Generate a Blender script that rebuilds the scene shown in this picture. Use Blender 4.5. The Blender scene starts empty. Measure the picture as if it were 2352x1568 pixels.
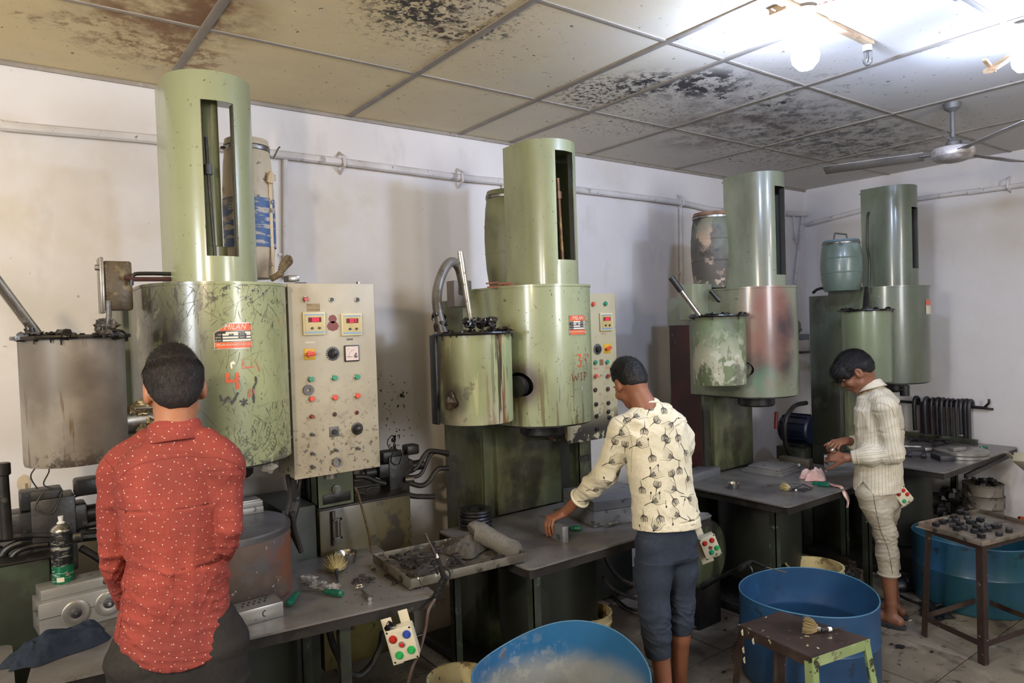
import bpy, bmesh, math, random
import numpy as np
from mathutils import Vector, Matrix, noise
from mathutils.bvhtree import BVHTree
PI=math.pi
sc=bpy.context.scene
COL=sc.collection
random.seed(7)

# ---------------------------------------------------------------- camera
CAM_H=1.75
YAW,PITCH,ROLL,FPX=math.radians(36.5775),math.radians(1.259),math.radians(-1.8182),1614.26
_f=Vector((math.sin(YAW)*math.cos(PITCH),math.cos(YAW)*math.cos(PITCH),-math.sin(PITCH)))
_r=Vector((math.cos(YAW),-math.sin(YAW),0)); _u=_r.cross(_f)
_r2=_r*math.cos(ROLL)+_u*math.sin(ROLL); _u2=-_r*math.sin(ROLL)+_u*math.cos(ROLL)
cam=bpy.data.objects.new('camera',bpy.data.cameras.new('camera')); COL.objects.link(cam)
cam.data.sensor_width=36; cam.data.lens=FPX*36/2352; cam.data.clip_start=.02
m=Matrix((_r2,_u2,-_f)).transposed().to_4x4(); m.translation=(0,0,CAM_H); cam.matrix_world=m
sc.camera=cam
# measured points of the room: a sight line met with a known plane of the room
def ray(x,y): return _r2*((x-1176)/FPX)+_u2*((784-y)/FPX)+_f
def at(x,y,X=None,Y=None,Z=None,D=None):
    d=ray(x,y); o=Vector((0,0,CAM_H))
    t=X/d.x if X is not None else Y/d.y if Y is not None else (Z-CAM_H)/d.z if Z is not None else D
    return o+d*t

# ---------------------------------------------------------------- world, exposure, lamps
sc.view_settings.view_transform='Standard'; sc.view_settings.look='None'
sc.view_settings.gamma=1; sc.view_settings.use_curve_mapping=False
sc.view_settings.exposure=0.06
sc.cycles.use_denoising=True
sc.cycles.max_bounces=6; sc.cycles.diffuse_bounces=4; sc.cycles.glossy_bounces=3
sc.cycles.sample_clamp_indirect=4
w=bpy.data.worlds.new('world'); sc.world=w; w.use_nodes=True
w.node_tree.nodes['Background'].inputs[0].default_value=(.6,.7,.9,1); w.node_tree.nodes['Background'].inputs[1].default_value=.3
def lamp(name,kind,loc,energy,color,size=.05,aim=None,size_y=None):
    l=bpy.data.lights.new(name,kind); l.energy=energy; l.color=color
    if kind=='AREA':
        l.size=size
        if size_y: l.shape='RECTANGLE'; l.size_y=size_y
    else: l.shadow_soft_size=size
    o=bpy.data.objects.new(name,l); o.location=loc; COL.objects.link(o)
    if aim: o.rotation_euler=(Vector(aim)-Vector(loc)).to_track_quat('-Z','Y').to_euler()
    return o
COOL=(.86,.93,1.0); WARM=(1.0,.80,.55); NEUT=(1,.95,.88)
lamp('doorway_daylight','AREA',(2.4,-2.2,2.1),75,(.93,.96,1.0),1.0,(1.6,3,1.6),.9)
lamp('left_window_daylight','AREA',(-2.15,0.6,2.1),68,(.88,.94,1.0),.7,(.8,2.7,1.7),.9)
lamp('rear_ceiling_bulb','POINT',(-.5,.7,2.2),85,WARM,.05)
lamp('aisle_ceiling_bulb','POINT',(3.4,-.9,2.6),40,NEUT,.06)

# ---------------------------------------------------------------- materials
class NT:
    def __init__(s,name):
        s.m=bpy.data.materials.new(name); s.m.use_nodes=True; s.t=s.m.node_tree; s.n=s.t.nodes; s.l=s.t.links
        s.b=s.n['Principled BSDF']; s.tc=s.n.new('ShaderNodeTexCoord'); s.co=s.tc.outputs['Object']
    def node(s,k,**kw):
        n=s.n.new(k)
        for a,v in kw.items(): setattr(n,a,v)
        return n
    def put(s,sock,v):
        if hasattr(v,'is_output'): s.l.new(v,sock)
        else: sock.default_value=v
    def math(s,op,a,b=0.0,c=None):
        n=s.node('ShaderNodeMath',operation=op); s.put(n.inputs[0],a); s.put(n.inputs[1],b)
        if c is not None: s.put(n.inputs[2],c)
        return n.outputs[0]
    def vmul(s,v,st,off=(0,0,0),rot=(0,0,0)):
        n=s.node('ShaderNodeMapping'); s.put(n.inputs[0],v); n.inputs['Scale'].default_value=st; n.inputs['Location'].default_value=off; n.inputs['Rotation'].default_value=rot
        return n.outputs[0]
    def noise(s,v,scale,detail=4,rough=.55,dist=0):
        n=s.node('ShaderNodeTexNoise'); s.put(n.inputs['Vector'],v); n.inputs['Scale'].default_value=scale
        n.inputs['Detail'].default_value=detail; n.inputs['Roughness'].default_value=rough; n.inputs['Distortion'].default_value=dist
        return n.outputs[0]
    def ramp(s,v,lo,hi,a=0.0,b=1.0):
        n=s.node('ShaderNodeMapRange',interpolation_type='SMOOTHSTEP'); s.put(n.inputs[0],v)
        for i,x in enumerate((lo,hi,a,b)): n.inputs[i+1].default_value=x
        return n.outputs[0]
    def mix(s,f,a,b):
        n=s.node('ShaderNodeMix',data_type='RGBA'); s.put(n.inputs[0],f)
        for i,v in ((6,a),(7,b)): s.put(n.inputs[i],v if hasattr(v,'is_output') else (*v[:3],1))
        return n.outputs[2]
    def mixf(s,f,a,b):
        n=s.node('ShaderNodeMix',data_type='FLOAT'); s.put(n.inputs[0],f); s.put(n.inputs[2],a); s.put(n.inputs[3],b)
        return n.outputs[0]
    def sep(s,v):
        n=s.node('ShaderNodeSeparateXYZ'); s.put(n.inputs[0],v); return n.outputs
def srgb(h):
    if isinstance(h,str): h=tuple(int(h[i:i+2],16)/255 for i in (0,2,4))
    return tuple(((c+.055)/1.055)**2.4 if c>.04045 else c/12.92 for c in h)
def L(c,s=6,lo=.5,hi=.6,a=1,st=(1,1,1),rot=(0,0,0),d=5,ro=.6,dist=0,r=None,z=None,at=None,rad=None,el=(1,1,1),seed=0,m=None):
    return dict(c=c,s=s,lo=lo,hi=hi,a=a,st=st,rot=rot,d=d,ro=ro,dist=dist,r=r,z=z,at=at,rad=rad,el=el,seed=seed,m=m)
def mat(name,base,rough=.5,metal=0.0,layers=(),bump=0,bs=60,var=.12,vs=3,spec=.5,coat=0,world=False):
    """paint or metal with procedural wear layers; every layer is a noise mask, limited in height (z) or to a spot (at, rad)"""
    t=NT(name); base=srgb(base)
    if world: t.co=t.node('ShaderNodeNewGeometry').outputs['Position']
    n=t.noise(t.co,vs,4,.6); c=t.mix(t.ramp(n,.3,.7),tuple(x*(1-var) for x in base),tuple(min(1,x*(1+var)) for x in base))
    R=rough; M=metal
    for k in layers:
        sd=k['seed']*3.7
        v=t.vmul(t.co,k['st'],(sd,sd*.7,sd*1.3),k['rot'])
        f=t.ramp(t.noise(v,k['s'],k['d'],k['ro'],k['dist']),k['lo'],k['hi'])
        if k['z']:
            z=t.sep(t.co)[2]; z0,z1=k['z']; f=t.math('MULTIPLY',f,t.ramp(z,z0,z1) if z0<z1 else t.math('SUBTRACT',1,t.ramp(z,z1,z0)))
        if k['at']:
            p=t.node('ShaderNodeVectorMath',operation='SUBTRACT'); t.put(p.inputs[0],t.co); p.inputs[1].default_value=k['at']
            q=t.vmul(p.outputs[0],k['el']); ln=t.node('ShaderNodeVectorMath',operation='LENGTH'); t.put(ln.inputs[0],q)
            g=t.math('SUBTRACT',1,t.ramp(ln.outputs['Value'],k['rad']*.35,k['rad']))
            f=t.math('MULTIPLY',f,g)
        f=t.math('MULTIPLY',f,k['a'])
        c=t.mix(f,c,srgb(k['c']))
        if k['r'] is not None: R=t.mixf(f,R,k['r'])
        if k['m'] is not None: M=t.mixf(f,M,k['m'])
    t.put(t.b.inputs['Base Color'],c if hasattr(c,'is_output') else (*c,1)); t.put(t.b.inputs['Roughness'],R); t.put(t.b.inputs['Metallic'],M)
    t.b.inputs['Specular IOR Level'].default_value=spec
    if coat: t.b.inputs['Coat Weight'].default_value=coat; t.b.inputs['Coat Roughness'].default_value=.15
    if bump:
        b=t.node('ShaderNodeBump'); b.inputs['Strength'].default_value=bump; b.inputs['Distance'].default_value=.004
        t.put(b.inputs['Height'],t.noise(t.co,bs,4,.6)); t.l.new(b.outputs[0],t.b.inputs['Normal'])
    return t.m
def emis(name,c,s):
    t=NT(name); c=srgb(c); t.b.inputs['Base Color'].default_value=(*c,1); t.b.inputs['Emission Color'].default_value=(*c,1); t.b.inputs['Emission Strength'].default_value=s
    return t.m
def glass(name,c=(.95,.97,1),rough=.03,alpha=None):
    t=NT(name); t.b.inputs['Base Color'].default_value=(*c,1); t.b.inputs['Transmission Weight'].default_value=1; t.b.inputs['Roughness'].default_value=rough
    t.b.inputs['IOR'].default_value=1.45
    return t.m

# ---------------------------------------------------------------- mesh building
class MB:
    def __init__(s): s.v=[]; s.f=[]; s.T=Matrix()
    def add(s,vs,fs):
        o=len(s.v); s.v+= [s.T@Vector(v) for v in vs]; s.f+=[tuple(i+o for i in f) for f in fs]; return s
    def box(s,a,b,ch=0):
        x0,y0,z0=[min(p,q) for p,q in zip(a,b)]; x1,y1,z1=[max(p,q) for p,q in zip(a,b)]
        if ch<=0:
            vs=[(x,y,z) for z in (z0,z1) for y in (y0,y1) for x in (x0,x1)]
            return s.add(vs,[(0,2,3,1),(4,5,7,6),(0,1,5,4),(1,3,7,5),(3,2,6,7),(2,0,4,6)])
        bm=bmesh.new(); vs=[bm.verts.new(p) for p in [(x,y,z) for z in (z0,z1) for y in (y0,y1) for x in (x0,x1)]]
        for q in [(0,2,3,1),(4,5,7,6),(0,1,5,4),(1,3,7,5),(3,2,6,7),(2,0,4,6)]: bm.faces.new([vs[i] for i in q])
        ch=min(ch,.45*min(x1-x0,y1-y0,z1-z0))
        bmesh.ops.bevel(bm,geom=bm.edges[:],offset=ch,segments=2,affect='EDGES',profile=.5)
        bm.verts.ensure_lookup_table(); bm.verts.index_update()
        r=s.add([v.co[:] for v in bm.verts],[tuple(v.index for v in f.verts) for f in bm.faces]); bm.free(); return r
    def obox(s,c,dx,dy,sz,ch=0):
        """box of half sizes sz centred on c, its x axis along dx and y along dy"""
        dx=Vector(dx).normalized(); dy=Vector(dy); dy=(dy-dx*dy.dot(dx)).normalized(); dz=dx.cross(dy)
        T=s.T; s.T=T@Matrix.Translation(c)@Matrix((dx,dy,dz)).transposed().to_4x4()
        s.box([-q for q in sz],sz,ch); s.T=T; return s
    def lathe(s,pr,n=32,c=(0,0,0),ax=None,cap=True,sx=1,sy=1):
        """profile [(r,z)...] turned round z (or the direction ax) at c"""
        T=s.T
        M=Matrix.Translation(c)
        if ax is not None: M=M@Vector((0,0,1)).rotation_difference(Vector(ax).normalized()).to_matrix().to_4x4()
        s.T=T@M; vs=[];fs=[]
        for r,z in pr:
            for i in range(n): a=2*PI*i/n; vs.append((r*math.cos(a)*sx,r*math.sin(a)*sy,z))
        for j in range(len(pr)-1):
            for i in range(n):
                k=(i+1)%n; fs.append((j*n+i,j*n+k,(j+1)*n+k,(j+1)*n+i))
        if cap:
            if pr[0][0]>1e-6: fs.append(tuple(range(n))[::-1])
            if pr[-1][0]>1e-6: fs.append(tuple((len(pr)-1)*n+i for i in range(n)))
        s.add(vs,fs); s.T=T; return s
    def cyl(s,a,b,r,r2=None,n=20,ch=0):
        a=Vector(a);b=Vector(b);h=(b-a).length; r2=r if r2 is None else r2
        pr=[(r,0),(r2,h)] if ch<=0 else [(r-ch,0),(r,ch),(r2,h-ch),(r2-ch,h)]
        return s.lathe(pr,n,a,b-a)
    def tube(s,pts,r,n=10,closed=False,cap=True,sub=1):
        P=[Vector(p) for p in pts]
        if sub>1: P=smooth(P,sub,closed)
        m=len(P); R=r if callable(r) else (lambda t:r)
        ref=None; vs=[];fs=[]
        for i,p in enumerate(P):
            d=(P[(i+1)%m]-P[i-1]) if closed else (P[min(i+1,m-1)]-P[max(i-1,0)])
            if d.length<1e-9: d=Vector((0,0,1))
            d.normalize()
            if ref is None:
                ref=d.orthogonal().normalized()
            ref=(ref-d*ref.dot(d)); ref=ref.normalized() if ref.length>1e-6 else d.orthogonal().normalized()
            q=d.cross(ref); rr=R(i/(m-1))
            for k in range(n): a=2*PI*k/n; vs.append(p+ref*math.cos(a)*rr+q*math.sin(a)*rr)
        for i in range(m if closed else m-1):
            j=(i+1)%m
            for k in range(n): l=(k+1)%n; fs.append((i*n+k,i*n+l,j*n+l,j*n+k))
        if cap and not closed: fs+= [tuple(range(n))[::-1],tuple((m-1)*n+k for k in range(n))]
        return s.add(vs,fs)
    def prism(s,poly,z0,z1):
        n=len(poly); vs=[(x,y,z0) for x,y in poly]+[(x,y,z1) for x,y in poly]
        return s.add(vs,[tuple(range(n))[::-1],tuple(range(n,2*n))]+[(i,(i+1)%n,n+(i+1)%n,n+i) for i in range(n)])
    def ribbon(s,pts,nor,w,lift=0.0):
        """flat strip of width w along pts with the given surface normals"""
        P=[Vector(p) for p in pts]; vs=[];fs=[]
        for i,p in enumerate(P):
            d=(P[min(i+1,len(P)-1)]-P[max(i-1,0)]); q=d.cross(nor[i])
            q=q.normalized() if q.length>1e-9 else Vector((0,0,1))
            ww=w(i/(len(P)-1)) if callable(w) else w
            vs+=[p+nor[i]*lift+q*ww/2,p+nor[i]*lift-q*ww/2]
        for i in range(len(P)-1): fs.append((2*i,2*i+1,2*i+3,2*i+2))
        return s.add(vs,fs)
    def blob(s,c,r,seed=0,amp=.25,n=10,sc_=(1,1,1),fr=1.5):
        vs=[];fs=[]; m=max(5,n*2//3)
        for j in range(m+1):
            for i in range(n):
                a=2*PI*i/n; b=PI*j/m; d=Vector((math.sin(b)*math.cos(a),math.sin(b)*math.sin(a),math.cos(b)))
                k=1+amp*2*noise.noise(d*fr+Vector((seed*1.7,seed*.9,seed*.3)))
                vs.append(Vector(c)+Vector((d.x*sc_[0],d.y*sc_[1],d.z*sc_[2]))*r*k)
        for j in range(m):
            for i in range(n): k=(i+1)%n; fs.append((j*n+i,(j+1)*n+i,(j+1)*n+k,j*n+k))
        return s.add(vs,fs)
def smooth(P,sub,closed=False):
    out=[];m=len(P)
    for i in range(m if closed else m-1):
        p0,p1,p2,p3=(P[(i-1)%m],P[i],P[(i+1)%m],P[(i+2)%m]) if closed else (P[max(i-1,0)],P[i],P[i+1],P[min(i+2,m-1)])
        for k in range(sub):
            t=k/sub; out.append(.5*((2*p1)+(p2-p0)*t+(2*p0-5*p1+4*p2-p3)*t*t+(3*p1-p0-3*p2+p3)*t**3))
    if not closed: out.append(P[-1])
    return out
def wm(o):
    m=Matrix()
    while o is not None: m=o.matrix_basis@m; o=o.parent
    return m
def obj(name,mb,m,parent=None,world=True,label=None,cat=None,group=None,kind=None,sm=35,origin=None):
    """link the builder's shapes as one mesh object; coordinates are the room's, the origin goes to the base"""
    me=bpy.data.meshes.new(name); V=mb.v if isinstance(mb,MB) else mb[0]; Fc=mb.f if isinstance(mb,MB) else mb[1]
    o=bpy.data.objects.new(name,me); COL.objects.link(o)
    if parent is not None:
        o.parent=parent
        if world: I=wm(parent).inverted(); V=[I@Vector(v) for v in V]
    elif world:
        A=np.array([tuple(v) for v in V]); lo=A.min(0); hi=A.max(0)
        c=Vector(origin) if origin else Vector(((lo[0]+hi[0])/2,(lo[1]+hi[1])/2,lo[2])); o.location=c; V=[Vector(v)-c for v in V]
    me.from_pydata([tuple(v) for v in V],[],Fc); me.validate(); me.update()
    bm=bmesh.new(); bm.from_mesh(me); bmesh.ops.recalc_face_normals(bm,faces=bm.faces); bm.to_mesh(me); bm.free()
    for x in (m if isinstance(m,(list,tuple)) else [m]): me.materials.append(x)
    if sm: me.shade_smooth(); me.set_sharp_from_angle(angle=math.radians(sm))
    return tag(o,label,cat,group,kind)
def tag(o,label=None,cat=None,group=None,kind=None):
    if label: o['label']=label
    if cat: o['category']=cat
    if group: o['group']=group
    if kind: o['kind']=kind
    return o
def thing(name,loc,label=None,cat=None,group=None,rz=0,kind=None):
    o=bpy.data.objects.new(name,None); o.empty_display_size=.05; COL.objects.link(o); o.location=loc; o.rotation_euler=(0,0,rz)
    return tag(o,label,cat,group,kind)
def kids(o): return [c for c in bpy.data.objects if c.parent==o]
def dup(o,loc=None,rz=None,label=None,group=None,parent=None):
    c=o.copy(); COL.objects.link(c); c.parent=parent
    if loc is not None: c.location=loc
    if rz is not None: c.rotation_euler=(c.rotation_euler[0],c.rotation_euler[1],rz)
    if label: c['label']=label
    if group: c['group']=group
    for k in kids(o): dup(k,parent=c)
    return c
def boolean(o,cutter,op='DIFFERENCE'):
    md=o.modifiers.new('b','BOOLEAN'); md.object=cutter; md.operation=op; md.solver='EXACT'
    dg=bpy.context.evaluated_depsgraph_get(); me=bpy.data.meshes.new_from_object(o.evaluated_get(dg)); o.modifiers.clear(); old=o.data; o.data=me; bpy.data.meshes.remove(old)
    me.shade_smooth(); me.set_sharp_from_angle(angle=math.radians(35))
def drop(o): bpy.data.objects.remove(o)
def text_mesh(s,size,font_shear=0.0,res=2):
    c=bpy.data.curves.new('t','FONT'); c.body=s; c.size=size; c.align_x='CENTER'; c.align_y='CENTER'; c.shear=font_shear; c.resolution_u=res
    o=bpy.data.objects.new('t',c); COL.objects.link(o); dg=bpy.context.evaluated_depsgraph_get(); me=bpy.data.meshes.new_from_object(o.evaluated_get(dg))
    V=[v.co.copy() for v in me.vertices]; F=[tuple(p.vertices) for p in me.polygons]; drop(o); bpy.data.meshes.remove(me); return V,F
# ---------------------------------------------------------------- the room
WY,WX,CZ=3.545,6.0,2.9
LX,FY=-2.3,-2.4
OIL='241f1b'
m_wall=mat('whitewashed plaster','d8d3d0',.75,0,[L('c9bfae',1.3,.5,.72,.5),L('bdb6b0',5,.58,.72,.35,st=(1,1,.4)),L('e2ded9',2.2,.55,.7,.5,seed=2),
   L('c2ad86',1.6,.35,.6,.6,at=(.3,3.545,2.25),rad=.5,el=(1,1,3)),L('b49f80',14,.60,.66,.5,z=(1.2,0.0)),L('a39c90',2,.35,.65,.55,z=(1.1,0.1)),L('7b6c5c',30,.70,.73,.5,seed=5)],bump=.25,bs=14,var=.03,world=True)
def cw(x,y): return tuple(at(x,y,Z=CZ))
B1='4a3024'; B2='1d1a1e'
def splat(x,y,rad,c=B2,s=26,lo=.5,hi=.55,a=.95,el=(1,1,0),**k): return L(c,s,lo,hi,a,at=cw(x,y),rad=rad,el=el,ro=.72,**k)
m_ceil=mat('stained ceiling board','dac99e',.7,0,[L('cbb486',1.2,.45,.7,.5),L('c9bfae',3,.5,.7,.35,seed=3),
   L('c2c0bf',.9,.15,.35,.85,at=(5.2,1.6,2.9),rad=4.6,el=(1,1,0)),
   splat(400,20,.42,'7a5238',3.5,.36,.6,.9),splat(340,85,.40,'85603f',10,.47,.6,.85,seed=1),splat(405,130,.28,'8d6747',14,.5,.58,.75,seed=2),splat(130,20,.5,'7a5238',12,.55,.66,.6,seed=8),
   splat(1000,35,.42,B2,34,.54,.59,seed=3),splat(960,20,.25,B2,22,.47,.52,seed=4),splat(1115,75,.15,B2,16,.46,.52,el=(1,1.8,0),seed=5),splat(1030,80,.13,'3a2320',18,.46,.52,el=(1,1.6,0),seed=6),
   splat(1080,90,.6,'6b3a25',40,.62,.65,.8,seed=7),splat(1050,60,.45,'f2ead8',36,.62,.66,.8,seed=9),
   splat(1650,235,.6,'b3aca6',9,.42,.6,.7,seed=12),splat(1390,215,.34,B2,34,.50,.56,seed=10),splat(1480,195,.26,B2,18,.50,.55,seed=11),splat(1610,195,.30,B2,9,.47,.53,seed=13),splat(1720,225,.5,B2,16,.57,.61,el=(.8,2.2,0),seed=14),
   splat(1450,275,.55,B2,46,.57,.62,.85,seed=15),splat(1640,250,.8,B2,52,.60,.64,.8,seed=16),splat(1850,220,.45,'3a3838',14,.55,.62,.6,seed=17),
   splat(1900,310,.95,'2b2a33',11,.45,.62,.75,el=(.55,1.6,0),seed=18),splat(1850,330,1.0,'23232b',26,.56,.62,.8,el=(.6,1.3,0),seed=19),splat(1680,300,.65,'5f4a45',3,.4,.62,.55,seed=20),
   splat(1770,350,.7,B2,22,.57,.62,.75,seed=21),splat(2180,295,.5,B2,24,.6,.65,.6,seed=22),
   L('2a211c',30,.665,.69,.85,seed=23,st=(1,1,0)),L('5c4030',55,.68,.71,.6,seed=24,st=(1,1,0)),L('e9e2d2',24,.68,.71,.4,seed=25,st=(1,1,0))],bump=.12,bs=40,var=.05,world=True)
m_bat=mat('painted ceiling batten','938a7e',.6,0,[L('8a8178',14,.5,.6,.6),L('b5aea5',20,.62,.68,.4,seed=2),L(B2,26,.66,.69,.8,seed=3)])
m_floor=mat('stone floor tile','766d5e',.5,0,[L('6a6254',2.5,.4,.65,.8),L('9b9484',5,.55,.7,.6,seed=3),L('4a4137',7,.56,.66,.7,seed=1),L('2b2521',24,.62,.67,.8,seed=2),L('3b3026',1.6,.42,.6,.85,at=(1.9,3.0,0),rad=2.0,el=(.55,1,1),seed=4)],bump=.15,bs=30,world=True)
m_joint=mat('dark floor bed','35302a',.8)
# floor bed and tiles
fl=obj('floor',MB().box((LX,FY,-.06),(WX,WY,-.006)),m_joint,kind='structure')
T=.42
i=0
mt=[m_floor,mat('paler stone floor tile','80776a',.5,0,[L('6f6757',2.5,.4,.65,.8,seed=7),L('4a4137',8,.58,.66,.7,seed=8),L('2b2521',24,.62,.67,.8,seed=6)],bump=.15,bs=30,world=True)]
x=.95
while x<WX-.02:
    y=-.2
    while y<WY-.02:
        p=Vector((x+T/2,y+T/2,0))-Vector((0,0,CAM_H))
        z_=p.dot(_f); u=1176+FPX*p.dot(_r2)/z_ if z_>.3 else -999; v=784-FPX*p.dot(_u2)/z_ if z_>.3 else 9999
        x1,y1=min(x+T,WX),min(y+T,WY)
        if -150<u<2600 and 700<v<1900:
            q=obj('tile',MB().box((x+.003,y+.003,-.012),(x1-.003,y1-.003,random.uniform(-.0015,0)),.002),mt[random.random()<.35],fl,sm=0)
        y+=T
    x+=T
# walls and ceiling
wb=obj('wall_back',MB().box((LX,WY,0),(WX+.1,WY+.1,CZ+.05)),m_wall,kind='structure')
wr=obj('wall_right',MB().box((WX,FY,0),(WX+.1,WY,CZ+.05)),m_wall,kind='structure')
obj('wall_left',MB().box((LX-.1,FY,0),(LX,WY,CZ+.05)),m_wall,kind='structure')
obj('wall_front',MB().box((LX,FY-.1,0),(WX,FY,CZ+.05)),m_wall,kind='structure')
ce=obj('ceiling',MB().box((LX,FY,CZ+.006),(WX,WY,CZ+.06)),m_bat,kind='structure')
xs=[-2.3,-1.1,-.2,.69,1.587,2.283,2.66,3.31,4.215,5.04,6.0]; ys=[-2.4,-1.5,-.65,.22,1.08,1.94,2.80,3.545]
for a,b in zip(xs,xs[1:]):
    for c,d in zip(ys,ys[1:]):
        obj('ceiling_panel',MB().box((a+.001,c+.001,CZ),(b-.001,d-.001,CZ+.012)),m_ceil,ce,sm=0)
for a in xs[1:-1]: obj('batten',MB().box((a-.017,FY,CZ-.006),(a+.017,WY,CZ+.001),.002),m_bat,ce)
for c in ys[1:-1]: obj('batten',MB().box((LX,c-.011,CZ-.004),(WX,c+.011,CZ+.001),.0015),m_bat,ce)
obj('trim_1',MB().box((LX,WY-.012,CZ-.02),(WX,WY,CZ),.004),m_bat,kind='structure')
# painted water pipes along the walls with their clips
m_pipe=mat('whitewashed pipe','cfcac7',.5,0,[L('8e8780',12,.58,.64,.7,st=(1,1,.3)),L('7a6f66',30,.64,.68,.8,seed=1),L('a79c92',4,.5,.7,.5,seed=2)],bump=.3,bs=40)
P=[at(x,y,Y=WY-.035) for x,y in ((-140,268),(0,288),(200,306),(376,322),(620,352),(800,374),(1060,408),(1160,418),(1330,436),(1560,465),(1640,482),(1720,484),(1812,490),(1900,484))]
P[-1]=Vector((WX-.05,WY-.035,P[-2].z+.01))
pp=thing('wall_water_pipe',(3,WY-.03,2.6),'long whitewashed pipe running along the long wall below the ceiling','pipe')
obj('pipe',MB().tube([Vector((-2.2,WY-.035,2.62))]+P,.021,10,sub=3),m_pipe,pp)
for x,y in ((790,375),(1060,410),(1565,464)):
    q=at(x,y,Y=WY-.03); obj('clip',MB().tube([q+Vector((-.012,.03,.06)),q+Vector((-.012,-.03,.03)),q+Vector((-.012,-.034,-.02)),q+Vector((-.012,.03,-.05))],.008,6),m_pipe,pp)
P=[at(x,y,X=WX-.035) for x,y in ((2000,478),(2117,455),(2250,437),(2352,424))]+[Vector((WX-.035,-2,2.60))]
pr=thing('side_wall_pipe',(6.2,1,2.6),'whitewashed pipe running along the right-hand wall','pipe')
obj('pipe',MB().tube([Vector((WX-.035,WY-.04,P[0].z-.06))]+P,.018,10,sub=3),m_pipe,pr)
q=at(2318,424,X=WX-.03); obj('clip',MB().tube([q+Vector((.03,0,.06)),q+Vector((-.03,0,.03)),q+Vector((-.034,0,-.02)),q+Vector((.03,0,-.05))],.008,6),m_pipe,pr)
def conduit(x0,y0,x1,y1,lab,r=.013):
    a=at(x0,y0,Y=WY-.02); b=at(x1,y1,Y=WY-.02); o=thing('wall_conduit',(a.x,WY-.02,b.z),lab,'conduit')
    obj('conduit_pipe',MB().tube([a,b],r,8),m_pipe,o)
    obj('saddle',MB().box((b.x+ (a.x-b.x)*.2-.03,WY-.012,b.z+(a.z-b.z)*.2-.006),(b.x+(a.x-b.x)*.2+.03,WY,b.z+(a.z-b.z)*.2+.006)),m_pipe,o)
conduit(655,362,656,640,'thin vertical conduit dropping from the wall pipe beside the cream barrel')
conduit(1563,472,1565,665,'thin vertical conduit dropping from the wall pipe left of the peeling barrel')
conduit(1844,492,1826,650,'slanting white conduit near the room corner')
conduit(1822,492,1830,560,'short white conduit nearest the far tower on the long wall',.009)
conduit(1157,424,1157,560,'thin conduit behind the second press tower')
# oil splashes on the back wall
m_oil=mat('wet black oil','17130f',.25,0,[L('2c241c',20,.5,.6,.6)])
mb=MB()
def wsp(x,y,s=1,tail=0):
    c=at(x,y,Y=WY-.002)
    for k in range(2+int(s)):
        mb.blob(c+Vector((random.uniform(-.01,.01)*s,0,random.uniform(-.015,.015)*s)),.006*s*random.uniform(.5,1.1),k+x,.4,8,(1,.25,1.3))
    if tail: mb.tube([c,c+Vector((.001,0,-tail))],lambda t:.003*(1-.6*t),6)
random.seed(11)
for x,y,s,t in ((905,1010,1.5,.03),(912,1040,1.5,.04),(917,1000,.8,.02),(908,1022,1,.03),(928,1030,.9,.0),(921,1040,1.3,.04),(937,1058,1.1,.03),(925,905,1.2,.02),(915,930,.6,.01),(928,930,.6,.02),(906,1000,.8,.01),(875,895,.5,0),(885,925,.6,0),(890,960,.5,.01),(868,870,.4,0),(930,880,.5,0),(942,985,.5,0),(898,1026,.8,.02),(917,985,.5,.01),(945,1045,.5,.0),(935,955,.4,0)): wsp(x,y,s,t)
for k in range(70): wsp(random.gauss(905,25),random.uniform(860,1060),random.uniform(.15,.45))
obj('oil_splash',mb,m_oil,wb,kind='stuff')
# shrinking plaster cracks and brown leak marks
m_leak=mat('dry brown leak mark','bfae94',.8)
mb=MB()
for x,y,w_,h_ in ((55,1110,.025,.07),(905,1075,.1,.02)):
    c=at(x,y,Y=WY-.0015); mb.blob(c,1,3,.15,14,(w_,.0012,h_*.5))
    mb.tube([c,c+Vector((.01,0,-.25))],lambda t:.012*(1-.5*t) if x<100 else .002,6)
obj('leak_mark',mb,m_leak,wb,kind='stuff')
# ---------------------------------------------------------------- presses
GR='8a9a66'
def green(name,base='8c9b68',dark=.35,extra=(),rough=.36):
    return mat(name,base,rough,0,[L('7f8770',1.1,.45,.7,.6,st=(1,1,.25)),L('99986e',2.3,.5,.7,.5,st=(1,1,.3),seed=9),
      L('565c3c',5,.55,.72,dark*.8,st=(1,1,.25),seed=1),L('4a4436',60,.665,.685,.85,seed=2,r=.6),L('3d352a',30,.68,.70,.85,seed=3,ro=.7),
      L('55523e',70,.67,.69,.35,st=(2.2,2.2,.3),rot=(0,.35,.2),seed=5)]+list(extra),var=.06,vs=2.2,coat=.5,bump=.05,bs=8)
SCR=[L('2e2c27',18,.60,.62,.9,ro=.75,seed=13,z=(1.75,1.92)),L('2a2622',30,.54,.57,.9,ro=.75,seed=14,z=(1.44,1.27)),L('4b4740',16,.45,.52,.85,z=(1.33,1.285),seed=15)]
m_g1=green('scratched light green enamel','969c70',.35,SCR+[L('1f1b18',5,.27,.45,.95,at=(-.27,-.06,1.5),rad=.42,el=(1.1,.6,.5)),L('25201c',14,.5,.56,.9,at=(-.22,-.15,1.8),rad=.25,st=(2,2,.5))])
m_g1t=green('light green enamel of the nearest tower','8d9372',.2,rough=.28)
m_g2=green('light green enamel of the second press','8f9570',.35,[L('6b6445',3,.45,.7,.45,st=(1,1,.35),seed=53),L('4b382b',4,.2,.5,.95,at=(-.22,-.12,1.48),rad=.15),L('2d2520',6,.1,.5,.95,at=(-.22,-.12,1.48),rad=.10),L('55401f',14,.56,.6,.7,st=(3,3,.2),seed=31,z=(1.7,1.3))])
OILY=[L('23221b',2.5,.25,.45,.95,z=(1.3,1.15),seed=41)]
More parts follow.
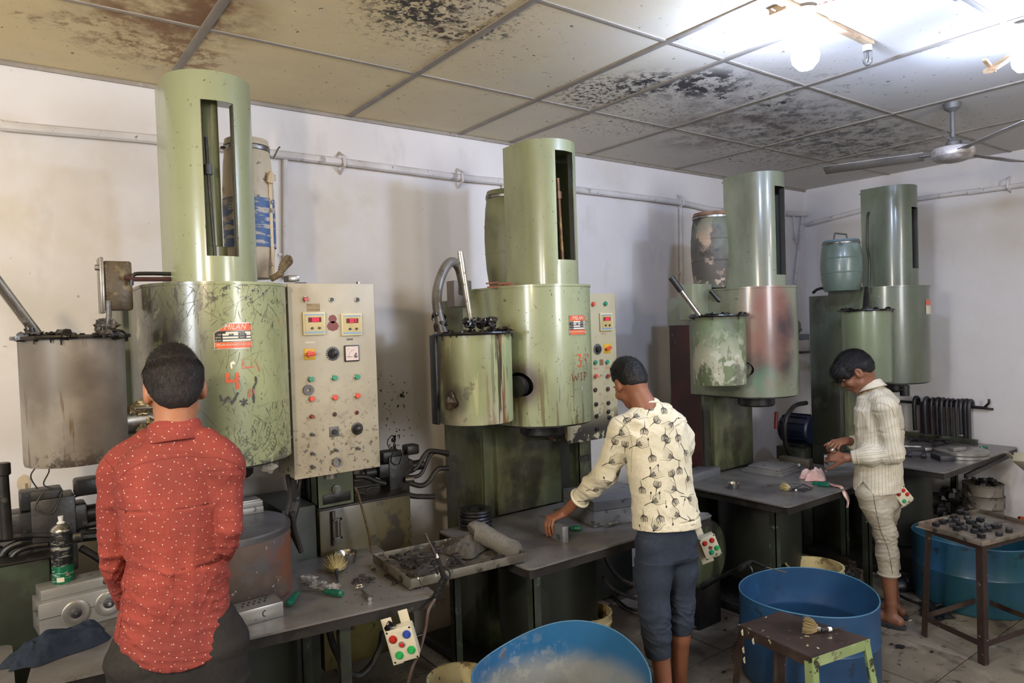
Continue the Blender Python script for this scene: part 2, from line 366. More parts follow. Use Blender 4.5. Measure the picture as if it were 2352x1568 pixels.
m_g3=green('burnt green enamel of the third press','767b66',.6,[L('4a4434',3,.42,.68,.6,st=(1,1,.35),seed=51),L('7b3f38',3,.25,.6,.8,at=(-.14,-.2,1.70),rad=.27,el=(1.2,1,.6)),L('2c2629',4,.3,.6,.9,at=(-.06,-.24,1.62),rad=.22,el=(1.5,1,.65),seed=4),L('7b5a4a',4,.3,.6,.6,at=(-.19,-.17,1.6),rad=.16,el=(1,1,.7),seed=6),L('3d3431',6,.3,.6,.7,at=(-.2,-.15,1.48),rad=.12,seed=5),L('3e7a62',5,.4,.6,.5,at=(-.17,-.18,1.38),rad=.12,seed=7)]+OILY)
m_g4=green('darker green enamel of the far press','5b6353',.5,[L('3f3c2f',3,.42,.68,.6,st=(1,1,.35),seed=52)]+OILY)
m_dg=green('oily dark green column paint','4b5238',.7,[L('2b2a20',3,.45,.6,.8,seed=21),L('1f1c18',6,.5,.6,.8,st=(1,1,.3),seed=22,z=(1.2,.7))],.5)
m_mar=mat('maroon primer panel','4a221f',.6,0,[L('2c1a19',3,.4,.65,.8),L('c9c2bb',60,.70,.71,.6,st=(1,1,.3))])
m_blk=mat('black oily machine casting','1c1a19',.42,0,[L('322e2a',9,.5,.62,.7),L('0f0d0c',5,.5,.6,.7,seed=2),L('4b443c',24,.62,.66,.6,seed=4)],bump=.4,bs=30)
m_tar=mat('glistening black tar','121010',.18,0,[L('2e2925',22,.5,.6,.8,r=.4)],bump=.5,bs=60)
m_hose=mat('black rubber hose','1d1b1a',.45,0,[L('3a3631',12,.5,.6,.6)],bump=.2)
m_steel=mat('worn bare steel','8b8884',.32,.85,[L('5b554e',6,.5,.65,.6,r=.5),L('3c332a',18,.6,.65,.7,m=.1,r=.6)])
m_chrome=mat('shiny steel tube','b9b4ab',.22,.95,[L('6b5f4c',10,.5,.6,.6,r=.5,st=(1,1,.4)),L('2b241d',26,.6,.64,.8,m=.1)])
m_tub1=mat('heat-browned steel tub','918a7e',.45,.2,[L('6b5d4c',2.2,.42,.68,.7,st=(1,1,.3)),L('8c8880',4,.5,.7,.6,st=(1,1,.35),seed=2),L('3c3126',3,.5,.66,.8,z=(.05,-.0),seed=3),L('5a4016',9,.60,.64,.75,st=(2.6,2.6,.22),seed=4),L('2b211a',12,.5,.58,.9,z=(.08,.0),seed=5,ro=.7),L('4a4139',2.5,.4,.6,.6,seed=6)],var=.1)
m_tub2=mat('greenish stained tub paint','84875f',.42,0,[L('8f9c72',2.5,.42,.62,.8,st=(2,2,.3)),L('a39a8c',3,.4,.6,.8,z=(.2,.02),seed=3),L('b0a87c',10,.54,.6,.6,st=(2,2,.25),seed=2),L('6b3b12',7,.55,.60,.9,st=(3.2,3.2,.16),at=(.03,-.18,.2),rad=.3,el=(2.6,1,.6),seed=4),L('33210f',9,.585,.61,.95,st=(3.4,3.4,.18),at=(.05,-.18,.22),rad=.3,el=(3,1,.6),seed=5),L('2c211a',5,.2,.5,.95,at=(-.16,-.053,.11),rad=.10),L('2f2318',3,.25,.55,.9,at=(-.165,.05,.15),rad=.22,el=(2.0,1,.5)),L('3f3a2c',8,.6,.66,.6,seed=7)],coat=.3)
m_tub3=mat('peeling green tub paint','66704f',.5,0,[L('adaa92',9,.48,.53,.9,st=(1.2,1.2,.55),z=(.34,.12),seed=2,ro=.7),L('c3bfae',16,.56,.6,.7,seed=3,z=(.4,.1)),L('3a3a2c',6,.55,.65,.7,seed=4),L('76826a',3,.5,.7,.5,seed=5)])
m_tub4=green('plain green tub paint','6f785c',.3)
m_rust=mat('rusty ram cylinder','6b5a4e',.55,.25,[L('7f4b34',3,.42,.58,.85),L('5a5c60',4,.48,.6,.7,seed=2),L('3f3833',2.4,.5,.62,.7,seed=3),L('cfc8bc',40,.66,.69,.5,seed=4)])
m_plate=mat('polished grey steel plate','7d7b7c',.3,.75,[L('55504d',3,.45,.65,.7,r=.45),L('a09d98',8,.55,.65,.4,seed=2),L('3a332d',20,.63,.67,.7,seed=3,m=.2,r=.6)],var=.08)
m_tab=mat('dull grey steel table top','86827e',.34,.45,[L('4e4b4a',2.2,.42,.65,.8,r=.45),L('8c877f',5,.52,.66,.5,seed=2),L('4a4038',9,.56,.70,.4,seed=3,m=.2,r=.6),L('2e2926',44,.65,.68,.5,seed=4)],var=.1)
m_edge=mat('worn table edge steel','35312e',.5,.4,[L('5f5a54',14,.62,.7,.5,r=.3),L('201d1b',6,.5,.6,.7,seed=1)])
m_cream=mat('grimy cream panel paint','aea48d',.45,0,[L('a0957c',2.2,.42,.68,.6),L('85785f',4,.58,.74,.55,st=(1,1,.5),seed=2),L('4f4334',60,.665,.69,.8,seed=3,ro=.7),L('6d6049',9,.5,.66,.6,z=(.4,-.05),seed=4),L('2f2a25',22,.60,.62,.9,z=(.34,.0),seed=5,ro=.7),L('4a4034',60,.60,.63,.7,z=(.5,.0),seed=6)])
m_cream2=mat('chipped cream panel paint','b3a988',.45,0,[L('8f8466',3,.45,.66,.6),L('2f2c2a',34,.66,.68,.9,seed=3,ro=.7),L('2a2726',9,.47,.5,.95,z=(.22,.05),seed=5,ro=.7),L('8b5a42',12,.58,.64,.6,seed=6,z=(.6,.3))])
m_orange=mat('orange brush paint','c4562f',.5,0,[L('8a7a4a',40,.58,.62,.7)]); m_marks=mat('dark brush paint','3b3a34',.5,0,[L('7b8a5c',40,.57,.62,.6)])
m_pinkp=mat('faded red brush paint','b5624a',.5,0,[L('8f9a68',30,.5,.58,.85)])
m_npo=mat('orange nameplate enamel','c8582e',.35); m_npk=mat('black nameplate enamel','24221f',.35); m_npw=mat('pale nameplate print','cfc8b8',.4); m_npa=mat('aluminium nameplate edge','aaa69c',.35,.7)
m_lab=mat('grimy beige print','c9bfa8',.5)

m_hyd=mat('dark oily cylinder paint','23261f',.5,0,[L('171814',2.5,.42,.62,.85),L('38402f',4,.55,.66,.6,seed=2,z=(.35,.1))])
def arcU(r,back,n=28,ext=0):
    """plan of a shroud: half circle in front (-y), straight cheeks to y=back"""
    P=[(-r,back)]
    for i in range(n+1):
        a=PI+PI*i/n; P.append((r*math.cos(a),r*math.sin(a)))
    P.append((r,back)); return P
def sheetU(mb,r,back,z0,z1,t=.006,n=28,ext=0):
    O=arcU(r,back,n); I=arcU(r-t,back,n); m=len(O); vs=[(x,y,z) for z in (z0,z1) for x,y in O]+[(x,y,z) for z in (z0,z1) for x,y in I]; fs=[]
    for i in range(m-1): fs+=[(i,i+1,m+i+1,m+i),(2*m+i,3*m+i,3*m+i+1,2*m+i+1),(i,2*m+i,2*m+i+1,i+1),(m+i,m+i+1,3*m+i+1,3*m+i)]
    for i in (0,m-1): fs.append((i,m+i,3*m+i,2*m+i))
    return mb.add(vs,fs)
def bend(V,r,a0,z0,lift=0.0):
    """lay a flat drawing (x right, y up) round the shroud front; a0 = arc position from the front line"""
    out=[]
    for v in V:
        a=(v[0]+a0)/r; rr=r+lift+(v[2] if len(v)>2 else 0); out.append(Vector((rr*math.sin(a),-rr*math.cos(a),z0+v[1])))
    return out
def strokes(lines,w,jit=0.0):
    V=[];F=[]
    for ln in lines:
        P=[Vector((x,y,0)) for x,y in ln]; Q=[]
        for a,b in zip(P,P[1:]):
            k=max(1,int((b-a).length/.008)); Q+= [a.lerp(b,i/k) for i in range(k)]
        Q.append(P[-1])
        for i,p in enumerate(Q):
            d=Q[min(i+1,len(Q)-1)]-Q[max(i-1,0)]; q=Vector((-d.y,d.x,0)).normalized(); ww=w*(1+jit*random.uniform(-1,1))
            V+=[p+q*ww/2,p-q*ww/2]
        n0=len(V)-2*len(Q)
        F+=[(n0+2*i,n0+2*i+1,n0+2*i+3,n0+2*i+2) for i in range(len(Q)-1)]
    return V,F
def on_shroud(name,VF,mt,parent,r,a0,z0,lift=.0015,**k):
    mb=MB(); mb.add(bend(VF[0],r,a0,z0,lift),VF[1]); return obj(name,mb,mt,parent,world=False,sm=0,**k)
def rectV(x0,y0,x1,y1,z=0.0,nx=6):
    V=[];F=[]
    for i in range(nx+1):
        x=x0+(x1-x0)*i/nx; V+=[(x,y0,z),(x,y1,z)]
    return V,[(2*i,2*i+2,2*i+3,2*i+1) for i in range(nx)]
def joinVF(*L_):
    V=[];F=[]
    for v,f in L_: o=len(V); V+=list(v); F+=[tuple(i+o for i in q) for q in f]
    return V,F
def shiftVF(VF,x,y,s=1,z=0): return [(v[0]*s+x,v[1]*s+y,z) for v in VF[0]],VF[1]
def stripV(lo,hi,x0,x1,n=14):
    V=[];F=[]
    for i in range(n+1):
        x=x0+(x1-x0)*i/n; V+=[(x,lo(x),0),(x,hi(x),0)]
    return V,[(2*i,2*i+2,2*i+3,2*i+1) for i in range(n)]
def nameplate(press,r,a,z,w,h,torn=False):
    top=(lambda x: min(h/2,h*.12+(x+w/2)/(w*.38)*h*.38)) if torn else (lambda x:h/2)
    np_=on_shroud('nameplate',stripV(lambda x:-h/2,top,-w/2,w/2),m_npa,press,r,a,z,.002)
    on_shroud('plate_band',rectV(-w*.48,-h*.47,w*.48,-h*.24),m_npo,np_,r,a,z,.0026)
    on_shroud('plate_band',stripV(lambda x:h*.20,lambda x:max(h*.201,min(h*.46,top(x)-h*.04)),-w*.38 if torn else -w*.48,w*.48),m_npo,np_,r,a,z,.0026)
    on_shroud('plate_field',stripV(lambda x:-h*.23,lambda x:min(h*.19,top(x)-h*.03),-w*.48,w*.48),m_npk,np_,r,a,z,.0026)
    rows=[]
    for j,(y,cells) in enumerate(((.15,((-.28,.12),(.34,.46))),(.05,((-.28,-.12),(.0,.12),(.34,.46))),(-.06,((-.28,.12),(.34,.46))),(-.17,((-.28,.46),)))):
        if torn and j==0: cells=((-.2,.12),(.3,.46)); y=.12
        for x0,x1 in cells: rows.append(rectV(x0*w,(y-.035)*h,x1*w,(y+.035)*h,0,3))
    on_shroud('plate_fields',joinVF(*rows),m_npw,np_,r,a,z,.0032)
    t=[]
    s=h*.27; ti=text_mesh('MILAN',s,.25); t.append(shiftVF(ti,w*.04 if torn else 0,h*.33))
    t.append(shiftVF(text_mesh('MILAN ENGINEERING CO.',h*.105,.2),0,-h*.335)); 
    for tx,x,y in (('R.P.M.',-.385,-.06),('SR.NO.',-.385,-.17),('H.P.',-.35,.05),('PH.',-.06,.05),('K.W.',.23,.05),('AIR P.',.23,-.06),('RATIO',.21,.13)):
        t.append(shiftVF(text_mesh(tx,h*.075),x*w,y*h))
    if not torn: t.append(shiftVF(text_mesh('MODEL',h*.07),-.385*w,.15*h))
    on_shroud('plate_lettering',joinVF(*t),m_npw,np_,r,a,z,.0036)
    for sx in (-1,1):
        for sy in (-1,1):
            if torn and sx<0 and sy>0: continue
            p=bend([(sx*w*.46,sy*h*.44,0)],r,a,z,.003)[0]; obj('rivet',MB().blob(p,.0035,1,0,8),m_steel,np_,world=False)
RB,RT,BT_=.252,.152,1.935
def press(name,label,ax,ay,mb_,mt_,mc_,mtub,opt):
    R=thing(name,(ax,ay,0),label,'press','rubber injection presses along the wall')
    W=lambda n,mb,m,p=R,**k: obj(n,mb,m,p,world=False,**k)
    # column behind, from the floor up
    cx0,cx1,cy0,cy1,cz=opt['col']
    W('column',MB().box((cx0,cy0,.02),(cx1,cy1,cz),.006),mc_)
    W('column_side_panel',MB().box((cx0-.004,cy0+.02,.8),(cx0+.002,cy1-.02,opt.get('panz',1.7)),.002),opt.get('mpan',mc_))
    W('upper_frame',MB().box((-.21,.14,1.30),(.21,cy0+.02,1.92),.004),mc_)
    W('lower_frame',MB().box((cx0+.06,cy0-.03,.77),(cx1-.02,cy0+.03,1.28),.004),m_dg)
    # bottom works under the shroud
    W('heater_block',MB().lathe([(0,1.21),(.10,1.21),(.11,1.22),(.11,1.272),(.235,1.275),(.235,1.30),(0,1.30)],32),m_blk)
    # shroud
    sh=W('shroud',sheetU(MB(),RB,.30,1.285,BT_-.005,.006,40),mb_)
    W('shroud_lid',MB().prism(arcU(RB+.004,.32,36),BT_-.008,BT_+.002),mb_)
    W('shroud_bottom_ring',MB().prism(arcU(RB-.008,.29,36),1.28,1.29),m_blk)
    for a in (-1.35,1.3):
        for z in (1.34,1.6,1.87): 
            p=bend([(a*RB,0,0)],RB,0,z,.0)[0]; W('bolt',MB().cyl(p,p*1.0+Vector((p.x,p.y,0)).normalized()*.006,.006,n=6),m_steel)
    # tower
    tdx=opt.get('tdx',0); S=lambda mb: (setattr(mb,'T',Matrix.Translation((tdx,0,0))),mb)[1]
    tw=W('tower',sheetU(S(MB()),RT,opt.get('tback',.15),BT_+.002,opt.get('tt',2.635),.005,36),mt_)
    if opt.get('slot',1):
        a0,a1,z0,z1=opt['slot']; c=W('cut',S(MB()).box((a0,-.4,z0),(a1,.0,z1)),m_blk); bpy.context.view_layer.update(); boolean(tw,c); drop(c)
    W('tower_cap',S(MB()).prism(arcU(RT-.006,opt.get('tback',.17)-.005,30),opt.get('tt',2.635)-.03,opt.get('tt',2.635)-.024),mt_)
    W('slot_frame',S(MB()).box((a0-.003,-.136,z0),(a0+.003,-.11,z1)).box((a1-.003,-.134,z0),(a1+.003,-.10,z1)),m_steel)
    if opt.get('tbackplate'): W('tower_back',S(MB()).box((-RT+.006,.12,1.925),(RT-.006,.13,2.6)),m_blk)
    W('tower_flange',S(MB()).lathe([(RT+.015,BT_+.002),(RT+.015,BT_+.009),(RT-.01,BT_+.009)],40,cap=False),m_steel)
    W('inner_cylinder',S(MB()).lathe([(.0,1.93),(.05,1.93),(.05,2.08),(.034,2.085),(.034,opt.get('tt',2.635)-.03),(0,opt.get('tt',2.635)-.03)],20,c=(opt.get('icx',-.02),opt.get('icy',.03),0)),mt_)
    rx_=opt.get('rx',(a0+a1)/2+.0)
    W('indicator_rod',S(MB()).tube([(rx_+.012,-.09,z0),(rx_,-.09,z0+.3),(rx_-.004,-.09,z1-.12)],.009 if opt.get('rod') else .006,10).cyl((rx_-.001,-.09,z0+.30),(rx_-.002,-.09,z0+.335),.016,n=8),opt.get('rod',m_blk))
    # tub
    tx,ty,tr,tz0,tz1=opt['tub']
    hp=W('hopper',MB().lathe([(0,0),(tr*.97,0),(tr*.985,.012),(tr,tz1-tz0),(tr-.006,tz1-tz0),(tr-.012,.02),(0,.02)],48),mtub); hp.location=(tx,ty,tz0)
    W('hopper_rim',MB().lathe([(tr-.008,tz1-.006),(tr+.018,tz1-.006),(tr+.02,tz1),(tr+.018,tz1+.006),(tr-.008,tz1+.006)],48,c=(tx,ty,0),cap=False),m_tar)
    W('hopper_lid',MB().lathe([(0,tz1-.012),(tr-.008,tz1-.012),(tr-.008,tz1+.002),(0,tz1+.004)],32,c=(tx,ty,0)),m_tar)
    mb=MB()
    for k in range(opt.get('tar',26)):
        a=random.uniform(0,2*PI); q=tr*random.uniform(.55,1.02); mb.blob((tx+q*math.cos(a),ty+q*math.sin(a),tz1+random.uniform(-.002,.008)),random.uniform(.008,.02),k,.5,9,(1.3,1.3,.8),2.2)
    for k in range(12):
        a=random.uniform(0,2*PI); q=tr+.008; p=Vector((tx+q*math.cos(a),ty+q*math.sin(a),tz1)); mb.tube([p,p+Vector((0,0,-random.uniform(.01,.03)))],lambda t:.004*(1-.6*t),6)
    W('tar_crust',mb,m_tar,kind='stuff')
    W('nozzle_pipe',MB().tube([(tx+tr*.7,ty+.03,tz0+.11),(tx+tr+.1,ty+.05,tz0+.11),(-.05,.05,tz0+.11)],.048,18),opt.get('noz',m_blk))
    # hydraulic cylinder below the table
    W('hydraulic_cylinder',MB().lathe([(0,.16),(.2,.16),(.235,.19),(.245,.3),(.245,.70),(0,.70)],36),m_hyd)
    if opt.get('rear'): W('rear_dark_backing',MB().box((cx1-.01,.46,.02),(cx1+opt['rear'],.66,1.24),.006),m_hyd)  # dark backing box, added to blacken the gap beside the column
    W('base_foot',MB().box((-.3,-.3,0),(.34,.75,.05),.006),m_blk)
    return R,W
def tubpos(px,dep,ax,ay):
    p=at(px,900,D=dep); return p.x-ax,p.y-ay

def scratches(parent,r,n,seed,a0,a1,z0,z1,m_,lmax=.07,w_=.0006):
    """loose scratches gouged through the paint"""
    rr=random.Random(seed); L_=[]
    for i in range(n):
        x=rr.uniform(a0,a1); z=rr.uniform(z0,z1); a=rr.choice((1.2,1.45,1.7,2.1,.9,.4,2.6))+rr.uniform(-.3,.3); l=rr.uniform(.008,lmax)*rr.random()**.5; b=rr.uniform(-.12,.12)*l
        L_.append(strokes([[(x,z),(x+l*.5*math.cos(a)+b,z+l*.5*math.sin(a)),(x+l*math.cos(a),min(z1,z+l*math.sin(a)))]],w_*rr.uniform(.5,1.6),.5))
    return on_shroud('scratches',joinVF(*L_),m_,parent,r,0,0,.0008,kind='stuff')
AX=[(.69,2.80),(2.175,2.70),(3.802,2.60),(5.06,2.38)]
def rel(i,x,y,Y): p=at(x,y,Y=Y); return p.z
# press 1 -----------------------------------------------------------------
random.seed(3)
R1,W1=press('rubber_press','nearest tall green press with an orange nameplate, a brush-painted 4 and a rusty ram cylinder',*AX[0],m_g1,m_g1t,m_dg,m_tub1,
  dict(ram=1,tt=2.695,slot=(-.06,.053,2.035,2.59),tub=(-.473,-.09,.150,1.355,1.76),col=(-.27,.16,.34,.70,1.90),noz=m_steel,icx=.0,icy=.0,rx=-.03))
Y1=AX[0][1]-RB
nameplate(R1,RB,-.008,rel(0,530,771,Y1),.128,.092,True)
zz=rel(0,520,875,Y1)
on_shroud('painted_numeral',strokes([[(-.014,.028),(-.018,-.002),(.018,.0)],[(.016,.028),(.016,-.03)]],.012,.15),m_orange,R1,RB,-.018,zz)
on_shroud('painted_letters',joinVF(shiftVF(strokes([[(-.03,.018),(-.022,-.014),(-.004,.01),(.008,-.016),(.03,.022)]],.008,.35),0,0),shiftVF(strokes([[(-.014,.008),(.014,-.006)],[(0,.016),(0,-.012)],[(-.01,-.008),(.012,.01)]],.006,.4),.048,-.016),
   shiftVF(strokes([[(0,.02),(.0,-.032)],[(0,.02),(.012,.04),(.01,.062)]],.008,.4),.084,.012)),m_marks,R1,RB,-.03,rel(0,515,918,Y1))
on_shroud('faded_marks',joinVF(strokes([[(-.028,.01),(-.02,.04),(.01,.036)],[(-.03,.005),(.016,.008)],[(.02,.03),(.034,.0)],[(.034,.0),(.036,-.012)]],.005,.4),shiftVF(strokes([[(-.012,-.02),(-.008,.01),(.006,.012),(.01,-.004),(-.008,-.01)]],.005,.3),.002,-.085)),m_pinkp,R1,RB,.045,rel(0,560,848,Y1))
on_shroud('chalk_smear',strokes([[(-.004,-.014),(-.006,.004),(.004,.012)],[(-.006,.006),(.008,.004)]],.006,.6),m_npw,R1,RB,-.014,rel(0,520,838,Y1))
W1('ram_cylinder',MB().lathe([(0,.76),(.232,.76),(.236,.77),(.236,1.0),(0,1.0)],56),m_rust)
W1('ram_platen',MB().lathe([(0,1.0),(.238,1.0),(.238,1.018),(.232,1.024),(0,1.024)],56),m_plate)
m_scr=mat('bare metal scratch','3a372b',.5,0,[L('5a5a3c',40,.5,.6,.6)])
scratches(R1,RB,330,1,-.38,.36,1.33,1.93,m_scr,.09); scratches(R1,RB,260,2,-.05,.36,1.30,1.50,m_scr,.06,.0009); scratches(R1,RB,140,3,-.38,.30,1.76,1.92,m_scr,.08,.001)
# greasy gate and pipes on its left shoulder
p0=at(270,655,Y=2.85)-Vector((AX[0][0],AX[0][1],0))
W1('feed_plate',MB().box((p0.x-.045,p0.y-.02,p0.z-.09),(p0.x+.045,p0.y+.03,p0.z+.085),.008),mat('greasy cast plate','4d4230',.4,0,[L('2b241b',5,.45,.6,.9),L('7b6a45',14,.58,.64,.6,seed=2)],bump=.5,bs=40))
W1('feed_edge',MB().box((p0.x-.058,p0.y-.04,p0.z-.10),(p0.x-.045,p0.y+.04,p0.z+.095),.003),m_steel)
W1('bolt',MB().cyl((p0.x-.07,p0.y-.02,p0.z+.06),(p0.x-.05,p0.y-.02,p0.z+.06),.01,n=6),m_steel)
A=[at(x,y,Y=2.8)-Vector((AX[0][0],AX[0][1],0)) for x,y in ((302,655),(306,632),(330,628),(398,629))]
W1('top_pipe',MB().tube(A,.007,8,sub=3),m_blk)
W1('top_pipe',MB().tube([at(x,y,Y=2.8)-Vector((AX[0][0],AX[0][1],0)) for x,y in ((285,636),(310,641),(400,641))],.008,8),m_mar)
# tar string running from the plate down to the tub
A=[at(x,y,Y=2.55)-Vector((AX[0][0],AX[0][1],0)) for x,y in ((249,690),(250,720),(246,745),(235,765))]
mb=MB().tube(A,.008,8,sub=3)
for k in range(16): q=A[2].lerp(A[3],random.random()); mb.blob(q+Vector((random.uniform(-.03,.02),0,random.uniform(-.01,.02))),random.uniform(.008,.016),k,.5,9)
W1('tar_string',mb,mat('grey-brown tar string','3a3531',.35,0,[L('5b544c',20,.5,.6,.7)],bump=.6,bs=60),kind='stuff')
W1('limit_rod',MB().cyl(at(311,938,Y=2.35)-Vector((*AX[0],0)),at(350,936,Y=2.36)-Vector((*AX[0],0)),.004),m_chrome)
mb=MB()
for k in range(22): a=random.uniform(0,6.28); mb.blob((-.28+.05*math.cos(a)*random.random(),-.06-.055*abs(math.sin(a)),1.475+.05*math.sin(a)),random.uniform(.012,.024),k,.35,10)
W1('foil_wrapping',mb,mat('crumpled greasy foil','8a7f66',.3,.5,[L('4a3f2b',8,.45,.6,.8,m=.1)],bump=.6,bs=50),kind='stuff')
# corrugated conduit beside the tower
A=[at(x,y,Y=2.75)-Vector((*AX[0],0)) for x,y in ((622,640),(638,632),(655,612),(666,600),(660,592),(648,610),(643,636))]
A=smooth(A,8)
W1('corrugated_hose',MB().tube(A,lambda t:.0115+.0022*math.sin(t*2*PI*34),10,sub=3),mat('brown corrugated hose','6f6048',.5))
q=at(668,640,Y=2.75)-Vector((*AX[0],0)); W1('hose_clamp_block',MB().box((q.x-.02,q.y-.03,q.z-.012),(q.x+.025,q.y+.03,q.z+.012),.004),m_steel)
m_gryp_=mat('dusty grey plastic scrap','7d766a',.6)
W1('torn_bag_scrap',MB().blob(at(618,1074,Y=2.6)-Vector((*AX[0],0)),.016,4,.7,12,(1.3,.3,1)),m_gryp_)
a=at(-25,622,Y=2.62)-Vector((*AX[0],0)); b=at(88,772,Y=2.70)-Vector((*AX[0],0))
W1('stirring_handle',MB().tube([a,a.lerp(b,.5),b],.0165,16),m_chrome)
mb=MB()
for k in range(7): mb.blob(b+Vector((random.uniform(-.02,.02),random.uniform(-.02,.02),random.uniform(-.01,.02))),random.uniform(.012,.02),k,.5,9)
W1('tar_knob',mb,m_tar,kind='stuff')
# press 2 -----------------------------------------------------------------
R2,W2=press('rubber_press','second green press from the left, round scorched port and brush-painted 3 on its shroud',*AX[1],m_g2,m_g2,m_dg,m_tub2,
  dict(tdx=.064,rear=.26,slot=(-.052,.068,2.06,2.58),tub=(-.435,-.07,.168,1.33,1.723),col=(-.153,.36,.30,.69,1.9),rod=mat('rusty rod','6b4a2c',.5,.4,[L('a07b48',12,.5,.6,.7)]),tbackplate=1,tback=.14))
Y2=AX[1][1]-RB
nameplate(R2,RB,.028,rel(1,1322,746,Y2),.11,.095)
on_shroud('painted_numeral',strokes([[(-.016,.026),(.012,.026),(.0,.004),(.014,-.006),(.008,-.028),(-.014,-.026)]],.008,.2),m_orange,R2,RB,.03,rel(1,1322,828,Y2))
on_shroud('faded_marks',strokes([[(-.02,.014),(.0,.022),(.004,-.03)],[(.0,.05),(.0,.03)],[(.02,.02),(.032,-.0)],[(-.03,.0),(-.01,.0)]],.005,.3),m_pinkp,R2,RB,.085,rel(1,1342,822,Y2))
on_shroud('painted_letters',joinVF(strokes([[(-.05,.016),(-.04,-.018),(-.028,.008),(-.018,-.016),(-.008,.018)],[(.012,.018),(.012,-.014)],[(.004,.018),(.022,.018)],[(.004,-.014),(.02,-.014)],[(.036,-.02),(.036,.018),(.052,.016),(.052,.0),(.038,-.002)]],.0035,.25)),m_marks if 0 else mat('red-brown brush paint','8a3f28',.5),R2,RB,.03,rel(1,1325,866,Y2))
on_shroud('chalk_smear',strokes([[(-.002,-.01),(-.003,.004),(.004,.008)]],.006,.6),m_npw,R2,RB,.045,rel(1,1333,892,Y2))
scratches(R2,RB,140,5,-.3,.36,1.30,1.92,m_scr,.016,.0018)
c=W2('cut',MB().lathe([(0,-.2),(.052,-.2),(.052,.2),(0,.2)],32,c=(-.22,-.12,1.48),ax=(-.22,-.12,0),sy=1.25),m_blk); bpy.context.view_layer.update(); boolean([k for k in kids(R2) if k.name.startswith('shroud') and 'lid' not in k.name and 'ring' not in k.name][0],c); drop(c)
W2('port_coupling',MB().lathe([(.038,-.02),(.05,.0),(.05,.03),(.044,.04),(.044,.07),(.05,.08),(.05,.12)],24,c=(-.13,-.075,1.47),ax=(-.9,-.3,0)),m_blk)
A=[at(x,y,Y=2.62)-Vector((*AX[1],0)) for x,y in ((1018,765),(1013,715),(1018,668),(1038,622),(1063,597),(1088,606),(1105,645),(1112,668))]
A=[Vector((a.x,a.y+(.18*i/7),a.z)) for i,a in enumerate(A)]
W2('feed_hose',MB().tube(A,.022,14,sub=6),mat('tarry grey feed hose','6b665f',.38,.2,[L('2b2621',4,.45,.6,.9,z=(1.95,1.8)),L('4a443c',8,.5,.6,.7)],bump=.3))
mb=MB()
for k in range(18): q=A[0].lerp(A[1],random.random()*.9); a=random.uniform(0,6.3); mb.blob(q+Vector((.022*math.cos(a),.022*math.sin(a),0)),random.uniform(.008,.014),k,.5,8)
for k in range(26): q=at(random.uniform(1070,1135),random.uniform(735,752),Y=2.5)-Vector((*AX[1],0)); mb.blob(q,random.uniform(.008,.018),k+50,.6,9)
W2('tar_lumps',mb,m_tar,kind='stuff')
a=at(1056,577,Y=2.55)-Vector((*AX[1],0)); b=at(1082,742,Y=2.55)-Vector((*AX[1],0))
W2('stirring_handle',MB().tube([a,a.lerp(b,.1),b],lambda t:.011+.003*abs(math.sin(t*3)),12),m_chrome)
q=at(1062,672,Y=2.95)-Vector((*AX[1],0)); W2('junction_cover',MB().box((q.x-.055,q.y-.01,q.z-.07),(q.x+.05,q.y+.06,q.z+.06),.004),mat('brown-grey cover plate','5d544b',.5,.1,[L('3b332b',4,.5,.65,.7)]))
W2('low_dark_backing',MB().box((.3,.50,.02),(1.12,.75,.70),.008),m_hyd)  # dark box added so the space under the table reads as shade
W2('tar_plug',MB().blob((-.435-.166,-.07-.055,1.44),.03,6,.4,14,(.7,.9,1.1)),mat('burnt tarry plug','4a3a28',.4,0,[L('1c1612',6,.42,.6,.9)],bump=.6,bs=50))
W2('side_bar',MB().box((-.625,-.05,1.33),(-.61,.0,1.72),.002),m_blk)
mb=MB()
for k in range(9): q=at(random.uniform(1115,1160),random.uniform(650,661),Y=2.7)-Vector((*AX[1],0)); mb.tube([q,q+Vector((random.uniform(.03,.07),random.uniform(-.02,.02),random.uniform(-.008,.012)))],.004,6)
W2('rag_and_wire_clutter',mb,mat('rusty wire','7b4630',.6),kind='stuff')
# press 3 -----------------------------------------------------------------
R3,W3=press('rubber_press','third green press, brown and violet burn marks on its shroud and a maroon side panel',*AX[2],m_g3,m_g3,m_g3,m_tub3,
  dict(tdx=.078,rear=.25,slot=(-.05,.068,2.01,2.545),tub=(-.413,-.045,.150,1.377,1.771),col=(-.153,.34,.28,.566,1.9),panz=1.72,mpan=m_mar,tbackplate=1))
a=at(1542,638,Y=2.5)-Vector((*AX[2],0)); b=at(1606,724,Y=2.42)-Vector((*AX[2],0))
W3('stirring_handle',MB().tube([a,a.lerp(b,.5),b],.013,12),m_chrome)
W3('handle_grip',MB().tube([a-(b-a)*.02,a+(b-a)*.35],.0165,12),m_blk)
q=at(1622,700,Y=2.75)-Vector((*AX[2],0)); W3('shoulder_box',MB().box((q.x-.13,q.y-.0,q.z-.09),(q.x+.06,q.y+.1,q.z+.13),.006),m_g3)
q=at(1632,668,Y=2.7)-Vector((*AX[2],0)); W3('tarry_lever',MB().tube([q,q+Vector((.04,-.03,-.06)),q+Vector((.07,-.05,-.07))],.013,8),m_blk)
c=W3('cut',MB().lathe([(0,-.2),(.04,-.2),(.04,.2),(0,.2)],28,c=(-.235,-.09,1.455),ax=(-.235,-.09,0),sy=1.3),m_blk); bpy.context.view_layer.update(); boolean([k for k in kids(R3) if k.name.startswith('shroud') and 'lid' not in k.name and 'ring' not in k.name][0],c); drop(c)
W3('port_coupling',MB().lathe([(.03,-.02),(.038,.0),(.038,.1),(.034,.1)],24,c=(-.16,-.07,1.45),ax=(-.9,-.3,0)),m_chrome)
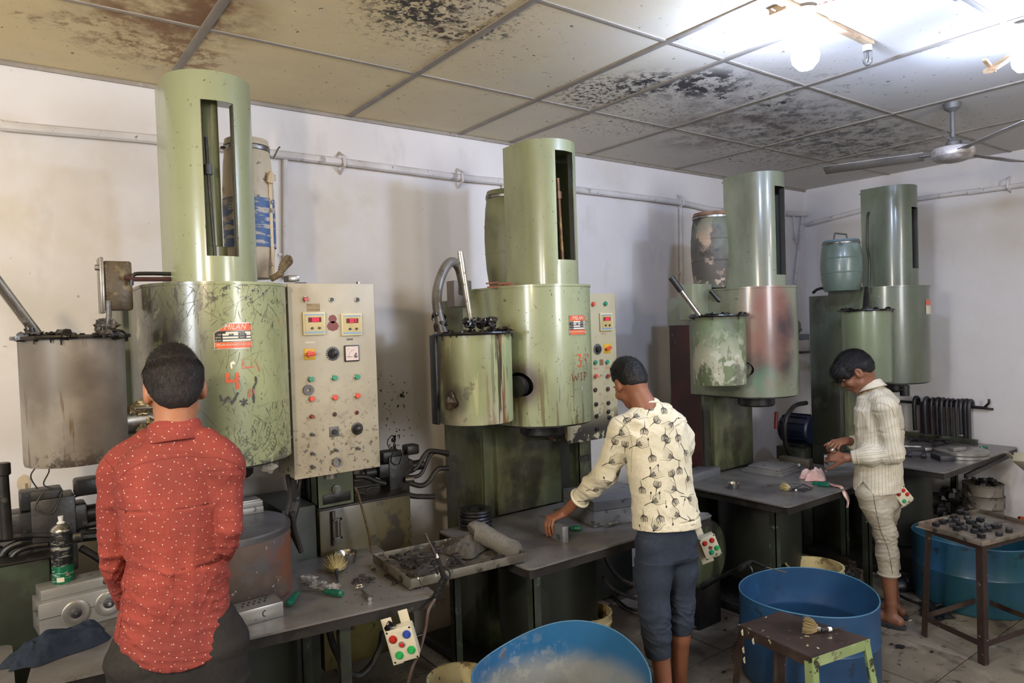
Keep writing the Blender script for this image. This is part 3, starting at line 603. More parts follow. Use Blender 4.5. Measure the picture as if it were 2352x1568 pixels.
# press 4 -----------------------------------------------------------------
R4,W4=press('rubber_press','farthest and darkest green press, behind the person in the pinstriped shirt',*AX[3],m_g4,m_g4,m_g4,m_tub4,
  dict(tdx=.09,slot=(-.045,.06,2.06,2.48),tub=(-.38,-.03,.153,1.31,1.78),col=(-.153,.24,.28,.507,1.9),tar=10,tbackplate=1))
Y4=AX[3][1]-RB
np4=on_shroud('nameplate',rectV(-.055,-.05,.055,.05),m_npa,R4,RB,.03,rel(3,2127,705,Y4)); on_shroud('plate_band',rectV(-.052,.015,.052,.047),m_npo,np4,RB,.03,rel(3,2127,705,Y4),.003); on_shroud('plate_field',rectV(-.05,-.045,.05,.01),m_lab,np4,RB,.03,rel(3,2127,705,Y4),.003)
q=at(1990,660,Y=2.35)-Vector((*AX[3],0)); q2=at(1990,712,Y=2.3)-Vector((*AX[3],0))
W4('tar_gate',MB().tube([q,q.lerp(q2,.4),q2],lambda t:.012+.012*t,10).blob(q2,.035,2,.4,12,(1.2,1,.6)),m_blk)
A=[at(x,y,Y=2.32)-Vector((*AX[3],0)) for x,y in ((1996,655),(1997,600),(1992,560),(1993,500),(1996,488))]
W4('black_hose',MB().tube(A,.008,8,sub=3),m_hose)
mb=MB()
q=at(2078,895,Y=2.2)-Vector((*AX[3],0)); mb.cyl(q+Vector((0,0,.03)),q-Vector((0,0,.04)),.03)
for k in range(8): mb.tube([q+Vector((0,0,.01)),q+Vector((random.uniform(-.08,.08),0,random.uniform(-.02,.03)))],.008,6)
W4('drain_coupling',mb,m_blk)
q=at(1960,662,Y=2.35)-Vector((*AX[3],0)); W4('top_cable',MB().tube([at(x,y,Y=2.7)-Vector((*AX[3],0)) for x,y in ((1868,672),(1885,662),(1940,660),(1985,662))],.01,8,sub=3),m_blk)

# ---------------------------------------------------------------- barrels standing behind the towers
def barrel(lab,px0,px1,ytop,ybot,Y,m_,lidm,group='plastic barrels behind the towers',handle=False,prof=None,lid=True,labelm=None):
    a=at(px0,(ytop+ybot)/2,Y=Y); b=at(px1,(ytop+ybot)/2,Y=Y)
    d=ray((px0+px1)/2,ytop); c=at((px0+px1)/2,(ytop+ybot)/2,Y=Y); r=math.hypot(c.x,c.y)*math.tan((math.atan((px1-1176)/FPX)-math.atan((px0-1176)/FPX))/2)
    z1=at((px0+px1)/2,ytop,Y=Y).z; z0=at((px0+px1)/2,ybot,Y=Y).z; h=z1-z0
    o=thing('barrel',(c.x,c.y,z0),lab,'barrel',group)
    pr=[(0,0),(r*.82,0),(r*.86,h*.03),(r*.95,h*.2),(r*.985,h*.36),(r,h*.5),(r*.985,h*.64),(r*.93,h*.82),(r*.86,h*.93),(r*.80,h*.95),(r*.80,h*.965)]
    obj('body',MB().lathe(pr,40),m_,o,world=False)
    obj('lid',MB().lathe([(r*.80,h*.955),(r*.88,h*.955),(r*.89,h*.965),(r*.86,h*.975),(r*.84,h),(r*.80,h),(0,h*.995)],40,cap=False),lidm,o,world=False)
    obj('clamp_ring',MB().lathe([(r*.87,h*.915),(r*.905,h*.92),(r*.905,h*.945),(r*.87,h*.95)],40,cap=False).box((-r*1.04,-.012,h*.92),(-r*.86,.012,h*.94),.004),m_steel,o,world=False)
    for z in (.36,.64): obj('hoop',MB().lathe([(r*.985,h*z-.006),(r*1.0,h*z),(r*.985,h*z+.006)],40,cap=False),m_,o,world=False)
    if handle: obj('handle',MB().tube([(-.09,0,h),(-.075,0,h+.045),(.075,0,h+.045),(.09,0,h)],.006,8),m_steel,o,world=False)
    return o,r,h
m_bcream=mat('grimy cream barrel plastic','c3b49a',.5,0,[L('9c876a',3,.45,.65,.8),L('6e5c47',6,.56,.66,.7,st=(1,1,.4),seed=1),L('3d2f22',12,.6,.64,.8,seed=3)])
m_blue=mat('faded blue barrel print','37598a',.5,0,[L('b8ae9c',16,.5,.56,.9,st=(.6,.6,3),seed=1),L('1f2d55',6,.5,.6,.6)])
o,r,h=barrel('cream plastic barrel with blue print standing behind the nearest tower',512,632,325,640,2.98,m_bcream,m_bcream)
obj('printed_band',MB().lathe([(r*1.004,h*.22),(r*1.012,h*.36),(r*1.012,h*.50),(r*1.006,h*.57)],40,cap=False),m_blue,o,world=False)
obj('side_strap',MB().box((r*.55,-r*.86,h*.02),(r*.68,-r*.82,h*.70),.003).tube([(r*.6,-r*.86,h*.68),(r*.66,-r*.9,h*.74),(r*.72,-r*.8,h*.70)],.016,8,sub=3),m_bcream,o,world=False)
obj('wire_end',MB().tube([(r*.85,0,h*.93),(r*1.05,0,h*.9),(r*1.2,-.02,h*.96),(r*1.3,-.02,h*.98)],.0035,5,sub=3),m_steel,o,world=False)
m_bgreen=mat('grimy green barrel plastic','6b6d50',.5,0,[L('4a4937',3,.45,.65,.8),L('3a352a',8,.58,.66,.7,seed=1,z=(.3,.0)),L('83835f',3,.5,.66,.5,seed=2)])
barrel('dull green barrel half hidden behind the second tower',1113,1222,441,662,2.95,m_bgreen,m_bgreen)
m_bpeel=mat('peeling dark barrel','4d473f',.55,0,[L('a98f78',6,.50,.55,.9,st=(1,1,.6),at=(-.15,-.1,.2),rad=.35),L('b7a08a',10,.56,.6,.9,z=(.3,.05),seed=2,ro=.7),L('6b7360',3,.45,.6,.6,seed=3),L('2d2925',7,.55,.62,.8,seed=4)])
barrel('dark barrel with peeling pinkish paint behind the third tower',1586,1692,490,662,2.86,m_bpeel,mat('rusty lid','8a6a52',.6,0,[L('5b3f30',5,.45,.6,.8)]))
m_bsteel=mat('grey-green enamel drum','5f6d63',.35,0,[L('48544c',3,.45,.65,.7),L('7f8f8a',3,.52,.65,.6,seed=2),L('2f322c',9,.6,.66,.7,seed=4)],coat=.2)
barrel('small grey-green drum with wire-handled lid beside the far tower',1883,1982,552,668,2.5,m_bsteel,mat('blue-grey lid','6f828c',.4,.3),handle=True)
# ---------------------------------------------------------------- work tables
def rrect(x0,y0,x1,y1,r,n=5):
    P=[]
    for cx,cy,a in ((x1-r,y1-r,0),(x0+r,y1-r,90),(x0+r,y0+r,180),(x1-r,y0+r,270)):
        for k in range(n+1): t=math.radians(a+90*k/n); P.append((cx+r*math.cos(t),cy+r*math.sin(t)))
    return P
TZ=.76
def table(lab,x0,y0,x1,y1,rz=0,inset=(.06,.05)):
    c=Vector(((x0+x1)/2,(y0+y1)/2,0)); hx,hy=(x1-x0)/2,(y1-y0)/2
    o=thing('work_table',c,lab,'table','steel work tables in front of the presses',rz)
    obj('table_top',MB().prism(rrect(-hx,-hy,hx,hy,.035),TZ-.008,TZ),m_tab,o,world=False)
    obj('apron',MB().box((-hx+.008,-hy+.006,TZ-.046),(hx-.008,-hy+.012,TZ-.008)).box((-hx+.008,hy-.012,TZ-.046),(hx-.008,hy-.006,TZ-.008)).box((-hx+.006,-hy+.008,TZ-.046),(-hx+.012,hy-.008,TZ-.008)).box((hx-.012,-hy+.008,TZ-.046),(hx-.006,hy-.008,TZ-.008)),m_edge,o,world=False)
    for sx in (-1,1):
        for sy in (-1,1):
            x=sx*(hx-(inset[0] if sx<0 or len(inset)<3 else inset[2])); y=sy*(hy-(inset[1] if sy<0 else .05))
            obj('leg',MB().box((x-.02,y-.02,0),(x-.015,y+.02,TZ-.01)).box((x-.02,y-.02,0),(x+.02,y-.015,TZ-.01)),m_leg,o,world=False)
    return o
m_leg=mat('dirty green angle iron','353b30',.5,.1,[L('24241f',4,.45,.6,.8),L('76806a',12,.6,.66,.5,seed=3)])
T1=table('wide steel work table in front of the nearest press, beside the person in red',.085,2.35,1.355,3.09,math.radians(-7.6),inset=(.34,.06))
T2=table('steel work table with a flat block and grey mould, in front of the second press',1.72,2.25,2.90,2.98,inset=(.06,.05,.36))
T3=table('dark steel work table with the pink cloth, in front of the third press',3.31,2.09,4.42,2.86,inset=(.06,.12))
T4=table('steel work table against the side wall, in front of the far press',4.70,1.895,5.93,2.65,inset=(.12,.38))
# ---------------------------------------------------------------- hydraulic tanks and valves behind
m_tank=mat('oily olive tank paint','4d4526',.4,0,[L('2e2a1a',2.2,.42,.62,.85,st=(1,1,.5)),L('5f5a2c',3,.5,.66,.6,seed=2),L('1c1914',7,.55,.62,.8,seed=3),L('8a8470',50,.69,.71,.5,seed=4)],coat=.2)
m_tankL=mat('dark green tank paint','2b3026',.5,0,[L('1b1c17',2.5,.42,.62,.85),L('3b4a36',4,.55,.66,.6,seed=2),L('3f2a20',5,.58,.64,.6,seed=3)])
def valve(o,c,s=1,hoses=True,seed=0):
    c=Vector(c); r=random.Random(seed)
    V=lambda x,y,z: c+Vector((x,y,z))*s
    obj('manifold',MB().box(V(-.05,-.05,-.12),V(.06,.06,.1),.006),m_blk,o)
    obj('valve_body',MB().box(V(-.10,-.045,.0),V(.09,.04,.07),.01),m_blk,o)
    obj('valve_body',MB().box(V(-.075,-.04,.072),V(.03,.035,.125),.008),m_blk,o)
    obj('solenoid',MB().cyl(V(-.16,0,.03),V(-.1,0,.03),.028*s,ch=.004).cyl(V(-.175,0,.03),V(-.16,0,.03),.018*s),m_blk,o)
    obj('solenoid',MB().box(V(.06,-.035,.09),V(.13,.03,.14),.01).cyl(V(.09,0,.03),V(.16,0,.03),.026*s),m_blk,o)
    obj('plug_cap',MB().cyl(V(.03,-.06,-.02),V(.07,-.075,-.02),.014*s),m_steel,o)
    obj('wire_loop',MB().tube([V(-.03,-.03,.13),V(-.045,-.03,.17),V(-.02,-.03,.2),V(.0,-.03,.18),V(-.015,-.03,.14),V(.02,-.03,.12)],.0025,5,sub=5),m_hose,o)
    obj('wire_loop',MB().tube([V(-.02,-.05,.12),V(-.04,-.06,.08),V(.0,-.06,.06),V(.03,-.05,.12)],.0025,5,sub=5),m_hose,o)
TK=thing('hydraulic_tank',(1.35,3.1,0),'olive oil tank with a bracketed level gauge behind the nearest table','oil tank')
xa=at(733,1185,Y=2.98).x; xb=at(945,1200,Y=2.98).x
zt=at(860,1150,Y=2.98).z
obj('tank_body',MB().box((xa,2.98,.25),(xb,3.40,zt),.006),m_tank,TK)
obj('tank_lid',MB().box((xa-.005,2.97,zt),(xb+.005,3.41,zt+.008),.003),m_blk,TK)
p=at(765,1212,Y=2.975); obj('gauge_bracket',MB().tube([p+Vector((0,-.01,.075)),p+Vector((0,-.012,.03)),p+Vector((.0,-.012,-.03)),p+Vector((0,-.01,-.075))],.009,8).box(p+Vector((-.006,-.03,-.045)),p+Vector((.03,-.02,-.037))).box(p+Vector((-.006,-.03,.037)),p+Vector((.03,-.02,.045))).box(p+Vector((.022,-.03,-.045)),p+Vector((.03,-.02,.045))),m_steel,TK)
for k in range(11):
    q=Vector((xb-.012,2.975,.35+.05*k)); obj('bolt',MB().cyl(q,q-Vector((0,.006,0)),.004,n=6),m_steel,TK)
obj('side_cabinet',MB().box((xa-.16,2.99,.1),(xa-.01,3.38,at(690,1165,Y=2.99).z),.005),mat('slate green cabinet paint','30362f',.5,0,[L('20231f',3,.45,.6,.8)]),TK)
va=at(905,1090,Y=3.14); valve(TK,va,1.0)
def hose(o,pts,Y,r,m_=None,n=10,dy=0):
    A=[at(x,y,Y=Y+dy*i/max(1,len(pts)-1)) for i,(x,y) in enumerate(pts)]
    return obj('hose',MB().tube(A,r,n,sub=5),m_ or m_hose,o)
m_oldhose=mat('grimy grey-brown hose','2b2724',.5,0,[L('1c1917',8,.45,.6,.8)],bump=.2)
hose(TK,((925,1088),(955,1075),(975,1045),(990,1035),(1030,1040)),3.12,.012,m_oldhose)
hose(TK,((930,1095),(965,1090),(985,1050),(1000,1038),(1030,1045)),3.14,.010,m_oldhose)
hose(TK,((930,1105),(965,1115),(985,1105),(1005,1078),(1030,1075)),3.1,.013,m_oldhose)
hose(TK,((920,1125),(945,1138),(975,1140),(998,1140)),3.06,.013,m_oldhose)
hose(TK,((815,1095),(840,1095),(865,1105),(885,1110)),3.12,.013,m_oldhose)
hose(TK,((816,1120),(845,1115),(872,1112)),3.12,.007,m_oldhose)
hose(TK,((868,1118),(845,1122),(842,1140),(852,1148),(866,1143)),3.10,.004)
hose(TK,((816,1130),(836,1134),(850,1150)),3.10,.006)
MT=thing('pump_motor',at(722,1165,Y=3.2),'dark finned pump motor behind the control panel post','motor')
q=at(722,1165,Y=3.2); obj('motor_body',MB().cyl(q-Vector((0,0,.01)),q+Vector((0,0,.22)),.05,n=24),m_blk,MT)
for k in range(14): a=2*PI*k/14; obj('cooling_fin',MB().obox(q+Vector((.054*math.cos(a),.054*math.sin(a),.12)),(math.cos(a),math.sin(a),0),(-math.sin(a),math.cos(a),0),(.007,.002,.09)),m_blk,MT)
obj('motor_flange',MB().cyl(q-Vector((0,0,.035)),q-Vector((0,0,.01)),.075,n=24),m_blk,MT)
# left unit with the valve stack
TL=thing('hydraulic_tank',(-.1,2.9,0),'dark green oil tank at the left edge with blackened valves and hoses','oil tank')
z0=at(60,1290,Y=2.95).z; x1=at(100,1300,Y=2.95).x
obj('tank_body',MB().box((-.85,2.95,.08),(x1+.02,3.45,z0),.008),m_tankL,TL)
obj('tank_lid',MB().box((-.86,2.94,z0),(x1+.03,3.46,z0+.008),.003),m_blk,TL)
valve(TL,at(118,1215,Y=3.1),1.25,seed=2)
obj('valve_base',MB().box(at(105,1230,Y=3.1)+Vector((0,-.05,0)),Vector((at(135,1300,Y=3.1).x,3.2,z0)),.006),m_blk,TL)
for Yh,r,P in ((3.05,.016,((-60,1240),(0,1235),(60,1228),(115,1228))),(3.07,.014,((0,1290),(15,1262),(50,1246),(105,1240))),(3.03,.010,((20,1300),(35,1270),(70,1255),(110,1250))),(3.1,.015,((-40,1255),(0,1262),(20,1290),(40,1300))),
   (3.1,.018,((160,1215),(185,1207),(240,1195))),(3.1,.02,((160,1237),(190,1232),(245,1226))),(3.05,.013,((185,1258),(215,1275),(260,1305))),(3.1,.012,((165,1205),(200,1222),(250,1215)))):
    hose(TL,P,Yh,r,m_blk)
for P in (((120,1150),(150,1140),(180,1133),(230,1128)),((135,1155),(165,1143),(200,1134),(235,1130)),((105,1155),(114,1135),(118,1125),(128,1124),(132,1135),(118,1153))): hose(TL,P,3.1,.003,m_hose,6)
PO=thing('standpipe',at(15,1230,Y=2.8),'black upright pipe with a flanged head at the left edge','pipe')
a=at(4,1070,Y=2.8); b=at(16,1236,Y=2.8); obj('pipe',MB().cyl(b,a,.017,n=14),m_blk,PO); obj('flanged_head',MB().cyl(a-Vector((0,0,.03)),a+Vector((0,0,.01)),.024,n=14,ch=.003),m_blk,PO)
# ---------------------------------------------------------------- control cabinets
def cabinet(lab,P0,P1,zt,zb,m_,yaw=None):
    """front face from P0 (left) to P1 (right) in plan"""
    P0=Vector((P0[0],P0[1],0)); P1=Vector((P1[0],P1[1],0)); c=(P0+P1)/2; a=math.atan2(P1.y-P0.y,P1.x-P0.x)
    w=(P1-P0).length
    o=thing('control_cabinet',(c.x,c.y,zb),lab,'control panel',None,a)
    h=zt-zb; G=lambda n,mb,m,p=o,**k: obj(n,mb,m,p,world=False,**k)
    G('cabinet_shell',MB().box((-w/2,.003,0),(w/2,.20,h),.003),m_)
    G('front_plate',MB().box((-w/2-.002,-.001,-.002),(w/2+.002,.003,h+.002),.001),m_)
    G('back_edge',MB().box((w/2-.004,.0,0),(w/2+.003,.01,h)),m_blk)
    return o,w,h,G
m_red=mat('red plastic button','b0281e',.35,0,[L('6b1f18',20,.55,.65,.6)]); m_orr=mat('orange-red plastic button','d4492c',.35); m_grn=mat('green plastic button','1e8a62',.35); m_dred=mat('dull red lamp lens','8a2a20',.3)
m_ring=mat('nickel bezel','b5b0a6',.3,.8); m_blkp=mat('black plastic','201f1e',.4); m_gryp=mat('grey plastic','5a5854',.45); m_yel=mat('yellow switch plate','d3a41c',.4); m_mbez=mat('cream meter bezel','cfc39c',.45); m_mface=mat('yellowed meter face','b9a46a',.4,0,[L('8a7440',5,.5,.65,.6)])
m_led=emis('lit red digits','ff2a48',1.6); m_win=mat('dark red display window','5c1016',.6); m_pinkface=mat('pinkish dial face','d6c2b8',.45)
def btn(G,x,z,cap,r=.0115,ring=m_ring,push=.01,kind='push_button'):
    b=G(kind,MB().cyl((x,-.001,z),(x,-.006,z),r,n=20,ch=.0015),ring)
    G('button_cap',MB().cyl((x,-.004,z),(x,-.004-push,z),r*.8,n=20,ch=.0015),cap,b); return b
SEG={'0':'abcdef','1':'bc','2':'abged','3':'abgcd','4':'fgbc','5':'afgcd','6':'afgedc','7':'abc','8':'abcdefg','9':'abfgcd'}
def digits(s,h):
    wd=h*.5; t=h*.13; pos={'a':((0,h),(wd,h)),'b':((wd,h),(wd,h/2)),'c':((wd,h/2),(wd,0)),'d':((0,0),(wd,0)),'e':((0,0),(0,h/2)),'f':((0,h/2),(0,h)),'g':((0,h/2),(wd,h/2))}
    mb=[]
    for i,c in enumerate(s):
        for k in SEG[c]:
            (x0,y0),(x1,y1)=pos[k]; x0+=i*wd*1.6; x1+=i*wd*1.6; dx=t/2; mb.append((min(x0,x1)-dx,min(y0,y1)-dx,max(x0,x1)+dx,max(y0,y1)+dx))
    return mb
def meter(G,x,z,w,h,s,tilt=0):
    b=G('temperature_meter',MB().box((x-w/2,-.012,z-h/2),(x+w/2,0,z+h/2),.002),m_mbez)
    G('meter_face',MB().box((x-w*.43,-.0135,z-h*.42),(x+w*.43,-.0115,z+h*.43)),m_mface,b)
    G('display_window',MB().box((x-w*.28,-.0145,z+h*.06),(x+w*.3,-.013,z+h*.27)),m_win,b)
    mb=MB(); dh=h*.13
    for r in digits(s,dh): mb.box((x-w*.10+r[0],-.0155,z+h*.10+r[1]),(x-w*.10+r[2],-.0145,z+h*.10+r[3]))
    G('lit_digits',mb,m_led,b)
    for dx in (-.12,.2): G('meter_knob',MB().cyl((x+w*dx,-.013,z-h*.2),(x+w*dx,-.018,z-h*.2),w*.055,n=14),m_blkp,b)
    G('meter_strip',MB().box((x-w*.43,-.0142,z-h*.42),(x+w*.43,-.013,z-h*.34)).box((x-w*.43,-.0142,z+h*.36),(x+w*.43,-.013,z+h*.42)),mat('blue meter strip','7c98ad',.4) if 'blue meter strip' not in bpy.data.materials else bpy.data.materials['blue meter strip'],b)
    return b
YC=2.75
C0=at(661,655,Y=YC); C1=at(857,655,Y=YC)
CB,cw_,ch_,G=cabinet('large grimy cream control panel with many buttons, right of the nearest press',(C0.x,YC),(C1.x,YC),1.945,1.17,m_cream)
def cx_(u): return -cw_/2+cw_*u
def cz_(v): return ch_*(1-v)
def U(px,py):   # place on the panel front by its measured position
    p=at(px,py,Y=YC); return p.x-(C0.x+C1.x)/2,p.z-1.17
for px,py,c in ((701,687,m_red),(713,870,m_grn),(767,867,m_grn),(819,865,m_grn),(715,915,m_orr),(768,912,m_orr),(820,908,m_orr)): btn(G,*U(px,py),c,.0125 if py<700 else .0135)
for px,py in ((761,688),(820,688)): 
    b=btn(G,*U(px,py),m_blkp,.0115,push=.004,kind='lamp_socket')
btn(G,*U(715,956),m_dred,.009,m_gryp,.016); btn(G,*U(768,951),m_blkp,.009,m_dred,.004,'lamp_socket'); btn(G,*U(819,947),m_blkp,.009,m_red,.004,'lamp_socket')
meter(G,*U(720,743),.092,.092,'069'); meter(G,*U(806,745),.090,.092,'057')
x,z=U(711,813); b=G('rotary_switch',MB().box((x-.0225,-.004,z-.0225),(x+.0225,0,z+.0225),.004),m_yel); G('switch_knob',MB().cyl((x,-.004,z),(x,-.012,z),.014,n=20).obox((x,-.016,z),(1,0,.12),(0,1,0),(.02,.008,.006),.004),m_orr,b)
x,z=U(764,812); b=G('speed_dial',MB().cyl((x,0,z),(x,-.002,z),.029,n=32),m_blkp); G('dial_knob',MB().lathe([(.02,0),(.018,.012),(.012,.022),(0,.026)],24,c=(x,-.002,z),ax=(0,-1,0)),m_blkp,b)
mb=MB()
for k in range(16):
    a=math.radians(-130+260*k/15)+PI/2; mb.obox((x+.0255*math.cos(a),-.0024,z+.0255*math.sin(a)),(math.cos(a),0,math.sin(a)),(0,1,0),(.0022,.0004,.0008))
G('dial_scale',mb,m_npw,b,kind='stuff')
x,z=U(807,811); b=G('ammeter',MB().box((x-.033,-.008,z-.034),(x+.033,0,z+.034),.003),m_blkp); G('ammeter_face',MB().box((x-.028,-.0095,z-.029),(x+.028,-.0075,z+.029)),m_pinkface,b)
mb=MB().obox((x-.012,-.010,z-.014),(1,0,.02),(0,1,0),(.012,.0003,.0008))
for k in range(5): a=math.radians(100+20*k); mb.obox((x+.01+.026*math.cos(a),-.010,z-.012+.026*math.sin(a)),(math.cos(a),0,math.sin(a)),(0,1,0),(.003,.0003,.0006))
G('ammeter_scale',mb,m_blkp,b,kind='stuff')
VF=text_mesh('A',.008); mb=MB(); mb.add([(x-.018+v[0],-.010,z+.018+v[1]) for v in VF[0]],VF[1]); G('ammeter_letter',mb,m_blkp,b)
G('ammeter_screw',MB().cyl((x+.016,-.009,z-.014),(x+.016,-.014,z-.014),.005,n=12).obox((x+.013,-.012,z-.007),(.4,0,.8),(0,1,0),(.009,.002,.002)),m_gryp,b)
x,z=U(707,895); G('rubber_ring',MB().lathe([(.008,-.004),(.021,-.004),(.021,.004),(.008,.004),(.008,-.004)],24,c=(x,-.006,z),ax=(0,1,0),cap=False),m_gryp)
x,z=U(719,706); G('paper_label',MB().box((x-.026,-.002,z-.016),(x+.028,-.0005,z+.016)),mat('brown paper label','9a8460',.6,0,[L('6b5638',50,.5,.6,.7,st=(.2,1,3))]))
x,z=U(764,742); m_sk=mat('red-brown sticker','74362f',.5,0,[L('9c8468',10,.58,.62,.8)])
G('hexagonal_sticker',MB().lathe([(.018,0),(.018,.0012)],8,c=(x,-.001,z+.017),ax=(0,-1,0)).lathe([(.026,0),(.026,.0012)],8,c=(x,-.001,z-.012),ax=(0,-1,0),sx=1,sy=.8),m_sk)
for px,py in ((715,996),(716,1040),(769,1032),(820,1028),(716,1070)):
    x,z=U(px,py); b=G('toggle_switch',MB().cyl((x,0,z),(x,-.005,z),.008,n=6),m_steel); G('toggle_lever',MB().cyl((x,-.005,z),(x+.003,-.02,z-.004),.005,.006,n=10),m_gryp,b)
x,z=U(767,991); b=G('selector_plate',MB().box((x-.021,-.003,z-.021),(x+.021,0,z+.021),.002),m_gryp); G('selector_knob',MB().cyl((x,-.003,z),(x,-.016,z),.010,n=16,ch=.002),m_blkp,b)
x,z=U(820,984); G('dial_knob',MB().lathe([(.026,0),(.026,.003),(.019,.004),(.018,.014),(.010,.024),(0,.026)],24,c=(x,0,z),ax=(0,-1,0)),m_blkp)
x,z=U(773,1060); G('socket_ring',MB().lathe([(.013,0),(.019,0),(.019,.012),(.013,.012),(.012,.003),(0,.003)],24,c=(x,0,z),ax=(0,-1,0)),m_steel)
x,z=U(715,752-0); 
for px,py,w_ in ((712,786,.02),(803,779,.014)): x,z=U(px,py); G('worn_label',MB().box((x-w_,-.0018,z-.004),(x+w_,-.0005,z+.004)),m_gryp if w_<.02 else m_lab)
G('top_bolt',MB().cyl((cw_*.34,.02,ch_),(cw_*.34,.02,ch_+.012),.009,n=6),m_steel); G('top_grommet',MB().cyl((-cw_*.3,.06,ch_),(-cw_*.3,.06,ch_+.008),.024,n=24),m_blkp)
for (px,py) in ((769,1095),): x,z=U(px,py); G('mounting_boss',MB().cyl((x+.0,.05,z+.02),(x,.05,z-.012),.026,n=24),m_steel)
# its post
b0=at(729,1150,Y=3.0).x-CB.location.x; b1=at(815,1150,Y=3.0).x-CB.location.x; zp=zt+.008-1.17
G('post',MB().box((b0,.25,zp),(b1,.255,.02)).box((b0,.25,zp),(b0+.005,.32,.02)).box((b1-.005,.25,zp),(b1,.32,.02)),m_dg)
G('post_window',MB().box((b0+.025,.245,zp+.012),(b1-.02,.2495,zp+.055),.002),m_blk)
x=(b0+b1)/2; zz_=at(772,1122,Y=3.0).z-1.17; G('post_bolt',MB().cyl((x,.25,zz_),(x,.235,zz_),.014,n=6).cyl((x,.25,zz_),(x,.24,zz_),.02,n=20),m_steel)
G('post_arm',MB().box((x-.04,.19,-.02),(x+.04,.27,.03),.003),m_dg)
hoses=[((661,1090),(668,1140),(660,1180),(668,1215),(690,1262),.011),((672,1090),(676,1140),(682,1150),(672,1190),(668,1220),.016),((690,1100),(684,1130),(672,1160),(664,1190),(662,1240),.009)]
for P in hoses: obj('dangling_cable',MB().tube([at(x,y,Y=2.82) for x,y in P[:-1]],P[-1],8,sub=5),m_hose,CB)
obj('flexible_conduit',MB().tube(smooth([at(x,y,Y=2.80) for x,y in ((672,1175),(676,1215),(684,1240),(692,1268))],10),lambda t:.0105+.0015*math.sin(t*2*PI*30),8,sub=2),m_oldhose,CB)
obj('copper_pipe',MB().tube([at(x,y,Y=2.83) for x,y in ((815,1118),(824,1140),(838,1190),(848,1230),(853,1270))],.0055,8,sub=4),mat('dull brass pipe','6b5b42',.4,.5,[L('4a3d2a',8,.5,.6,.8)]),CB)
# second cabinet
D1=at(1411,675,Y=2.78); D0=Vector((D1.x-.37,2.78,0))
CB2,cw2,ch2,G2=cabinet('chipped cream control panel with orange and green buttons, right of the second press',(D0.x,2.78),(D1.x,2.78),D1.z,at(1418,1000,Y=2.78).z,m_cream2)
cc=CB2.location
def U2(px,py): p=at(px,py,Y=2.78); return p.x-cc.x,p.z-cc.z
for px,py,c in ((1361,698,m_orr),(1389,697,m_grn),(1366,832,m_grn),(1393,831,m_grn),(1367,863,m_orr),(1394,863,m_dred)): btn(G2,*U2(px,py),c,.0135)
meter(G2,*U2(1390,739),.092,.096,'059')
x,z=U2(1372,802); b=G2('speed_dial',MB().cyl((x,0,z),(x,-.003,z),.03,n=28),m_gryp); G2('dial_knob',MB().cyl((x,-.003,z),(x,-.02,z),.017,n=20,ch=.003),m_blkp,b)
x,z=U2(1394,800); b=G2('rotary_switch',MB().box((x-.024,-.004,z-.026),(x+.024,0,z+.026),.004),m_yel); G2('switch_knob',MB().obox((x,-.012,z),(1,0,.3),(0,1,0),(.02,.01,.008),.004),m_orr,b)
x,z=U2(1381,832); G2('brown_label',MB().box((x-.014,-.002,z-.016),(x+.014,0,z+.016)),mat('brown tape','7b5842',.6))
for px,py in ((1366,895),(1395,893),(1368,928),(1396,925),(1396,945),(1369,955),(1398,958),(1370,985)): x,z=U2(px,py); G2('toggle_switch',MB().cyl((x,0,z),(x,-.012,z),.012,n=10,ch=.003),mat('grimy maroon knob','4a2a26',.5) if py<900 else m_blk)
for px,py,w_ in ((1368,846,.02),(1396,845,.022),(1386,766,.02)):
    x,z=U2(px,py); V,F_=strokes([[(-w_,0),(-w_*.6,.006),(-w_*.4,-.005),(-w_*.1,.006),(0,-.004),(w_*.4,.005),(w_*.5,-.006),(w_,.003)]],.0022); mb=MB(); mb.add([(x+v[0],-.0026,z+v[1]) for v in V],F_); G2('handwritten_mark',mb,m_orange)
px=at(1345,1060,Y=2.85).x-cc.x; G2('post',MB().box((px-.02,.1,-1.05),(px+.07,.105,.02)).box((px-.02,.1,-1.05),(px-.015,.18,.02)),m_dg)
G2('post_step',MB().box((px-.03,.09,-.13),(px+.06,.1,-.10)),m_blk)
# ---------------------------------------------------------------- lamps and fan
m_wood=mat('pale wooden batten','b59a78',.6,0,[L('8a6c4c',10,.5,.62,.6,st=(1,1,6))])
m_bulbon=emis('glowing bulb glass','c3d6ff',540)
m_white=mat('white plastic','d8d8d4',.4)
bl=at(1850,128,D=2.62); 
top=Vector((bl.x,bl.y,CZ-.006))
LP=thing('ceiling_bulb',(bl.x,bl.y,CZ-.2),'glowing white bulb in a holder on the wooden ceiling batten','lamp')
bz=bl.z
obj('bulb_glass',MB().lathe([(0,bz-.055),(.026,bz-.048),(.046,bz-.024),(.051,bz),(.046,bz+.022),(.026,bz+.048),(.016,bz+.06)],28,c=(bl.x,bl.y,0),cap=False),m_bulbon,LP)
obj('bulb_neck',MB().lathe([(.017,bz+.058),(.019,bz+.07),(.019,bz+.095),(.0,bz+.095)],24,c=(bl.x,bl.y,0)),m_white,LP)
obj('bulb_holder',MB().lathe([(.024,bz+.085),(.026,CZ-.03),(.04,CZ-.025),(.045,CZ-.012),(0,CZ-.012)],24,c=(bl.x,bl.y,0)),m_white,LP)
a=at(1790,0,Z=CZ-.01); b=at(2000,100,Z=CZ-.01); d=(b-a); a=a-d*.5
BT=thing('ceiling_batten',(a.x,a.y,CZ-.02),'long wooden batten on the ceiling carrying the bulb holder','batten')
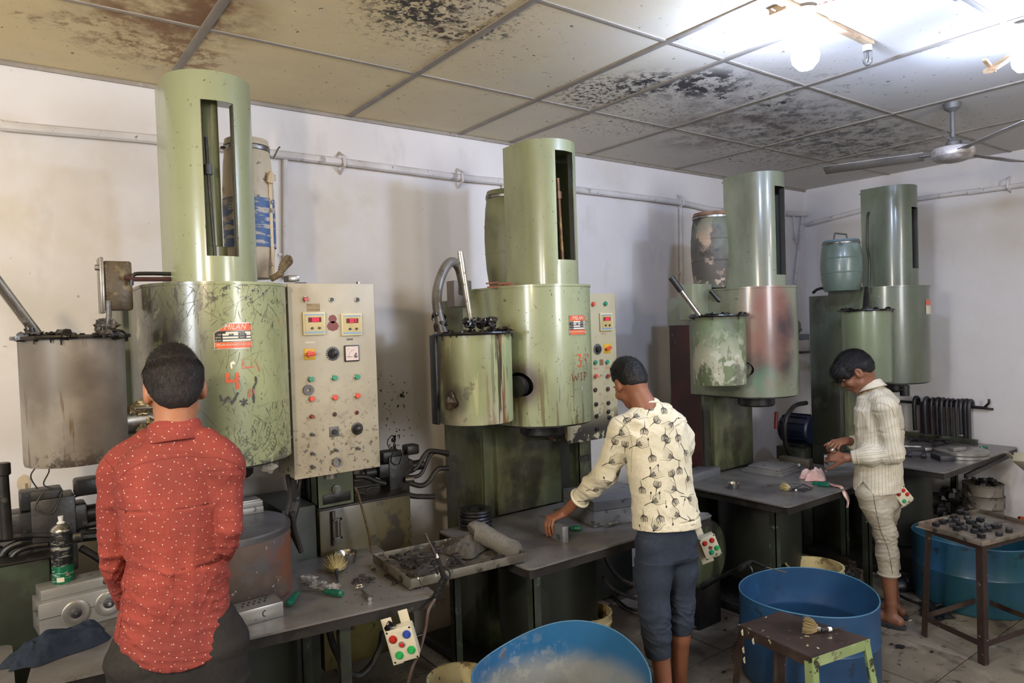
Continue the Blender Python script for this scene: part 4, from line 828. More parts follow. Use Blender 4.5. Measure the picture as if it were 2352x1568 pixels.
obj('batten_strip',MB().obox((a+b)/2,d,(0,0,1).__class__((d.y,-d.x,0)) if 0 else Vector((-d.y,d.x,0)),((b-a).length/2,.016,.008),.002),m_wood,BT)
p=at(1780,28,Z=CZ-.015); obj('junction_box',MB().obox(p+Vector((.03,-.02,0)),d,Vector((-d.y,d.x,0)),(.05,.035,.014),.003),m_wood,BT)
obj('twisted_wire',MB().tube([at(x,y,Z=CZ-.02) for x,y in ((1772,20),(1788,28),(1810,34))],.003,6,sub=3).tube([at(x,y,Z=CZ-.03) for x,y in ((1858,26),(1880,12),(1910,2),(1950,-8))],.004,6,sub=3),mat('red and white twisted flex','9a5a50',.5,0,[L('d8d4cc',90,.48,.52,.9)]),BT)
g=at(1992,104,Z=CZ-.02)
GJ=thing('spare_bulb_jar',(g.x,g.y,CZ-.14),'small clear glass tube hanging from the end of the batten','glass holder')
obj('glass_tube',MB().lathe([(.017,CZ-.03),(.019,CZ-.06),(.018,CZ-.09),(.010,CZ-.104),(0,CZ-.107)],20,c=(g.x,g.y,0),cap=False),glass('clear glass'),GJ)
obj('glass_cap',MB().lathe([(0,CZ-.02),(.018,CZ-.02),(.019,CZ-.045),(0,CZ-.045)],20,c=(g.x,g.y,0)),m_white,GJ)
obj('filament_wire',MB().tube([(g.x-.004,g.y,CZ-.045),(g.x-.006,g.y,CZ-.08),(g.x,g.y,CZ-.09),(g.x+.006,g.y,CZ-.08),(g.x+.004,g.y,CZ-.045)],.0012,5),m_steel,GJ)
# second bulb at the frame's right edge with its broken wooden bracket
b2=at(2350,140,D=2.8)
L2=thing('ceiling_bulb',(b2.x,b2.y,CZ-.2),'bright bulb cut by the right edge of the frame','lamp')
obj('bulb_glass',MB().lathe([(0,b2.z-.045),(.02,b2.z-.04),(.036,b2.z-.02),(.04,b2.z),(.036,b2.z+.02),(.022,b2.z+.045),(.016,b2.z+.06)],24,c=(b2.x,b2.y,0),cap=False),m_bulbon,L2)
obj('bulb_holder',MB().lathe([(.018,b2.z+.058),(.02,b2.z+.09),(.03,CZ-.02),(.0,CZ-.012)],24,c=(b2.x,b2.y,0)),m_white,L2)
A=at(2268,165,D=2.78); B=at(2335,120,D=2.8)
obj('wooden_bracket',MB().obox((A+B)/2,B-A,(0,1,0),((B-A).length/2,.02,.008),.002).obox(at(2272,150,D=2.78),Vector((1,0,-.3)),(0,1,0),(.05,.008,.006),.002),m_wood,L2)
# fan
fc=at(2187,237,Z=CZ); hz=at(2192,352,D=(fc-Vector((0,0,CAM_H))).dot(_f)).z
FN=thing('ceiling_fan',(fc.x,fc.y,hz),'grey ceiling fan on a down rod before the side wall','fan')
m_fan=mat('dusty fan enamel','b8aea8',.45,.1,[L('6b6560',6,.45,.6,.7)]); m_fanb=mat('dusty fan blade','8f8985',.5,.1,[L('56514d',4,.45,.65,.7)])
obj('motor_housing',MB().lathe([(0,hz-.045),(.05,hz-.045),(.085,hz-.035),(.105,hz-.015),(.108,hz+.01),(.10,hz+.028),(.06,hz+.04),(0,hz+.042)],36,c=(fc.x,fc.y,0)),m_fan,FN)
obj('down_rod',MB().cyl((fc.x,fc.y,hz+.04),(fc.x,fc.y,CZ),.012,n=14),m_gryp,FN)
obj('ceiling_canopy',MB().lathe([(.012,CZ-.05),(.04,CZ-.03),(.045,CZ),(0,CZ)],20,c=(fc.x,fc.y,0)),m_gryp,FN)
obj('lower_canopy',MB().lathe([(.03,hz+.04),(.035,hz+.06),(.02,hz+.085),(.012,hz+.09)],20,c=(fc.x,fc.y,0)),m_gryp,FN)
obj('capacitor',MB().cyl((fc.x+.02,fc.y-.03,hz+.06),(fc.x+.06,fc.y-.05,hz+.06),.014,n=14),m_gryp,FN)
obj('wire_loop',MB().tube([(fc.x,fc.y-.02,hz+.06),(fc.x-.05,fc.y+.02,hz+.09),(fc.x-.075,fc.y+.03,hz+.11),(fc.x-.05,fc.y+.02,hz+.12),(fc.x-.03,fc.y,hz+.07)],.003,6,sub=5),m_gryp,FN)
for a in (-10,110,230):
    a=math.radians(a); d=Vector((math.cos(a),math.sin(a),0)); q=Vector((-d.y,d.x,0)); c=Vector((fc.x,fc.y,hz+.005))
    bl_=obj('fan_blade',MB().obox(c+d*.40,d,q*.97+Vector((0,0,.22)),(.26,.058,.0025),.002),m_fanb,FN)
    obj('blade_arm',MB().obox(c+d*.125,d,q,(.035,.018,.003),.002),m_gryp,bl_)
# ---------------------------------------------------------------- small builders
m_alu=mat('machined aluminium','a6a39c',.34,.7,[L('7f7b74',3,.45,.65,.6),L('4a4640',22,.62,.66,.6,seed=2,m=.2,r=.6)])
m_alud=mat('dirty aluminium mould','918f8b',.42,.35,[L('625f5b',3,.45,.65,.7),L('3e3a34',14,.6,.64,.8,seed=2,m=.1,r=.6)])
m_mould=mat('grey mould steel','77787a',.38,.35,[L('55565a',3,.45,.65,.6),L('3a3835',16,.62,.66,.7,seed=2)])
m_dkst=mat('dark oxidised steel','47454a',.45,.5,[L('2e2c2f',4,.45,.65,.7)])
m_rub=mat('black moulded rubber','1b1b1d',.35,0,[L('2b2b2f',20,.5,.6,.6)])
m_scrap=mat('charcoal rubber scrap','2b2725',.5,0,[L('3d3835',20,.5,.6,.7)],bump=.3)
m_screw=mat('green translucent handle','0f6f57',.15,0,coat=.6); m_screw.node_tree.nodes['Principled BSDF'].inputs['Transmission Weight'].default_value=.25
m_br=mat('pale straw bristles','c2b27e',.7,0,[L('9c8a58',30,.5,.6,.6)]); m_br2=mat('dirty brown bristles','8a774c',.7,0,[L('5f5034',30,.5,.6,.7)])
def up(p,dz): return Vector((p.x,p.y,p.z+dz))
def screwdriver(lab,h0,h1,tip,r=.0135,group='green-handled screwdrivers'):
    h0=Vector(h0);h1=Vector(h1);tip=Vector(tip)
    o=thing('screwdriver',(h0.x,h0.y,h0.z-r),lab,'screwdriver',group); d=(h1-h0).normalized(); l=(h1-h0).length
    obj('handle',MB().lathe([(0,0),(r*.7,.002),(r,l*.12),(r,l*.6),(r*.75,l*.72),(r*.85,l*.82),(r*.6,l),(0,l)],8,c=h0,ax=d),m_screw,o,sm=20)
    obj('blade',MB().cyl(h1-d*.005,tip,.0034,n=10),m_steel,o); return o
def brush(lab,tipc,fer,end,br=.03,mt=None,n=220,flat=.5,splay=.6,seed=0,hm=None,band=False):
    tipc=Vector(tipc);fer=Vector(fer);end=Vector(end); r_=random.Random(seed)
    o=thing('paint_brush',(fer.x,fer.y,min(fer.z,end.z)-.01),lab,'brush'); d=(tipc-fer).normalized(); L_=(tipc-fer).length; s=d.orthogonal().normalized(); q=d.cross(s)
    mb=MB()
    for k in range(n):
        a=r_.uniform(0,6.28); b=math.sqrt(r_.random()); w_=(s*math.cos(a)+q*math.sin(a))*b; p=fer+w_*br*.35; e=fer+d*L_*r_.uniform(.75,1.1)*(1-.25*b*splay)+w_*br*(1+splay)*r_.uniform(.7,1.15)
        e.z=max(e.z,tipc.z-br*.6); mb.tube([p,p.lerp(e,.5)+w_*br*.25,e],lambda t:.0011*(1-.5*t),3,cap=False)
    mb.blob(fer+d*L_*.35,br*.6,seed,.3,10)
    obj('bristles',mb,mt or m_br,o,kind='stuff',sm=0)
    obj('ferrule',MB().cyl(fer-d*.012,fer+d*.012,br*.38,br*.42,n=14),m_steel,o)
    A=fer-d*.012; hd=(end-A)
    obj('handle',MB().tube([A,A+hd*.2,A+hd*.6,end],lambda t:br*(.30-.18*t+.06*math.sin(t*6)),10,sub=3),hm or m_blkp,o)
    if band: obj('handle_band',MB().cyl(A+hd*.28,A+hd*.42,br*.30,br*.28,n=12),m_white,o)
    return o
def bowl(name,lab,c,r,h,group=None):
    o=thing(name,c,lab,'bowl',group)
    obj('bowl_body',MB().lathe([(0,0),(r*.72,0),(r*.78,h*.08),(r*.92,h*.85),(r,h),(r*1.06,h*1.0),(r*1.06,h*1.03),(r*.97,h*1.02),(r*.88,h*.85),(r*.74,h*.12),(0,h*.08)],36),m_chrome,o,world=False)
    for k in range(3): obj('bowl_speck',MB().blob((r*.84*math.cos(-1.9+k),r*.84*math.sin(-1.9+k),h*(.3+.2*k)),.0025,k,.2,6),m_scrap,o,world=False)
    return o
def block(mb,A,B,dep,h,z=None,ch=.002):
    """box on a surface: front bottom edge from A to B, depth dep behind it, height h"""
    A=Vector(A);B=Vector(B); d=(B-A); d.z=0; n=Vector((-d.y,d.x,0)).normalized(); c=(A+B)/2+n*dep/2; c.z=A.z+h/2
    return mb.obox(c,d,n,(d.length/2,dep/2,h/2),ch)
def cloth(name,lab,c,rx,ry,h,mt,seed=0,rz=0,n=72,m=22,cat='cloth',sharp=1.0,outline=.35,parent=None,ridge=7,group=None):
    mb=MB(); vs=[];fs=[]; ca,sa=math.cos(rz),math.sin(rz)
    for j in range(m+1):
        for i in range(n):
            a=2*PI*i/n; rho=j/m
            R=1+outline*noise.noise(Vector((math.cos(a)*1.4,math.sin(a)*1.4,seed)))*2
            x=rx*R*rho*math.cos(a); y=ry*R*rho*math.sin(a)
            w_=noise.noise(Vector((x/rx*1.5,y/ry*1.5,seed+5)))
            rd=math.exp(-(noise.noise(Vector((x/rx*ridge*.35+w_*1.5,y/ry*ridge*.22,seed+9)))*3.2)**2)
            rd2=math.exp(-(noise.noise(Vector((x/rx*ridge*.6+w_*2,y/ry*ridge*.6,seed+19)))*3.5)**2)
            z=h*((1-rho**3)*(.45+.5*w_)+ (.35*rd+.16*rd2)*sharp*(1-rho**6)); z=max(z,.0015+.002*(1-rho))
            X,Y_=ca*x-sa*y,sa*x+ca*y
            vs.append((c[0]+X,c[1]+Y_,c[2]+z))
    for j in range(m):
        for i in range(n): k=(i+1)%n; fs.append((j*n+i,j*n+k,(j+1)*n+k,(j+1)*n+i))
    mb.add(vs,fs)
    return obj(name,mb,mt,parent,label=lab,cat=cat if parent is None else None,group=group,sm=70,origin=(c[0],c[1],c[2]) if parent is None else None)
def fabric(name,c,c2,s=30,bump=.4,extra=()): return mat(name,c,.85,0,[L(c2,3,.45,.62,.7),L(c2,s*3,.5,.6,.35,seed=2)]+list(extra),bump=bump,bs=300,var=.08,spec=.2)
T_=lambda x,y,z=TZ: at(x,y,Z=z)
# ---------------------------------------------------------------- on the nearest table
random.seed(5)
o=thing('mould_block',T_(600,1440),'bright aluminium mould block with slots on the table edge beside the red shirt','mould')
A=T_(536,1446);B=T_(652,1414)
obj('block_body',block(MB(),A,B,.095,.052,ch=.003),m_alu,o)
d=(B-A).normalized(); n_=Vector((-d.y,d.x,0))
for k in range(5):
    for j in range(2):
        c=A+d*(.045+.019*k+.01*j)+n_*(.045+.022*j); obj('slot',MB().obox(up(c,.0525),d,n_,(.0022,.006,.0012)),m_blkp,o)
c=A+d*.105-n_*.0005; obj('crescent_mark',MB().tube([c+Vector((.004,0,.037)),c+Vector((-.003,0,.034)),c+Vector((-.006,0,.026)),c+Vector((-.002,0,.018)),c+Vector((.003,0,.017))],.002,6,sub=3),m_dkst,o)
c=A+d*.075-n_*.0005; obj('drilled_hole',MB().cyl(up(c,.012),up(c,.012)+n_*.001,.002,n=10),m_blkp,o)
for k,(a,b) in enumerate(((.012,.02),(.02,.03),(.14,.08))): obj('corner_pin',MB().cyl(up(A+d*a+n_*b,.052),up(A+d*a+n_*b,.055),.003,n=10),m_dkst,o)
screwdriver('green-handled screwdriver pointing away, right of the bright mould block',up(T_(662,1396),.014),up(T_(684,1368),.012),up(T_(697,1347),.006))
screwdriver('green-handled screwdriver lying sideways under the clear plastic bag',up(T_(788,1372),.014),up(T_(745,1365),.012),up(T_(693,1358),.006))
m_bag=mat('crinkled clear plastic','9c978e',.12,0,[L('f2efe8',30,.55,.6,.9)],bump=.8,bs=50)
m_bag.node_tree.nodes['Principled BSDF'].inputs['Alpha'].default_value=.35
mb=MB()
for (x,y,rr,s) in ((712,1338,.022,1),(735,1350,.026,2),(765,1354,.02,3),(702,1330,.014,4)): mb.blob(up(T_(x,y),.010),rr,s,.55,16,(1.3,1.1,.5),2.4)
obj('plastic_bag',mb,m_bag,label='crumpled clear plastic bag lying over the screwdriver on the nearest table',cat='bag')
brush('paint brush with splayed straw bristles, lying in front of the steel bowl',up(T_(771,1304),.028),up(T_(773,1320),.018),up(T_(776,1344),.008),.026,m_br,520,splay=.9,seed=2,hm=m_dkst)
q=T_(797,1291); bowl('steel_bowl','wide steel bowl behind the splayed brush on the nearest table',(q.x,q.y,TZ),.046,.042,'steel bowls on the tables')
k=0
for x,y,a,l in ((818,1333,10,.02),(832,1326,-20,.026),(838,1336,5,.03),(847,1331,30,.022),(826,1340,-10,.02),(852,1343,0,.018),(812,1340,40,.015),(858,1312,15,.016),(842,1341,60,.02),(855,1331,-30,.02),(905,1344,10,.014)):
    q=T_(x,y); o=obj('rubber_pad',MB().obox(up(q,.005+.004*(k%3)),(math.cos(math.radians(a)),math.sin(math.radians(a)),0),(0,1,0),(l/2,.006,.0035),.0015),m_scrap,label='small charcoal rubber pad in the loose pile between bowl and tray',cat='rubber pad',group='rubber pads in the loose pile'); k+=1
o=thing('rubber_strip',T_(915,1340),'long ribbed rubber strip lying along the tray side on the nearest table','rubber strip')
A=T_(886,1323);B=T_(946,1355); obj('strip_body',MB().obox(up((A+B)/2,.005),B-A,(0,1,0),((B-A).length/2,.009,.004),.001),m_scrap,o)
for j in range(14): c=A.lerp(B,(j+.5)/14); obj('rib',MB().obox(up(c,.0098),B-A,(0,1,0),(.002,.008,.0012)),m_scrap,o)
o=thing('clamp_bolt',T_(838,1362),'small steel ring clamp with a bolt near the table edge','clamp')
c=up(T_(826,1353),.012); obj('clamp_ring',MB().tube([c+Vector((.018*math.cos(a),.012*math.sin(a),.0)) for a in [math.radians(x) for x in range(-160,170,30)]],.0045,8,sub=2),m_chrome,o)
obj('bolt_shank',MB().cyl(up(T_(832,1362),.01),up(T_(846,1376),.008),.0055,n=14),m_chrome,o); obj('bolt_head',MB().cyl(up(T_(846,1376),.008),up(T_(850,1380),.008),.0085,n=6),m_steel,o)
mb=MB()
for k in range(40):
    q=T_(random.gauss(850,45),random.gauss(1340,22)); 
    if q.y>2.35: mb.blob(up(q,.001),random.uniform(.0012,.003),k,.4,6,(1.5,1,.5))
obj('rubber_crumbs',mb,m_scrap,label='scattered rubber crumbs and flakes on the nearest table top',cat='crumbs',kind='stuff')
# mould on the ram
o=thing('steel_mould',at(580,1178,Z=1.024),'two-part steel mould sitting on the rusty ram cylinder behind the red shirt','mould')
A=at(480,1198,Z=1.024);B=at(606,1176,Z=1.024)
obj('lower_half',block(MB(),A,B,.09,.026,ch=.002),m_alud,o); A2=up(A,.026);B2=up(B,.026)
obj('upper_half',block(MB(),A2+(B-A)*.02,B2-(B-A)*.01,.085,.024,ch=.002),m_alud,o); obj('cover_plate',block(MB(),up(A,.05)+(B-A)*.1,up(B,.05)-(B-A)*.05,.07,.006,ch=.001),m_alu,o)
# left mould with discs and the spray can
o=thing('disc_mould',T_(180,1450),'large grey aluminium mould with two round disc plates on its front','mould')
A=T_(92,1466);B=A+(T_(290,1412)-A)*1.08
obj('main_block',block(MB(),A,B,.13,.112,ch=.004),m_alud,o); d=(B-A).normalized(); n_=Vector((-d.y,d.x,0))
obj('upper_block',block(MB(),up(A,.112)+d*.012+n_*.03,up(B,.112)-d*.02+n_*.03,.10,.035,ch=.003),m_alud,o)
obj('split_line',MB().obox(up((A+B)/2,.06)-n_*.0004,d,n_,((B-A).length/2,.0006,.0008)),m_dkst,o)
for s,z in ((.105,.055),(.205,.06)):
    c=up(A+d*s,z); q=obj('disc_plate',MB().lathe([(.014,-.001),(.043,-.001),(.043,.005),(.040,.007),(.018,.007),(.014,.005)],40,c=c,ax=-n_,cap=True),m_alu,o)
    obj('disc_boss',MB().lathe([(.0,.0),(.017,.0),(.017,.009),(.012,.012),(0,.012)],24,c=c,ax=-n_),m_dkst,q); obj('disc_nut',MB().cyl(c-n_*.012,c-n_*.018,.007,n=6).cyl(c-n_*.018,c-n_*.023,.003,n=10),m_chrome,q)
obj('side_screw',MB().cyl(up(A+n_*.02,.09)-d*.012,up(A+n_*.02,.09),.004,n=10),m_steel,o)
obj('oil_spot',MB().blob(up(A+d*.205+n_*.03,.128),.012,3,.1,12,(1,.12,.8)),m_dkst,o)
cb=up(A+d*.088+n_*.085,.147)
m_can=mat('dark printed can','2a2b2c',.28,.5,[L('b5b2a8',40,.555,.57,.85,st=(.5,.5,3.2),at=(-.018,-.03,.09),rad=.06,el=(1,.6,.6)),L('8f8d85',60,.57,.6,.6,st=(.7,.7,2.6),z=(.04,.06),seed=4)])
m_cang=mat('green printed can base','1f6b4a',.28,.3,[L('c9d6cc',50,.58,.60,.8,st=(.5,.5,3.5))])
CN=thing('spray_can',cb,'black and green spray can with white nozzle standing on the disc mould','spray can')
r=.0335;h=.20
obj('can_body',MB().lathe([(0,0),(r*.95,0),(r,.003),(r,.062)],32),m_cang,CN,world=False)
obj('can_upper',MB().lathe([(r,.062),(r,h-.022)],32,cap=False),m_can,CN,world=False)
obj('can_shoulder',MB().lathe([(r,h-.022),(r*1.02,h-.02),(r*1.0,h-.015),(r*.8,h-.006),(r*.45,h+.002),(r*.45,h+.006),(0,h+.006)],32),m_chrome,CN,world=False)
obj('can_nozzle',MB().lathe([(.014,h+.005),(.011,h+.01),(.007,h+.013),(.009,h+.03),(0,h+.03)],18),m_white,CN,world=False)
a_=-1.9; obj('price_sticker',([(r*1.01*math.cos(a_+t*.35),r*1.01*math.sin(a_+t*.35),z) for t in (-1,-.5,0,.5,1) for z in (.008,.024)],[(2*i,2*i+2,2*i+3,2*i+1) for i in range(4)]),m_lab,CN,world=False,sm=0)
a_=-1.25; obj('orange_emblem',([(r*1.01*math.cos(a_+t*.09),r*1.01*math.sin(a_+t*.09),z) for t in (-1,0,1) for z in (.029,.036)],[(2*i,2*i+2,2*i+3,2*i+1) for i in range(2)]),m_orange,CN,world=False,sm=0)
m_bluec=fabric('dark blue-grey cotton','2c3440','1a2029',bump=.5)
q=T_(140,1480); cloth('work_cloth','crumpled dark blue-grey rag hanging over the left corner of the nearest table',(q.x-.01,q.y-.03,TZ+.001),.17,.075,.085,m_bluec,3,rz=.55,sharp=.6,n=110,m=34)
# side bench at the left
table('low steel bench cut by the left edge of the frame',-1.15,2.2,.02,2.84)
# ---------------------------------------------------------------- tilted tray bridging the first two tables
m_tray=mat('oily galvanised tray','6f6a5f',.45,.4,[L('4a4238',6,.48,.6,.8),L('b5b0a2',16,.62,.66,.7,seed=1),L('7b4a2a',7,.58,.66,.7,seed=2),L('2c2620',16,.58,.63,.8,seed=3)])
def tray(name,lab,A,B,C,h,t=.003,m_=None,group=None,cat='tray'):
    """rim corners A (left) B (front) C (right), walls going down h"""
    A=Vector(A);B=Vector(B);C=Vector(C);D=A+C-B; up_=(A-B).cross(C-B).normalized(); up_=up_ if up_.z>0 else -up_
    cen=(A+B+C+D)/4; o=thing(name,cen-up_*h,lab,cat,group)
    mb=MB(); e1=(C-B);e2=(A-B); mb.obox(cen-up_*(h-t/2),e1,e2,(e1.length/2,e2.length/2,t/2)); obj('tray_floor',mb,m_ or m_tray,o)
    for P,Q in ((A,B),(B,C),(C,D),(D,A)):
        q=(Q-P); nn=up_.cross(q).normalized(); obj('tray_wall',MB().obox((P+Q)/2-up_*h/2,q,up_,(q.length/2,h/2,t/2),.0008),m_ or m_tray,o)
    return o,up_
TA,TB_,TC=at(857,1272,Z=.812),at(944,1330,Z=.805),at(1209,1268,Z=.805)
TR,tu=tray('scrap_tray','long oily metal tray of rubber scrap bridging the two nearest tables',TA,TB_,TC,.036)
e1=TC-TB_; e2=TA-TB_; base=TB_-tu*.031
random.seed(21); k=0
for i in range(46):
    u=min(.93,max(.06,random.gauss(.36,.2))); v=min(.9,max(.1,random.gauss(.55,.2))); 
    l=random.choice((.018,.03,.045,.06)); a=random.uniform(0,PI); zz=random.uniform(.003,.028)*(1-abs(u-.36))
    c=base+e1*u+e2*v+tu*(zz+.004)
    dd=Vector((math.cos(a),math.sin(a),random.uniform(-.15,.3)*min(1,zz*30)))
    mb=MB().obox(c,dd,(0,0,1),(l/2,.004,.008),.001)
    for j in range(int(l/.005)): mb.obox(c+dd.normalized()*(-l/2+.0025+.005*j),dd,(0,0,1),(.001,.005,.0065))
    obj('rubber_strip',mb,m_scrap,label='short ribbed rubber strip in the heap inside the scrap tray',cat='rubber strip',group='ribbed rubber strips heaped in the scrap tray',sm=0)
m_gcl=fabric('dusty grey cloth','57534c','3b3833',bump=.5)
c=base+e1*.70+e2*.62; cloth('work_cloth','rumpled grey cloth in the scrap tray beside the folded grey sack',(c.x,c.y,c.z+.004),.105,.07,.075,m_gcl,8,rz=.2,sharp=.6,n=110,m=34,ridge=5)
c=base+e1*.2+e2*.3; cloth('work_cloth','small dark rag lying at the near end of the scrap tray',(c.x,c.y,c.z+.002),.05,.035,.03,fabric('dark grey rag','3a3734','24221f'),12,rz=.3)
a=at(1098,1222,Y=2.56); b=at(1172,1262,Y=2.42)
mb=MB(); P=smooth([a+Vector((-.02,.01,-.005)),a,(a+b)/2+Vector((0,0,.004)),b,b+Vector((.012,-.008,-.012))],4); mb.tube(P,lambda t:.046+.006*math.sin(t*9)-.012*abs(t-.5),24)
for i,v in enumerate(mb.v): mb.v[i]=v+Vector((0,0,1))*.006*noise.noise(v*40)-Vector((0,0,.012 if v.z<b.z-.02 else 0))
obj('grey_sack',mb,fabric('grey sacking','6b665d','4c4842',bump=.15),label='rolled grey cloth bundle at the right end of the scrap tray',cat='cloth')
# blow gun with coiled cable on the tray edge
G1=thing('air_gun',at(1010,1330,Y=2.2)-Vector((0,0,.05)),'black handheld iron with a long steel tip and coiled cable sleeve on the tray edge','hand tool')
Yg=2.26
def ag(x,y,Y=Yg): return at(x,y,Y=Y)
obj('steel_tip',MB().tube([ag(978,1225),ag(984,1240),ag(1003,1277)],lambda t:.0022+.0012*t,8),m_chrome,G1)
obj('tip_collar',MB().cyl(ag(1002,1272),ag(1006,1282),.004,.0055,n=12),m_white,G1)
obj('grip',MB().tube([ag(1005,1280),ag(1011,1300),ag(1018,1320),ag(1024,1330)],lambda t:.008+.004*t,12,sub=3).tube([ag(1008,1296),ag(1000,1305),ag(1006,1318)],.004,8,sub=3).tube([ag(1020,1302),ag(1034,1315),ag(1030,1330)],.003,8,sub=3),m_blkp,G1)
A=smooth([ag(1022,1326),ag(1012,1342),ag(1004,1362),ag(998,1378)],16); obj('coiled_sleeve',MB().tube(A,lambda t:.0135+.0022*math.sin(t*2*PI*14),12,sub=3),m_blkp,G1)
obj('cable',MB().tube([ag(x,y,Y) for x,y,Y in ((999,1376,2.25),(985,1400,2.24),(978,1440,2.24),(965,1490,2.23),(945,1540,2.23),(930,1600,2.25))],.006,8,sub=5),mat('brown cable','4a3a32',.5),G1)
obj('wire_hook',MB().tube([ag(953,1322,2.3),ag(960,1326,2.26),ag(966,1340,2.26),ag(971,1352,2.26)],.0022,6,sub=4),m_chrome,G1)
# ---------------------------------------------------------------- push-button stations hung from the tables
def station(lab,c,fx,fy,w,h,btns,m_,brk,text=True):
    """c = centre of the front face, fx = right direction, fy = up direction in the world"""
    fx=Vector(fx).normalized(); fy=Vector(fy); fy=(fy-fx*fy.dot(fx)).normalized(); fn=fx.cross(fy)   # towards the viewer
    if fn.dot(Vector(c)-Vector((0,0,CAM_H)))>0: fn=-fn
    c=Vector(c); o=thing('button_station',c-fn*.03-Vector((0,0,h/2)),lab,'push-button box','push-button boxes hung from the tables')
    def K(x,y,z): return c+fx*x+fy*y+fn*z
    obj('box_body',MB().obox(K(0,0,-.028),fx,fy,(w/2*.97,h/2*.98,.022),.006),m_gryp if 0 else m_,o)
    obj('front_cover',MB().obox(K(0,0,-.003),fx,fy,(w/2,h/2,.005),.004),m_,o)
    for sx in (-1,1):
        for sy in (-1,1): obj('cover_screw',MB().cyl(K(sx*w*.43,sy*h*.45,0),K(sx*w*.43,sy*h*.45,.0035),.0035,n=10),m_blkp,o)
    for x,y,mm,big in btns:
        b=obj('push_button',MB().cyl(K(x*w,y*h,0),K(x*w,y*h,.006),w*.155 if big else w*.12,n=22,ch=.001),mm if big else m_ring,o)
        obj('button_cap',MB().cyl(K(x*w,y*h,.006),K(x*w,y*h,.012),w*.10 if big else w*.075,n=6 if big else 18,ch=.001),mm,b)
    if text: obj('cover_emblem',MB().obox(K(-.0,h*.36,.0025),fx,fy,(.006,.007,.0004)),m_lab,o)
    return o,K
m_sta=mat('cream station cover','c9c0a6',.4,0,[L('a89f86',6,.45,.65,.6),L('3a352d',30,.64,.67,.8,seed=2)])
m_sta2=mat('chipped cream station cover','c4bca2',.4,0,[L('2f2b28',14,.60,.63,.95,seed=2,ro=.7),L('8f8770',5,.5,.65,.6)])
m_bl=mat('blue plastic button','2e4a9a',.35); m_gn2=mat('bright green plastic button','2a9a50',.35)
c=at(924,1480,Y=2.19); r0=at(966,1470,Y=2.15)-at(888,1484,Y=2.15)
S1,K=station('cream push-button box with red, blue and green buttons hanging from the nearest table corner',c,_r*.97+Vector((0,0,.24)),Vector((0,0,1))-_r*.15,.094,.118,[(-.27,.23,m_red,1),(.27,.27,m_bl,1),(.0,.02,m_red,0),(-.2,-.27,m_gn2,1),(.28,-.21,m_gn2,1)],m_sta,None)
obj('hanger_strip',MB().obox(K(-.046,.0,-.054),_r*.97+Vector((0,0,.24)),Vector((0,0,1))-_r*.15,(.019,.085,.0015),.001).obox(K(.02,.07,-.05),_r*.97+Vector((0,0,.24)),Vector((0,0,1))-_r*.15,(.017,.03,.0015),.001),m_lab,S1)
obj('tape_wrap',MB().blob(K(-.03,.062,-.02),.018,5,.4,12),m_tar,S1)
# ---------------------------------------------------------------- second table
o=thing('ring_stack',at(1092,1215,Z=TZ),'stack of black rubber rings at the back left of the second table','rubber rings')
q=at(1092,1210,Z=TZ); q=Vector((q.x,q.y,TZ))
for k in range(6): obj('rubber_ring',MB().lathe([(.050,0),(.078+.003*(k%2),.001),(.082+.003*(k%2),.008),(.078+.002*(k%2),.0145),(.050,.0155),(.045-.01*(k==5),.008),(.050,0)],36,c=(q.x+.002*(k%3),q.y,TZ+.0155*k),cap=False),m_rub,o)
o=thing('steel_bar_block',at(1298,1247,Z=TZ),'flat grey steel bar standing on edge under a hand on the second table','steel bar')
A=at(1233,1218,Z=TZ); B=at(1293,1247,Z=TZ); BAR_A,BAR_B=A,B
obj('bar_body',block(MB(),A,B,.03,.072,ch=.0015),m_mould,o)
screwdriver('green-handled screwdriver half hidden behind the steel bar',up(T_(1337,1219),.013),up(T_(1308,1219),.012),up(T_(1296,1216),.008))
o=thing('large_mould',at(1378,1215,Z=TZ),'large grey split mould with a chrome latch beside the floral shirt','mould')
A=T_(1303,1180);B=T_(1375,1217);C=T_(1490,1188)
e=(B-A);f=(C-B); n_=Vector((f.x,f.y,0)).normalized()
obj('lower_half',block(MB(),A,B,f.length,.085,ch=.003) if 0 else MB().obox(up((A+C)/2,.04),e,f,(e.length/2,f.length/2,.038),.003),m_mould,o)
obj('upper_half',MB().obox(up((A+C)/2,.104),e,f,(e.length/2,f.length/2,.024),.003),m_mould,o)
obj('base_strip',MB().obox(up((A+C)/2,.004),e,f,(e.length/2-.006,f.length/2-.006,.004)),m_blk,o)
mid=B.lerp(C,.25)-Vector((0,0,0)); nn=Vector((n_.y,-n_.x,0))
obj('latch',MB().obox(up(mid,.018)+nn*.006,n_,nn,(.03,.006,.006),.002).tube([up(mid,.03)+nn*.012,up(mid+n_*.02,.052)+nn*.014,up(mid+n_*.035,.05)+nn*.012],.004,8,sub=3),m_chrome,o)
obj('latch_pin',MB().cyl(up(mid-n_*.045,.014),up(mid-n_*.045,.014)+nn*.02,.007,n=12).cyl(up(mid+n_*.012,.02),up(mid+n_*.012,.02)+nn*.03,.004,n=10),m_chrome,o)
nl=Vector((-e.y,e.x,0)).normalized(); 
for (s,z,r) in ((.22,.072,.009),(.22,.115,.004)): c=up(A.lerp(B,s),z); k_=-Vector((f.x,f.y,0)).normalized(); obj('side_bolt',MB().cyl(c,c+k_*.008,r,n=6),m_chrome,o)
